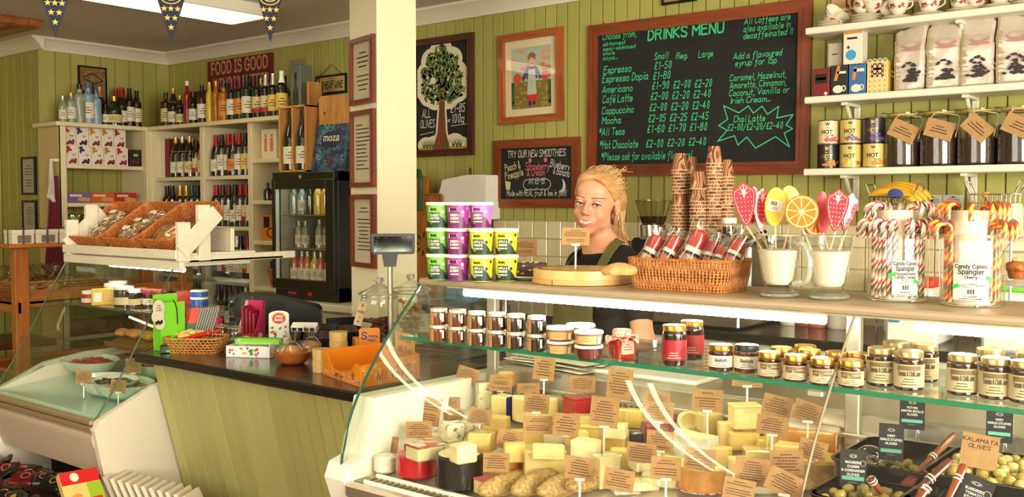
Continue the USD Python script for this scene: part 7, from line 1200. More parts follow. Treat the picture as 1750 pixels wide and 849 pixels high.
part(t,'control_label',stand(cat(quad(fx0+.12,fx0+.2,fz0+.03,fz0+.045),quad(fx0+.30,fx0+.34,fz0+.03,fz0+.05)),(0,fy+.019,0)),mat('led_red',(190,40,60),.5));part(t,'badge',T(lathe([(0,-.002),(.012,-.002),(.012,.003),(0,.004)],16),(fx0+.27,fy-.002,fz1-.03),rx=PI/2),CHROME)
SH2=[fz0+.090,fz0+.30,fz0+.50]
part(t,'inner_lamp',cb(fx0+.08,fx1-.10,fy+.06,fy+.10,fz1-.072,fz1-.062,.002),mat('fridge_light',(255,250,220),.4,emit=3.0))
for z in SH2[1:]:part(t,'wire_shelf',cat(*[tube([(fx0+.034,y,z-.004),(fx1-.034,y,z-.004)],.0022,5)for y in np.linspace(fy+.05,fd-.04,12)]),STEEL)
iw0,iw1=fx0+.045,fx1-.085
row([('small','clear','green',None,.9),('small','blue','green','white',.9),('small','green','gold',None,.9),('small','yellow','gold',None,.95),('small','yellow','gold',None,.95),('small','pink','gold',None,.9)],(iw0,fy+.11),(iw1,fy+.11),SH2[2],'along the top fridge shelf','bottles on the top fridge shelf')
row([('small','green','gold',None,.9),('small','clear','green',None,.9),('small','yellow','gold',None,.9),('small','yellow','gold',None,.9),('small','pink','gold',None,.9)],(iw0+.02,fy+.2),(iw1,fy+.2),SH2[2],'at the rear of the top fridge shelf','rear bottles on the top fridge shelf')
row([('small','clear','silver','white',.8),('small','clear','silver','white',.8),None,('small','clear','silver','white',.85),('small','clear','silver','cream',.85),('small','clear','silver','white',.85)],(iw0+.03,fy+.11),(iw1,fy+.11),SH2[1],'along the middle fridge shelf','bottles on the middle fridge shelf')
row([('small','pink','silver','white',.95),('small','pink','silver','white',.95),('small','amber','silver','white',.95),('small','yellow','silver','white',.95),('small','pink','silver','white',.95),('small','pink','silver','white',.95),('small','red','silver','white',.95)],(iw0,fy+.11),(iw1,fy+.11),SH2[0],'along the bottom fridge shelf','bottles on the bottom fridge shelf')
# ================================================================ white wall shelves over the back counter
SX0,SX1,SY0=-1.785,.32,4.28
SHZ=(2.332,2.026,1.706)
for i,z in enumerate(SHZ):
 t=thing('wall_shelf',('highest white wall shelf carrying the tea cups','middle white wall shelf carrying coffee bags','lowest white wall shelf carrying the bean jars')[i],'shelf')
 part(t,'board',cb(SX0,SX1,SY0,4.496,z-.030,z-.0005,.004),WHITE)
 for x in((-1.15,-.4)if i==0 else(-1.62,-1.12,-.4)):part(t,'bracket',cat(cb(x-.014,x+.014,4.482,4.496,z-.19,z-.03,.003),cb(x-.014,x+.014,SY0+.04,4.49,z-.044,z-.03,.003),T(cb(-.006,.006,-.085,.085,-.008,.008,.002),(x,4.41,z-.10),rx=-.85)),WHITE)
CHINA=mat('china',(228,218,196),.12,coat=.8);ROSE=mat('rose_print',(176,50,80),.5);LEAFP=mat('leaf_print_green',(96,120,70),.5)
def saucer(label,group):t=thing('saucer',label,'saucer',(0,0,0),0,group);part(t,'dish',lathe([(0,.002),(.03,0),(.034,.002),(.066,.012),(.068,.014),(.064,.0135),(.034,.006),(0,.005)],30),CHINA);part(t,'gilt_rim',tube([(.067*math.cos(a),.067*math.sin(a),.0138)for a in np.arange(30)/30*2*PI],.0009,5,True),GOLD);return t
def cup(k):
 def make(label,group):
  t=thing('tea_cup',label,'tea cup',(0,0,0),0,group);f=lambda z:np.interp(z,[0,.006,.03,.062],[.02,.026,.040,.046])
  part(t,'bowl',lathe([(0,0),(.02,0),(.022,.004),(.03,.01),(.040,.03),(.046,.062),(.0445,.062),(.038,.03),(.026,.012),(0,.008)],30),CHINA);part(t,'handle',tube(spline([(.042,0,.05),(.064,0,.054),(.066,0,.034),(.037,0,.02)],5),.0035,7),CHINA)
  r_=random.Random(k);g=[[],[]]
  for a in(-.9,0,.9,2.2,3.6):
   for _ in range(5 if k else 2):g[0].append(T(flat(ellipse(.006,.006,a*.042+r_.uniform(-.008,.008),.036+r_.uniform(-.01,.01),8),.001)));g[1].append(T(flat(ellipse(.006,.0025,a*.042+r_.uniform(-.014,.014),.034+r_.uniform(-.013,.013),8),.0007)))
  part(t,'rose_print',wrap(cat(*g[0]),f),ROSE);part(t,'leaf_print',wrap(cat(*g[1]),f),LEAFP);return t
 return make
cg='floral tea cups on the highest shelf';z0=SHZ[0]
for i,(px,ns,cups)in enumerate(((1421,2,((-.018,.01,.015,.9,0),(.03,.02,.02,1.3,0))),(1480,3,((-.03,0,.03,.5,1),(.025,.01,.03,-.5,1),(.055,.03,.03,1.2,0))),(1534,1,((0,0,.02,.12,1),)),(1588,1,((0,0,.0,0,1),)),(1646,1,((-.02,0,.01,.35,1),(.05,.01,.01,-.3,1))),(1706,1,((0,0,.012,.2,1),)),(1756,1,((0,0,.012,0,1),)))):
 p=at(px,25,y=4.36);w=('first','second','third','fourth','fifth','sixth','seventh')[i]
 for k in range(ns):many('saucer',saucer,(p[0],4.36,z0+.0115*k),R.uniform(0,6),f'saucer in the {w} cup group from the menu board, {NUMW[k]} from below','saucers on the highest shelf')
 for k,(dx,dy,dz,tl,kd)in enumerate(cups):many(('cup',kd),cup(kd),(p[0]+dx,4.355+dy,z0+.0115*ns+dz*.6),R.uniform(-.6,.6)+(2 if k==1 else 0),f'{"rose patterned" if kd else "plain edged"} tea cup in the {w} cup group, {NUMW[k]} of the group',cg,ry=tl)
X0,X1,Z0,Z1=corners(1420,1660,(-40,-50),(14,-2),4.47);t,W,H=wallthing('shelf_sign','cream sign with brown script behind the tea cups','sign',X0,X1,Z0,Z1,y=4.494);part(t,'board',stand(prism(sbox(-W/2,-H/2,W/2,H/2),0,.012)),mat('sign_cream',(206,170,110),.7),smooth=False);part(t,'lettering',stand(chalkm('tea and coffee',H*.5,cx=0,y=-H*.36,w=W*.8,z=.0125,r=.1)),mat('sign_brown',(96,40,28),.7),smooth=False)
def shx(px,y=4.33,z=2.026):return at(px,150,y=y)[0]
def tbox(label,px0,px1,h,z,m,prints,d=.07,y=4.335):return carton('tea_box',label,shx(px0,y),shx(px1,y),y,y+d,z,h,m,prints)
CUPP=ellipse(.3,.13,-.05,.22).union(ellipse(.14,.1,.28,.24).difference(ellipse(.08,.06,.28,.24)));z1=SHZ[1]
tbox('dark red tea box at the menu end of the middle shelf',1389,1417,.128,z1,mat('tea_red',(118,20,24),.4),[('panel_print',sbox(-.36,.48,.36,.8),INK),('title_print',sbox(-.28,.6,.28,.68),TRED),('badge',ellipse(.1,.06,.3,.12),PAPER)])
tbox('black tea box with a white cup picture',1419,1448,.135,z1,mat('tea_black',(28,26,28),.4),[('cup_print',CUPP,PAPER),('title_print',sbox(-.1,.72,.42,.8),PAPER),('steam_print',Polygon([(-.3,.5),(-.1,.5),(.1,.98),(-.1,.98)]),LABS['orange'])])
tbox('blue tea box with a white cup picture',1450,1479,.132,z1,mat('tea_blue',(50,100,160),.4),[('cup_print',CUPP,PAPER),('title_print',sbox(-.2,.76,.42,.86),PAPER),('steam_print',Polygon([(-.3,.5),(-.1,.5),(.0,.9),(-.2,.9)]),LABS['orange'])])
t=tbox('yellow lattice patterned tea box beside the coffee bags',1481,1517,.140,z1,mat('tea_yellow',(206,176,70),.4),[('lattice_print',unary_union([ellipse(.12,.09,-.36+.24*i,.08+.15*j).difference(ellipse(.08,.06,-.36+.24*i,.08+.15*j))for i in range(4)for j in range(7)]),PAPER),('panel_print',sbox(-.3,.5,.3,.92),mat('peach',(226,176,140),.5)),('title_print',sbox(-.2,.72,.2,.78),TRED)])
t=tbox('white herbal tea box with a blue flower and orange top',1440,1472,.142,z1+.1355,WHC,[('flower_print',ellipse(.28,.16,-.08,.28),mat('blue_flower',(60,150,200),.5)),('title_print',sbox(-.3,.76,.25,.82),INK),('top_print',sbox(-.5,.93,.5,.999),LABS['orange']),('seal_print',ellipse(.08,.05,-.22,.52),BOXR)])
tbox('grey tea box half hidden behind the white herbal box',1414,1438,.105,z1+.1355,mat('tea_grey',(176,168,150),.5),[('print',sbox(-.2,.5,.2,.54),INK)],.05,4.37)
BAGM=mat('foil_bag',(206,192,178),.3,.25,bump=.35,bs=22);BAGB=mat('bag_beans',(46,28,38),.5);BAGP=mat('bag_pink',(176,120,116),.4)
for i,(a,b)in enumerate(((1522,1577),(1577,1637),(1635,1695),(1696,1762))):
 x0,x1=shx(a,4.32),shx(b,4.32);w,h=(x1-x0)*.97,.275;t=thing('coffee_bag',f'silver foil coffee bag with bean heart print, {NUMW[i]} from the tea boxes','coffee bag',((x0+x1)/2,4.39,z1),R.uniform(-.05,.05),'silver coffee bags on the middle shelf')
 m=cb(-w/2,w/2,-.05,.05,0,h,.012)
 for _ in range(4):m=m.subdivide()
 v=m.vertices;s=np.clip((v[:,2]/h-.68)/.32,0,1);v[:,1]*=1-.85*s;v[:,2]+=s*(.018*np.sin(v[:,0]*26+i)+.02*np.abs(v[:,0]/w));v[:,0]*=1+.0*s
 part(t,'bag',lump(m,.007,16,i),BAGM,smooth=50)
 yf=-.058;pr=lambda nm,g,mm,z=.0:part(t,nm,stand(flat(g,z),(0,yf,0)),mm,smooth=False)
 part(t,'lettering',stand(T(chalkm('caffe prima',w*.20,x=0,y=0,w=h*.74,r=.07,slant=0,z=.001),(-w*.30,h*.06,0),rz=PI/2),(0,yf,0)),mat('bag_gold_print',(160,132,80),.4),smooth=False)
 r_=random.Random(i);pr('bean_print',unary_union([ellipse(.008,.0055,w*.14+r_.gauss(0,w*.10),h*.15+abs(r_.gauss(0,h*.09)),8)for _ in range(45)]+[ellipse(.007,.005,w*.05+w*.2*math.sin(q),h*.40+h*.03*math.cos(q*2),8)for q in np.arange(8)]),BAGB,.001)
 pr('cup_print',unary_union([ellipse(w*.28,h*.055,w*.12,h*.7).difference(ellipse(w*.24,h*.04,w*.12,h*.71)),ellipse(w*.3,h*.02,w*.12,h*.63)]),BAGP,.001)
z2=SHZ[2];TN={'cream':(214,196,150),'yellow':(206,180,96),'purple':(48,34,54),'black':(34,28,30)};TM={k:mat('tin_'+k,c,.35,coat=.2)for k,c in TN.items()}
for i,(px,top,c,ac,lb)in enumerate(((1417,0,'black','orange','black tin with orange print at the bottom of the first tin stack'),(1417,1,'cream','red','cream tin with red flowers on top of the black tin'),(1456,0,'yellow','gold','yellow tin at the bottom of the middle tin stack'),(1456,1,'yellow','purple','yellow tin on top of the middle tin stack'),(1496,0,'yellow','orange','yellow tin at the bottom of the stack beside the bean jars'),(1495,1,'purple','purple','dark purple tin on top of the stack beside the bean jars'))):
 p=np.array([shx(px,4.36),4.36,z2+top*.1085]);r,h=.047,.108;t=thing('chocolate_tin',lb,'tin',p,facing(p)-.1,'hot chocolate tins');part(t,'body',lathe([(0,0),(r,0),(r,h-.004),(0,h-.004)],30),TM[c]);part(t,'rim',cat(*[tube([(r*math.cos(a),r*math.sin(a),z)for a in np.arange(30)/30*2*PI],.0016,5,True)for z in(.002,h-.004)]),mat('tin_rim',(70,56,50),.3,.6));part(t,'lid',lathe([(0,h-.004),(r*.96,h-.004),(r*.95,h-.001),(0,h-.001)],30),TM['purple'])
 ik=INK if c in('cream','yellow')else GOLD
 part(t,'lettering',wrap(cat(txt('HOT',.017,-.002,h*.42),txt('W',.013,0,h*.76),T(words(.03,.005,1,2),(0,h*.66,.0003)),T(words(.05,.005,1,3),(0,h*.36,.0003))),r+.0006),ik)
 r_=random.Random(i);part(t,'flower_print',wrap(flat(unary_union([ellipse(.006,.005,.016+r_.gauss(0,.016),.014+abs(r_.gauss(0,.010)),8)for _ in range(22)])),r+.0008),{'orange':LABS['orange'],'red':mat('flower_red',(206,60,70),.5),'gold':GOLD,'purple':mat('flower_purple',(110,80,140),.5)}[ac])
BEAN=mat('coffee_beans',(34,18,14),.45,rgb2=(60,34,24),vs=120,bump=1.0,bs=110,lo=.45,hi=.62);STR=mat('straw_string',(206,180,120),.7)
for i,(px,fillh,tl)in enumerate(((1545,.105,-.45),(1607,.15,-.3),(1672,.11,-.75),(1742,.16,-.45))):
 p=np.array([shx(px,4.385),4.385,z2]);r,h=.078,.235;t=thing('bean_jar',f'clip top glass jar of coffee beans with a tan tag, {NUMW[i]} from the tins','jar',p,facing(p),'coffee bean jars on the lowest shelf')
 part(t,'glass',lathe([(0,.002),(r*.95,.002),(r,.012),(r,h*.80),(r*.9,h*.88),(r*.78,h*.92),(r*.78,h*.95)],44),JARG,smooth=50);part(t,'beans',lump(lathe([(0,.006),(r*.93,.006),(r*.965,.015),(r*.965,fillh),(0,fillh+.012)],40).subdivide(),.002,120,i),BEAN,kind='stuff',smooth=40)
 part(t,'lid',lathe([(r*.8,h*.955),(r*.84,h*.96),(r*.84,h*.985),(r*.6,h),(0,h+.004)],40),JARG,smooth=50);part(t,'rubber_ring',tube([(r*.81*math.cos(a),r*.81*math.sin(a),h*.952)for a in np.arange(40)/40*2*PI],.0035,6,True),mat('rubber_ring',(206,160,80),.5));part(t,'wire_clip',cat(tube([(r*.85*math.cos(a),r*.85*math.sin(a),h*.91)for a in np.arange(40)/40*2*PI],.0022,6,True),*[tube(spline([(s*r*.86,0,h*.91),(s*r*1.12,0,h*.93),(s*r*1.14,0,h*1.0),(s*r*.7,0,h*.98)],5),.0022,6)for s in(-1,1)]),STEEL)
 part(t,'tag',T(stand(prism(sbox(-.055,-.038,.055,.038),0,.001)),(.0,-r-.004,h*.64),ry=-tl),TAN,smooth=False);part(t,'print',T(stand(T(words(.08,.035,3,i),(0,0,.0015))),(.0,-r-.004,h*.64),ry=-tl),INK);part(t,'string',tube(spline([(-.045,-r-.003,h*.68),(-.02,-r*.95,h*.92),(.05,-r*.9,h*.9),(.075,-r*.7,h*.84),(.06,-r,h*.5)],5),.0018,5),STR)
# ================================================================ back counter
BCZ=1.0;bc=thing('back_counter','long dark speckled worktop on pale cupboards along the tiled wall','counter');part(bc,'worktop',cb(-3.9,.35,3.86,4.472,BCZ-.042,BCZ-.0005,.006),GRAN)
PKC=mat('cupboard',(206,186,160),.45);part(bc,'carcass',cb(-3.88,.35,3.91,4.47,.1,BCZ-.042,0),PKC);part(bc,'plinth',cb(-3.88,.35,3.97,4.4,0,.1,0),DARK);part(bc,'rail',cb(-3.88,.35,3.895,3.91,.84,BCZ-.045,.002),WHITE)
for i in range(9):part(bc,'door',cb(-3.87+.47*i,-3.41+.47*i,3.893,3.91,.11,.825,.004),PKC);part(bc,'handle',tube([(-3.45+.47*i,3.88,.68),(-3.45+.47*i,3.88,.80)],.005,8),STEEL)
mx0,mx1=at(1095,410,y=4.0)[0],at(1285,410,y=4.0)[0];mz=1.40
t=thing('coffee_machine','chrome and black espresso machine under the paper cups','coffee machine');part(t,'body',cb(mx0,mx1,3.98,4.42,1.10,mz-.02,.02),mat('machine_black',(30,30,30),.2,coat=.6));part(t,'cup_tray',cb(mx0+.01,mx1-.01,3.97,4.42,mz-.02,mz-.0005,.004),STEEL);part(t,'drip_tray',cb(mx0+.02,mx1-.02,3.92,4.4,1.005,1.06,.008),STEEL);part(t,'base',cb(mx0+.05,mx1-.05,4.1,4.4,1.0,1.12,.005),BLACKP)
for x in(mx0+.15,mx1-.18):part(t,'group_head',lathe([(0,1.08),(.03,1.08),(.034,1.12),(0,1.12)],20).apply_translation((x,4.0,0)),CHROME);part(t,'portafilter',tube([(x,4.0,1.085),(x+.01,3.86,1.075)],.011,8),BLACKP)
part(t,'steam_arm',tube(spline([(mx1-.06,3.99,1.36),(mx1+.01,3.93,1.34),(mx1-.03,3.90,1.15)],6),.006,8),CHROME);part(t,'side_hood',tube(spline([(mx1-.09,3.95,1.30),(mx1-.02,3.96,1.37),(mx1+.06,4.02,1.42)],6),.02,10),BLACKP)
CUPM=usdkit.material(stage,'/World/Looks/swirl_paper',{'tc':('texture_coordinate',{}),'mp':('mapping',{'mapping_type':'point','scale':(1,1,.45)}),'w':('wave_texture',{'wave_type':'bands','bands_direction':'x','scale':12.0,'distortion':14.0,'detail':1.5,'detail_scale':1.2}),'r':('rgb_ramp',{'ramp':[(0,lin((96,44,28))),(.28,lin((176,96,62))),(.36,lin((226,196,150))),(.55,lin((214,168,116))),(.66,lin((168,84,56))),(.86,lin((206,150,100))),(1,lin((120,56,34)))]}),'p':('principled_bsdf',{'roughness':.6})},
 [('tc.object','mp.vector'),('mp.vector','w.vector'),('w.fac','r.fac'),('r.color','p.base_color')],surface='p.BSDF')
def pcup(label,group):
 t=thing('paper_cup',label,'paper cup',(0,0,0),0,group);part(t,'sleeve',lathe([(0,.082),(.0255,.082),(.026,.080),(.0375,.004)],26),CUPM);part(t,'rolled_rim',tube([(.0385*math.cos(a),.0385*math.sin(a),.003)for a in np.arange(26)/26*2*PI],.0026,6,True),mat('cup_rim',(232,208,164),.5));return t
for i,(px,top,y,breaks)in enumerate(((1161,262,4.10,(0,9)),(1180,268,4.19,(0,)),(1193,293,4.05,(0,10)),(1220,250,4.10,(0,)),(1240,273,4.18,(0,)))):
 zt=at(px,top,y=y)[2]-.082;x=at(px,330,y=y)[0];n=int((zt-mz)/.0152);zs=[];z=mz+.0005;k=0
 while z<zt+.004 and k<40:
  zs.append(z);z+=.0152 if k not in breaks[1:]else .056;k+=1
 zs=[q+(zt-zs[-1])*((q-mz)/(zs[-1]-mz))for q in zs]
 for k,z in enumerate(zs):many('pcup',pcup,(x,y,z),R.uniform(0,6),f'upside down swirl patterned paper cup, {NUMW[k]} from the bottom of the {NUMW[i]} cup stack','paper cups stacked on the coffee machine')
g=at(1116,395,y=4.05);t=thing('coffee_grinder','coffee grinder with a smoked hopper half full of beans','grinder',(g[0],4.05,BCZ));HOP=pane('smoked_hopper',(.80,.76,.62),2.0);hz0,hz1=at(1116,384,y=4.05)[2]-BCZ,at(1116,343,y=4.05)[2]-BCZ
part(t,'hopper',lathe([(.05,hz0),(.062,hz0+.02),(.088,hz1-.01),(.090,hz1),(.086,hz1+.004),(0,hz1+.008)],36),HOP,smooth=50);part(t,'beans',lump(lathe([(0,hz0),(.05,hz0),(.060,hz0+.02),(.068,hz0+.04),(0,hz0+.036)],30).subdivide(),.004,80,2),BEAN,kind='stuff');part(t,'rim',tube([(.090*math.cos(a),.090*math.sin(a),hz1)for a in np.arange(36)/36*2*PI],.002,6,True),CHROME);part(t,'collar',lathe([(0,hz0-.06),(.062,hz0-.06),(.062,hz0),(.05,hz0+.002),(0,hz0+.002)],32),CHROME);part(t,'body',cb(-.08,.08,-.09,.10,0,hz0-.06,.02),BLACKP);part(t,'fork',cb(-.03,.03,-.15,-.08,.17,.19,.004),BLACKP)
p=at(1246,398,y=4.02);t=thing('spice_jar','small dark jar with a white lid beside the paper cups','jar',(p[0],4.02,mz));part(t,'glass',jar_body(.034,.062,.9),JARG,smooth=50);part(t,'contents',lathe([(0,.003),(.031,.003),(.031,.045),(0,.045)],24),BEAN);part(t,'lid',lidm(.033,.062,.026),WAXW)
q0,q1=at(748,345,y=4.36),at(830,345,y=4.36);zt,zb=at(790,299,y=4.36)[2],at(790,375,y=4.36)[2];w=q1[0]-q0[0]
t=thing('towel_dispenser','white plastic paper towel dispenser on the green wall','dispenser',((q0[0]+q1[0])/2,4.36,zb));h=zt-zb;m=prism(Polygon([(-w/2,0),(w/2,0),(w/2,h),(w*.1,h),(-w*.40,h*.90),(-w*.47,h*.6)]).buffer(-.012).buffer(.012),-.13,0);part(t,'cover',stand(m,(0,-.0,0)),WAXW,smooth=45);part(t,'lock',lathe([(0,h),(.008,h),(.008,h+.03),(.004,h+.045),(0,h+.045)],12).apply_translation((w*.05,.06,0)),BLACKP);part(t,'slot',cb(-w*.35,w*.35,-.002,.0,-.01,.01,.001),GRY)
for i,(px0,px1,pt,c,lb)in enumerate(((713,748,330,(176,112,50),'brown wooden chopping board with branch pattern beside the pillar'),(712,722,300,(206,110,40),'orange chopping board standing behind the brown one'))):
 a,b=at(px0,400,y=4.3+.05*i),at(px1,400,y=4.3+.05*i);z=at(px0,pt,y=4.3+.05*i)[2];t=thing('chopping_board',lb,'board',((a[0]+b[0])/2-.05,4.3+.05*i,BCZ),0,rx=-.06);w=b[0]-a[0]+.1;part(t,'board',stand(prism(rrect(w,z-BCZ,.03,0,(z-BCZ)/2),-.018,0)),wood(f'board_{i}',c,tuple(int(q*.8)for q in c),'z'));part(t,'edge_groove',stand(flat(rrect(w-.02,z-BCZ-.02,.024,0,(z-BCZ)/2).difference(rrect(w-.026,z-BCZ-.026,.022,0,(z-BCZ)/2)),.0006)),mat('groove_brown',(96,54,24),.6))
 if i==0:part(t,'branch_print',stand(flat(unary_union([affinity.rotate(ellipse(.02,.006,.055*math.cos(k),(z-BCZ)*.5+.055*math.sin(k)),math.degrees(k),origin='center')for k in np.arange(8)*.78]),.001)),INK)
solo('green_strap',tube(spline([at(717,360,y=4.28),at(719,310,y=4.26),at(714,292,y=4.3),at(704,320,y=4.34)],8),.014,8),mat('strap_green',(30,84,48),.5),'dark green curved handle above the chopping boards','strap',smooth=50)
def wirebasket(label,px0,px1,pt,pb,y,nb):
 a,b=at(px0,pb,y=y),at(px1,pb,y=y);z0,z1=a[2],at((px0+px1)/2,pt,y=y)[2];w,h=b[0]-a[0],z1-z0;t=thing('wire_basket',label,'basket',((a[0]+b[0])/2,y,BCZ));W_=CHROME;z0-=BCZ;h_=h;n=9
 for k in range(5):f=.8+.2*k/4;part(t,'wire',tube(np.c_[ringpath(w*f,.2*f,.04,40),np.full(40,z0+h_*k/4)],.0028,5,True),W_)
 for x in np.linspace(-w*.36,w*.36,n):part(t,'wire',tube([(x*1.2,-.1,z0+h_),(x,-.08,z0),(x,.08,z0),(x*1.2,.1,z0+h_)],.002,5),W_)
 for s in(-1,1):part(t,'handle',tube([(s*w*.5,-.05,z0+h_),(s*w*.62,-.05,z0+h_+.05),(s*w*.62,.05,z0+h_+.05),(s*w*.5,.05,z0+h_)],.004,6),W_);part(t,'leg',tube([(s*w*.38,0,z0),(s*w*.38,0,.001)],.006,6),W_)
 return t,np.array([(a[0]+b[0])/2,y,BCZ+z0])
t,c=wirebasket('chrome wire basket of bananas before the green wall',1494,1566,336,384,4.22,0)
BAN=mat('banana_skin',(226,178,40),.4,rgb2=(206,150,30),vs=8)
for i in range(4):
 a=np.linspace(-.95,.95,16);rr=.018*np.clip(1.15-np.abs(np.linspace(-1,1,16))**3*.9,.2,1);m=tube([(.125*math.sin(x),.012*i*0,.095*math.cos(x))for x in a],rr,7);t=thing('banana',f'ripe yellow banana in the wire basket, {NUMW[i]} from the front','banana',c+np.array([.0+.006*i,-.06+.034*i,.045+.008*i]),.1*i,'bananas in the wire basket',ry=.18);part(t,'skin',m,BAN,smooth=60);part(t,'stem_tip',ball(.006,(.125*math.sin(.98),0,.095*math.cos(.98)),1),INK)
 if i==0:part(t,'sticker',ball(1,(.01,-.016,.088),2,(.032,.004,.02)),BLUEP)
t,c=wirebasket('second chrome wire basket with a clear bottle near the frame edge',1662,1738,332,392,4.22,0)
t=thing('squeeze_bottle','clear squeeze bottle with an orange cap in the second wire basket','bottle',c+np.array([-.03,-.01,.004]));part(t,'bottle',lathe([(0,0),(.036,0),(.038,.01),(.036,.09),(.014,.115),(.013,.125),(0,.125)],24),CELLO,smooth=50);part(t,'liquid',lathe([(0,.003),(.034,.003),(.034,.05),(0,.05)],24),mat('pale_oil',(206,190,110),.2));part(t,'cap',lathe([(0,.124),(.014,.124),(.013,.145),(0,.148)],20),mat('orange_cap',(236,150,30),.4))
solo('spread_jar',lathe([(0,0),(.04,0),(.043,.01),(.043,.08),(.036,.1),(0,.1)],24),mat('pale_spread',(222,212,180),.4),'pale jar beside the clear squeeze bottle in the second wire basket','jar',loc=c+np.array([.06,.0,.004]))
for i,(a,b)in enumerate(((1576,1609),(1611,1646))):
 X0,X1,Z0,Z1=corners(a,b,(334,332),(357,356));t,W,H=wallthing('wall_note',('first handwritten paper note pinned to the green wall','second handwritten paper note pinned nearer the wire basket')[i],'note',X0,X1,Z0,Z1,y=4.4985);part(t,'sheet',stand(prism(sbox(-W/2,-H/2,W/2,H/2),0,.0012)),mat('note_paper',(206,204,196),.7),smooth=False);part(t,'writing',stand(T(words(W*.8,H*.75,6,i,size=.3),(0,0,.0016))),mat('ink_blue',(70,74,110),.8));part(t,'pin',T(ball(.004,(0,-.003,H/2-.008),1)),REDM)
CLIP=mat('blue_clip',(40,150,190),.35)
for i,(a,b,h,lb)in enumerate(((1512,1602,.13,'white storage box with blue clips behind the candy jars'),(1676,1760,.12,'white storage box with blue clips at the frame edge'))):
 y=3.96;q0,q1=at(a,560,y=y),at(b,560,y=y);w=q1[0]-q0[0];t=thing('storage_box',lb,'box',((q0[0]+q1[0])/2,y,BCZ));part(t,'body',cb(-w/2,w/2,0,.24,0,h,.012),WAXW);part(t,'lid',cb(-w/2-.008,w/2+.008,-.008,.248,h-.004,h+.018,.005),mat('clear_lid',(222,226,220),.3))
 for x in(-w*.3,w*.3):part(t,'clip',cb(x-.02,x+.02,-.016,-.0,h-.045,h+.014,.004),CLIP)
for i,(px,c,hh)in enumerate(((1555,(206,60,40),.10),(1720,(120,200,50),.09))):q=at(px,540,y=4.3);t=thing('food_tub',('red topped food tub behind the first storage box','lime green food tub behind the second storage box')[i],'tub',(q[0],4.32,BCZ));part(t,'body',cb(-.1,.1,-.06,.06,0,.2,.01),WAXW);part(t,'lid',cb(-.105,.105,-.065,.065,.2,.2+hh*.4,.008),mat(f'tub_lid_{i}',c,.4))
for i,(px,c)in enumerate(((1350,(226,216,190)),(1376,(150,90,60)),(1397,(196,110,80)),(1432,(230,224,206)))):q=at(px,552,y=4.28);t=thing('kitchen_pot',('white pot on the back worktop seen through the counter glass','brown jar beside the white pot on the back worktop','terracotta coloured pot on the back worktop','pale round bowl on the back worktop')[i],'pot',(q[0],4.28,BCZ));part(t,'pot',lathe([(0,0),(.04,0),(.046,.01),(.046,.09),(.042,.09),(.04,.012),(0,.008)],26),mat(f'kp_{i}',c,.4));part(t,'lid',lidm(.044,.088,.012),GOLD if i==1 else WAXW)
q=at(770,520,y=3.9);solo('blue_cloth',lump(cb(-.11,.11,-.06,.06,0,.09,.03).subdivide().subdivide().subdivide(),.02,18,3),mat('cloth_blue',(40,120,160),.8),'folded blue cloth on the dark back worktop','cloth',loc=(q[0],4.0,BCZ),smooth=60)
q=at(862,530,y=4.0);t=thing('steel_beaker','small steel beaker on the dark back worktop','beaker',(q[0],4.0,BCZ));part(t,'cup',lathe([(0,0),(.03,0),(.036,.08),(.034,.08),(.028,.004),(0,.003)],24),STEEL);part(t,'handle',tube(spline([(.034,0,.07),(.055,0,.06),(.032,0,.02)],5),.003,6),STEEL)
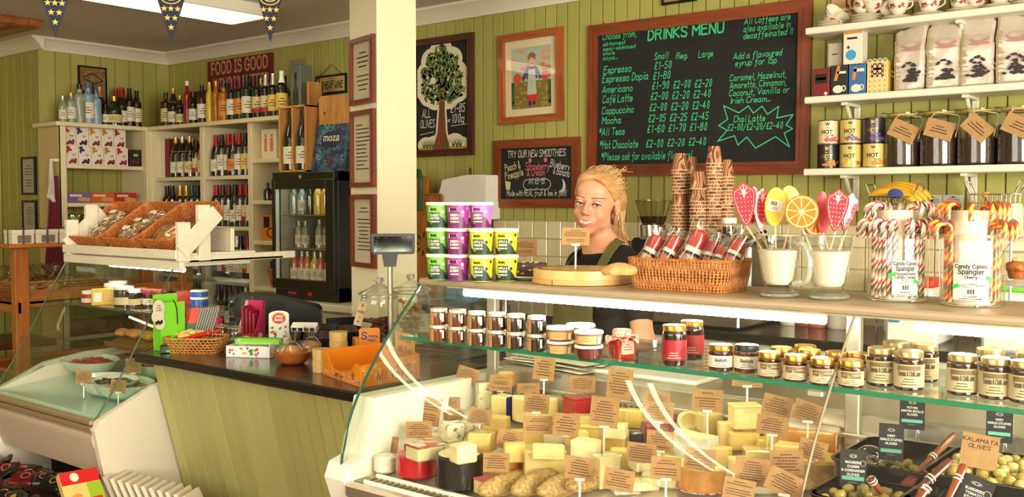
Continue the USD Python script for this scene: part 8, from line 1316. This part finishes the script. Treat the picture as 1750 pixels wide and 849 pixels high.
# ================================================================ shop assistant
class Field:
 """distance field on a grid; shapes are blended in, then the surface is read off (surface nets)"""
 def __init__(s,lo,hi,h):
  s.lo,s.h=np.array(lo,float),h;s.n=np.ceil((np.array(hi)-s.lo)/h).astype(int)+1;s.D=np.full(s.n,.2,np.float32)
 def sub(s,lo,hi,m):
  a=np.clip(((np.array(lo)-m-s.lo)/s.h).astype(int),0,s.n-1);b=np.clip(((np.array(hi)+m-s.lo)/s.h).astype(int)+2,1,s.n)
  sl=tuple(slice(i,j)for i,j in zip(a,b));g=np.meshgrid(*[s.lo[k]+s.h*np.arange(a[k],b[k])for k in range(3)],indexing='ij',sparse=True);return sl,g
 def mix(s,sl,d,k):
  D=s.D[sl];q=np.clip(.5+.5*(D-d)/k,0,1);s.D[sl]=D*(1-q)+d*q-k*q*(1-q)
 def cut(s,sl,d,k):
  D=s.D[sl];q=np.clip(.5-.5*(D+d)/k,0,1);s.D[sl]=D*(1-q)-d*q+k*q*(1-q)
 def cap(s,a,b,ra,rb=None,k=.012,m=.03,flat_=(1,1,1)):
  rb=ra if rb is None else rb;a,b=np.array(a,float),np.array(b,float);r=max(ra,rb);sl,(X,Y,Z)=s.sub(np.minimum(a,b)-r,np.maximum(a,b)+r,m);d=b-a
  t=np.clip(((X-a[0])*d[0]+(Y-a[1])*d[1]+(Z-a[2])*d[2])/(d@d+1e-12),0,1);s.mix(sl,np.sqrt((X-a[0]-t*d[0])**2+(Y-a[1]-t*d[1])**2+(Z-a[2]-t*d[2])**2)-(ra+(rb-ra)*t),k)
 def ell(s,c,r,k=.012,m=.03,cut=False):
  c,r=np.array(c,float),np.array(r,float);sl,(X,Y,Z)=s.sub(c-r,c+r,m);u=np.sqrt(((X-c[0])/r[0])**2+((Y-c[1])/r[1])**2+((Z-c[2])/r[2])**2);v=np.sqrt(((X-c[0])/r[0]**2)**2+((Y-c[1])/r[1]**2)**2+((Z-c[2])/r[2]**2)**2)
  (s.cut if cut else s.mix)(sl,u*(u-1)/np.maximum(v,1e-6),k)
 def mesh(s):
  D=s.D;S=D<0;n=[x-1 for x in D.shape];cnt=np.zeros(n,np.int8);pos=np.zeros((*n,3),np.float32);num=np.zeros(n,np.float32)
  c=[(i,j,k)for i in(0,1)for j in(0,1)for k in(0,1)];V=lambda A,o:A[o[0]:o[0]+n[0],o[1]:o[1]+n[1],o[2]:o[2]+n[2]]
  tot=sum(V(S,o).astype(np.int8)for o in c);act=(tot>0)&(tot<8);I=np.argwhere(act);P_=np.zeros((len(I),3));w=np.zeros(len(I))
  for o in c:
   for ax in range(3):
    if o[ax]:continue
    o2=list(o);o2[ax]=1;a=D[tuple((I+o).T)];b=D[tuple((I+o2).T)];x=(a<0)!=(b<0);t=np.where(x,a/np.where(x,a-b,1),0);q=np.tile(np.array(o,float),(len(I),1));q[:,ax]+=t;P_[x]+=q[x];w[x]+=1
  P_=(I+P_/w[:,None])*s.h+s.lo;idx=np.full(n,-1);idx[act]=np.arange(len(I));F_=[]
  for ax in range(3):
   u,v=[(1,2),(2,0),(0,1)][ax];sh=[slice(1,-1)]*3;sh[ax]=slice(0,-1);s0=S[tuple(sh)];sh2=list(sh);sh2[ax]=slice(1,None);e=np.argwhere(s0!=S[tuple(sh2)]);off=np.ones(3,int);off[ax]=0;e=e+off
   du,dv=np.zeros(3,int),np.zeros(3,int);du[u]=1;dv[v]=1;e=e[np.all(e<np.array(n),1)]
   q=np.stack([idx[tuple((e-du-dv).T)],idx[tuple((e-dv).T)],idx[tuple(e.T)],idx[tuple((e-du).T)]],1);ins=S[tuple(e.T)];q=np.where(ins[:,None],q,q[:,::-1]);F_.append(q[(q>=0).all(1)])
  F_=np.vstack(F_);return trimesh.Trimesh(P_,np.vstack([F_[:,[0,1,2]],F_[:,[0,2,3]]]),process=False)
hp=at(1021,341,y=2.82)
PO=np.array([hp[0]-.0,hp[1]+.02,0.0]);HZ=hp[2]-.014;HYAW,HROLL=.47,.11
HR=trimesh.transformations.euler_matrix(0.03,HROLL,HYAW,'sxyz')[:3,:3];HC=np.array([0,-.02,HZ])
def hd(*q):return HR@np.array(q,float)+HC
class HF(Field):
 def rell(s,c,r,k=.014,cut=False,m=.02):
  r=np.array(r,float);cc=hd(*c);R_=float(r.max());sl,(X,Y,Z)=s.sub(cc-R_,cc+R_,m);q=[HR[0,i]*(X-cc[0])+HR[1,i]*(Y-cc[1])+HR[2,i]*(Z-cc[2])for i in range(3)]
  u=np.sqrt(sum((q[i]/r[i])**2 for i in range(3)));v=np.sqrt(sum((q[i]/r[i]**2)**2 for i in range(3)));(s.cut if cut else s.mix)(sl,u*(u-1)/np.maximum(v,1e-6),k)
 def rcap(s,a,b,ra,rb,k=.01):s.cap(hd(*a),hd(*b),ra,rb,k)
SHL=[np.array([.132,.035,1.325]),np.array([-.132,.035,1.325])];ELB=[np.array([.205,.0,1.10]),np.array([-.175,.03,1.11])];WRI=[np.array([.185,-.125,1.085]),np.array([-.13,-.125,1.085])]
f=HF((-.32,-.36,.92),(.34,.22,1.75),.0042)
f.rell((0,.014,.034),(.072,.090,.074));f.rell((0,-.022,-.028),(.053,.066,.074),.02);f.rell((0,-.064,-.088),(.019,.019,.016),.018);f.rell((0,-.058,.044),(.050,.030,.036),.02)
for s in(-1,1):
 f.rell((s*.035,-.058,-.032),(.021,.023,.021),.014);f.rell((s*.040,-.018,-.056),(.015,.034,.022),.02);f.rell((s*.030,-.080,.018),(.018,.008,.006),.01);f.rell((s*.0305,-.097,.001),(.017,.014,.0105),.008,True);f.rell((s*.074,.012,-.006),(.0085,.019,.030),.006);f.rell((s*.078,.008,-.002),(.005,.010,.018),.003,True)
f.rcap((0,-.083,.012),(0,-.102,-.022),.0065,.0095,.008);f.rell((0,-.101,-.026),(.0105,.010,.009),.006)
for s in(-1,1):f.rell((s*.011,-.092,-.029),(.0075,.009,.0065),.005)
f.rell((0,-.080,-.058),(.030,.012,.018),.012)
f.cap(hd(0,.016,-.07),(0,.035,1.385),.042,.046,.025);f.cap((0,.03,1.37),(0,.03,1.36),.06,.06,.04)
for i in(0,1):f.cap((0,.035,1.365),SHL[i],.055,.05,.05)
f.ell((0,.02,1.27),(.128,.092,.14),.05);f.ell((0,.02,1.05),(.125,.09,.22),.05)
for s in(-1,1):f.ell((s*.062,-.055,1.235),(.06,.05,.058),.03)
for i in(0,1):
 s=1-2*i;f.cap(SHL[i],ELB[i],.046,.036,.02);f.cap(ELB[i],WRI[i],.036,.023,.02)
 w=WRI[i];pl=w+np.array([-s*.012,-.055,-.012]);f.cap(w,pl,.022,.020,.015);f.cap(w+[s*.016,-.03,-.004],pl+[s*.024,.0,-.004],.014,.012,.012);f.cap(w+[-s*.014,-.03,-.004],pl+[-s*.022,.004,-.004],.014,.012,.012)
 for j,(dx,L)in enumerate(((-.028,.058),(-.010,.070),(.009,.066),(.027,.052))):
  b=pl+np.array([s*dx,-.008,-.004]);m_=b+np.array([s*dx*.25,-L*.5,.006]);e=m_+np.array([s*dx*.1,-L*.42,-.020]);f.cap(b,m_,.0088,.0082,.006,.015);f.cap(m_,e,.0082,.007,.004,.015)
 tb=w+np.array([-s*.024,-.026,-.002]);f.cap(tb,tb+[-s*.026,-.022,-.006],.011,.010,.008);f.cap(tb+[-s*.026,-.022,-.006],tb+[-s*.034,-.052,-.012],.0095,.008,.005)
body=f.mesh();trimesh.smoothing.filter_taubin(body,iterations=6)
SKIN=mat('skin',(224,164,132),.45,rgb2=(214,146,114),vs=10,sss=.25,lo=.4,hi=.7)
pt=thing('person','smiling young blonde woman in a black top and green apron behind the counter','person',PO,-.22);part(pt,'body',body,SKIN,smooth=True)
def surf(x,z):
 """how far forward the face reaches at this spot (head coordinates)"""
 ys=np.linspace(-.13,0,200);q=(HR@np.stack([np.full(200,x),ys,np.full(200,z)])).T+HC;g=np.clip(np.round((q-f.lo)/f.h).astype(int),0,f.n-1);d=f.D[tuple(g.T)];k=np.argmax(d<0);return ys[k]if d[k]<0 else-.05
def onface(pts,out=0.0):return[hd(x,surf(x,z)-out,z)for x,z in pts]
EW=mat('eye_white',(236,230,222),.1,coat=1.0);IR=mat('iris_blue',(58,84,108),.1,coat=1.0);PU=mat('pupil',(12,12,14),.05,coat=1.0);BRW=mat('brow',(150,104,62),.8);LSH=mat('lash',(58,40,32),.8);LIP=mat('lips',(212,122,108),.35,coat=.2);TEE=mat('teeth',(240,234,220),.15,coat=.6)
for s in(-1,1):
 ec=np.array([s*.0305,-.0770,.001]);g=np.array([-.0015,-.0128,.0]);e=part(pt,'eye',ball(.0122,hd(*ec),3),EW,smooth=True)
 gz=EYE-PO-hd(0,-.08,0);nrm=np.array([gz[0]*math.cos(.22)-gz[1]*math.sin(.22),gz[0]*math.sin(.22)+gz[1]*math.cos(.22),gz[2]]);nrm/=np.linalg.norm(nrm)
 def disc(r,d,m,nm):q=trimesh.creation.icosphere(subdivisions=2,radius=r);q.apply_transform(trimesh.geometry.align_vectors([0,0,1],nrm));k=q.vertices@nrm;q.vertices-=np.outer(k*.8,nrm);q.apply_translation(hd(*ec)+nrm*d);part(e,nm,q,m,smooth=True)
 disc(.0062,.0112,IR,'iris');disc(.0030,.0122,PU,'pupil')
 up_=[(s*.0305+dx,.0052-.0046*abs(dx/.016)**2)for dx in np.linspace(-.016,.016,9)];lo_=[(s*.0305+dx,-.0048+.0040*abs(dx/.016)**2)for dx in np.linspace(-.0155,.0155,9)]
 yy_=lambda x,z,o:hd(x,-.0893+.0022*((x-s*.0305)/.016)**2*3-o,z)
 part(pt,'eyelid',tube(np.array([yy_(x,z+.0022,-.0026)for x,z in up_]),[.0012]+[.0026]*7+[.0012],6),mat('skin_lid',(206,146,116),.95,spec=.1),smooth=True);part(pt,'eyelash',tube(np.array([yy_(x,z,.0012)for x,z in up_]),[.0006]+[.0019]*7+[.0013],5),LSH);part(pt,'eyelid',tube(np.array([yy_(x,z-.0012,-.0018)for x,z in lo_]),[.0012]+[.0024]*7+[.0012],6),SKIN,smooth=True)
 part(pt,'eyebrow',tube(np.array(onface([(s*.0305+s*dx,.0205+.004*math.sin((dx+.02)*55))for dx in np.linspace(-.019,.022,9)],-.0006)),[.0015,.0026,.003,.003,.0028,.0025,.002,.0015,.0008],6),BRW)
ul=[(x,-.0545+5.5*x*x-.0012*math.exp(-(x/.005)**2))for x in np.linspace(-.0255,.0255,13)];ll=[(x,-.0690+24*x*x)for x in np.linspace(-.0245,.0245,13)]
ta=[.0006]+[.0012,.0016,.002,.0023,.0025,.0022,.0025,.0023,.002,.0016,.0012]+[.0006];part(pt,'lips',cat(tube(np.array(onface(ul,.0012)),ta,8),tube(np.array(onface(ll,.0014)),np.array(ta)*1.2,8)),LIP,smooth=True)
n_=13;tv=onface([(x,-.0555+5.5*x*x)for x in np.linspace(-.0222,.0222,n_)],.0016)+onface([(x,-.0645+17*x*x)for x in np.linspace(-.0222,.0222,n_)],.0016)
part(pt,'teeth',trimesh.Trimesh(tv,[q for i in range(n_-1)for q in((i,n_+i,n_+i+1),(i,n_+i+1,i+1))],process=False),TEE,smooth=True)
for s in(-1,1):part(pt,'nostril',T(ball(.0028,(0,0,0),1,(1,.8,.7)),hd(s*.0062,-.0985,-.0335)),mat('nostril_dark',(120,62,50),.8),smooth=True)
HB=mat('blonde',(206,162,106),.45,rgb2=(168,118,68),vs=26,st=(1,.35,1),bump=.5,bs=70,coat=.1);HL=mat('blonde_light',(220,184,132),.45)
h_=HF((-.16,-.2,HZ-.14),(.18,.24,HZ+.19),.0042);h_.rell((0,.016,.040),(.080,.098,.080),.01);h_.rell((.02,.095,.055),(.040,.035,.045),.03);h_.rell((0,-.03,.078),(.058,.052,.036),.02);h_.rell((.035,.08,-.0),(.045,.036,.06),.03);h_.rcap((.035,.09,.0),(.058,.062,-.06),.028,.020,.02);h_.rcap((.058,.062,-.06),(.080,.036,-.115),.019,.006,.01)
g=np.meshgrid(*[h_.lo[k]+h_.h*np.arange(h_.n[k])for k in range(3)],indexing='ij');q=np.stack(g,-1)-HC;L_=[(q*HR[:,i]).sum(-1)for i in range(3)]
cutp=.004+.010*np.clip(1-np.abs(L_[0])/.05,0,1)-(.72*L_[1]+.69*L_[2]+.004);h_.D=np.maximum(h_.D,cutp.astype(np.float32)*.8);ear=np.sqrt(((np.abs(L_[0])-.082)/.02)**2+((L_[1]-.006)/.024)**2+((L_[2]+.008)/.034)**2);h_.D=np.maximum(h_.D,((1-ear)*.02).astype(np.float32))
hm=max(h_.mesh().split(only_watertight=False),key=lambda q:len(q.faces));trimesh.smoothing.filter_taubin(hm,iterations=5);hr=part(pt,'hair',lump(hm,.004,55,3),HB,smooth=True)
r_=random.Random(12);st_=[[],[]]
for i in range(260):
 a=r_.uniform(-1.25,1.25);x0=.078*math.sin(a);z0=.022+.072*math.cos(a)+r_.uniform(-.004,.006);y0=-.058*math.cos(a)+.004
 e=np.array([.02+r_.uniform(-.022,.022),.112+r_.uniform(-.01,.015),.055+r_.uniform(-.03,.03)]);b=np.array([x0,y0,z0]);mid=(b+e)/2;n=mid-np.array([0,.014,.03]);n/=np.linalg.norm(n);mid=np.array([0,.014,.034])+n*(np.array([.083,.103,.085])@np.abs(n)/np.abs(n).sum()*1.04+r_.uniform(.002,.012))
 st_[i%2].append(tube([hd(*v)for v in spline([b,b*.55+mid*.45+n*.012,mid,e*.5+mid*.5+n*.008,e],4)],.0011,4))
for i in range(90):
 b=np.array([.02+r_.uniform(-.025,.03),.10+r_.uniform(-.02,.02),.05+r_.uniform(-.03,.03)]);d=r_.uniform(-.012,.03);w=r_.uniform(-.02,.02);e=np.array([.078+d+.02*(i%9==0),.035+w,-.105-r_.uniform(0,.035)])
 st_[i%2].append(tube([hd(*v)for v in spline([b,(.055+d*.4,.088+w,.0),(.064+d*.7,.060+w,-.06),e],5)],.0011,4))
for i in range(26):a=r_.uniform(-.6,.9);b=np.array([.06*math.sin(a),.0+r_.uniform(-.03,.09),.105+r_.uniform(-.008,.004)]);st_[i%2].append(tube([hd(*v)for v in spline([b,b+[r_.uniform(-.01,.02),.02,.014],b+[r_.uniform(-.02,.05),.05,r_.uniform(.012,.032)]],4)],.0010,4))
part(hr,'strands',cat(*st_[0]),HB,kind='stuff',smooth=50);part(hr,'strands',cat(*st_[1]),HL,kind='stuff',smooth=50)
c_=HF((-.32,-.24,.80),(.34,.24,1.48),.006)
for i in(0,1):c_.cap((0,.035,1.36),SHL[i],.060,.057,.05);m_=SHL[i]*.36+ELB[i]*.64;c_.cap(SHL[i],m_,.054,.046,.02)
c_.ell((0,.02,1.27),(.136,.100,.145),.05);c_.ell((0,.02,1.05),(.133,.098,.25),.05)
for s in(-1,1):c_.ell((s*.062,-.055,1.235),(.067,.057,.064),.03)
c_.ell((.0,-.045,1.445),(.082,.10,.066),.006,.03,True);c_.ell((0,.04,1.42),(.064,.09,.05),.006,.03,True)
cm_=c_.mesh();trimesh.smoothing.filter_taubin(cm_,iterations=4);part(pt,'black_top',lump(cm_,.003,22,5),mat('black_cotton',(16,15,17),.8),smooth=True)
tr=HF((-.25,-.2,0),(.25,.24,1.0),.010)
for s in(-1,1):tr.cap((s*.085,.02,.86),(s*.095,.02,.48),.085,.062,.05);tr.cap((s*.095,.02,.48),(s*.10,.04,.08),.06,.045,.03)
tr.ell((0,.02,.88),(.15,.105,.10),.05);part(pt,'trousers',tr.mesh(),mat('dark_trousers',(30,30,36),.8),smooth=True)
for s in(-1,1):part(pt,'shoe',cat(cb(s*.10-.045,s*.10+.045,-.16,.10,0.0,.03,.012),T(ball(1,sub=3,s=(.043,.12,.05)),(s*.10,-.03,.04))),BLACKP,smooth=50)
APR=mat('apron_green',(92,92,44),.8,rgb2=(82,82,38),vs=60,bump=.2,bs=300);av=[];na,nb=15,24
for j in range(nb):
 z=1.262-.72*j/(nb-1);hw_=.10 if j<4 else min(.19,.10+.09*(j-3)/5)
 for i in range(na):u=(i/(na-1)-.5)*2;x=u*hw_;y=.02-.128*math.sqrt(max(.05,1-(x/.24)**2))-(.030 if z>1.1 else .03-.02*(1.1-z));av.append((x,y-.004*math.sin(x*40+z*9),z))
am=trimesh.Trimesh(av,[q for j in range(nb-1)for i in range(na-1)for q in((j*na+i,(j+1)*na+i,(j+1)*na+i+1),(j*na+i,(j+1)*na+i+1,j*na+i+1))],process=False);part(pt,'apron',am,APR,smooth=60)
for s in(-1,1):
 sp=spline([(s*.088,-.128,1.26),(s*.092,-.105,1.31),(s*.082,-.052,1.375),(s*.066,.02,1.412),(s*.04,.075,1.425),(0,.09,1.43)],7);n_=len(sp)
 for _ in range(4):
  ix=tuple(np.clip(np.round((sp-c_.lo)/c_.h).astype(int),0,c_.n-1).T);o_=sp-np.array([0,.03,1.27]);o_/=np.linalg.norm(o_,axis=1,keepdims=True);sp=sp+o_*np.clip(.006-c_.D[ix],-.002,.03)[:,None]
 t_=np.gradient(sp,axis=0);o_=sp-np.array([0,.02,1.28]);w_=np.cross(t_,o_);w_/=np.linalg.norm(w_,axis=1,keepdims=True);v_=np.vstack([sp+w_*.016,sp-w_*.016,sp+w_*.016+o_*.012,sp-w_*.016+o_*.012]);fs=[]
 for i in range(n_-1):
  for a,b in((0,1),(3,2),(2,0),(1,3)):p0,p1,p2,p3=a*n_+i,b*n_+i,b*n_+i+1,a*n_+i+1;fs+=[(p0,p1,p2),(p0,p2,p3)]
 part(pt,'apron_strap',trimesh.Trimesh(v_,fs,process=False),APR,smooth=30)
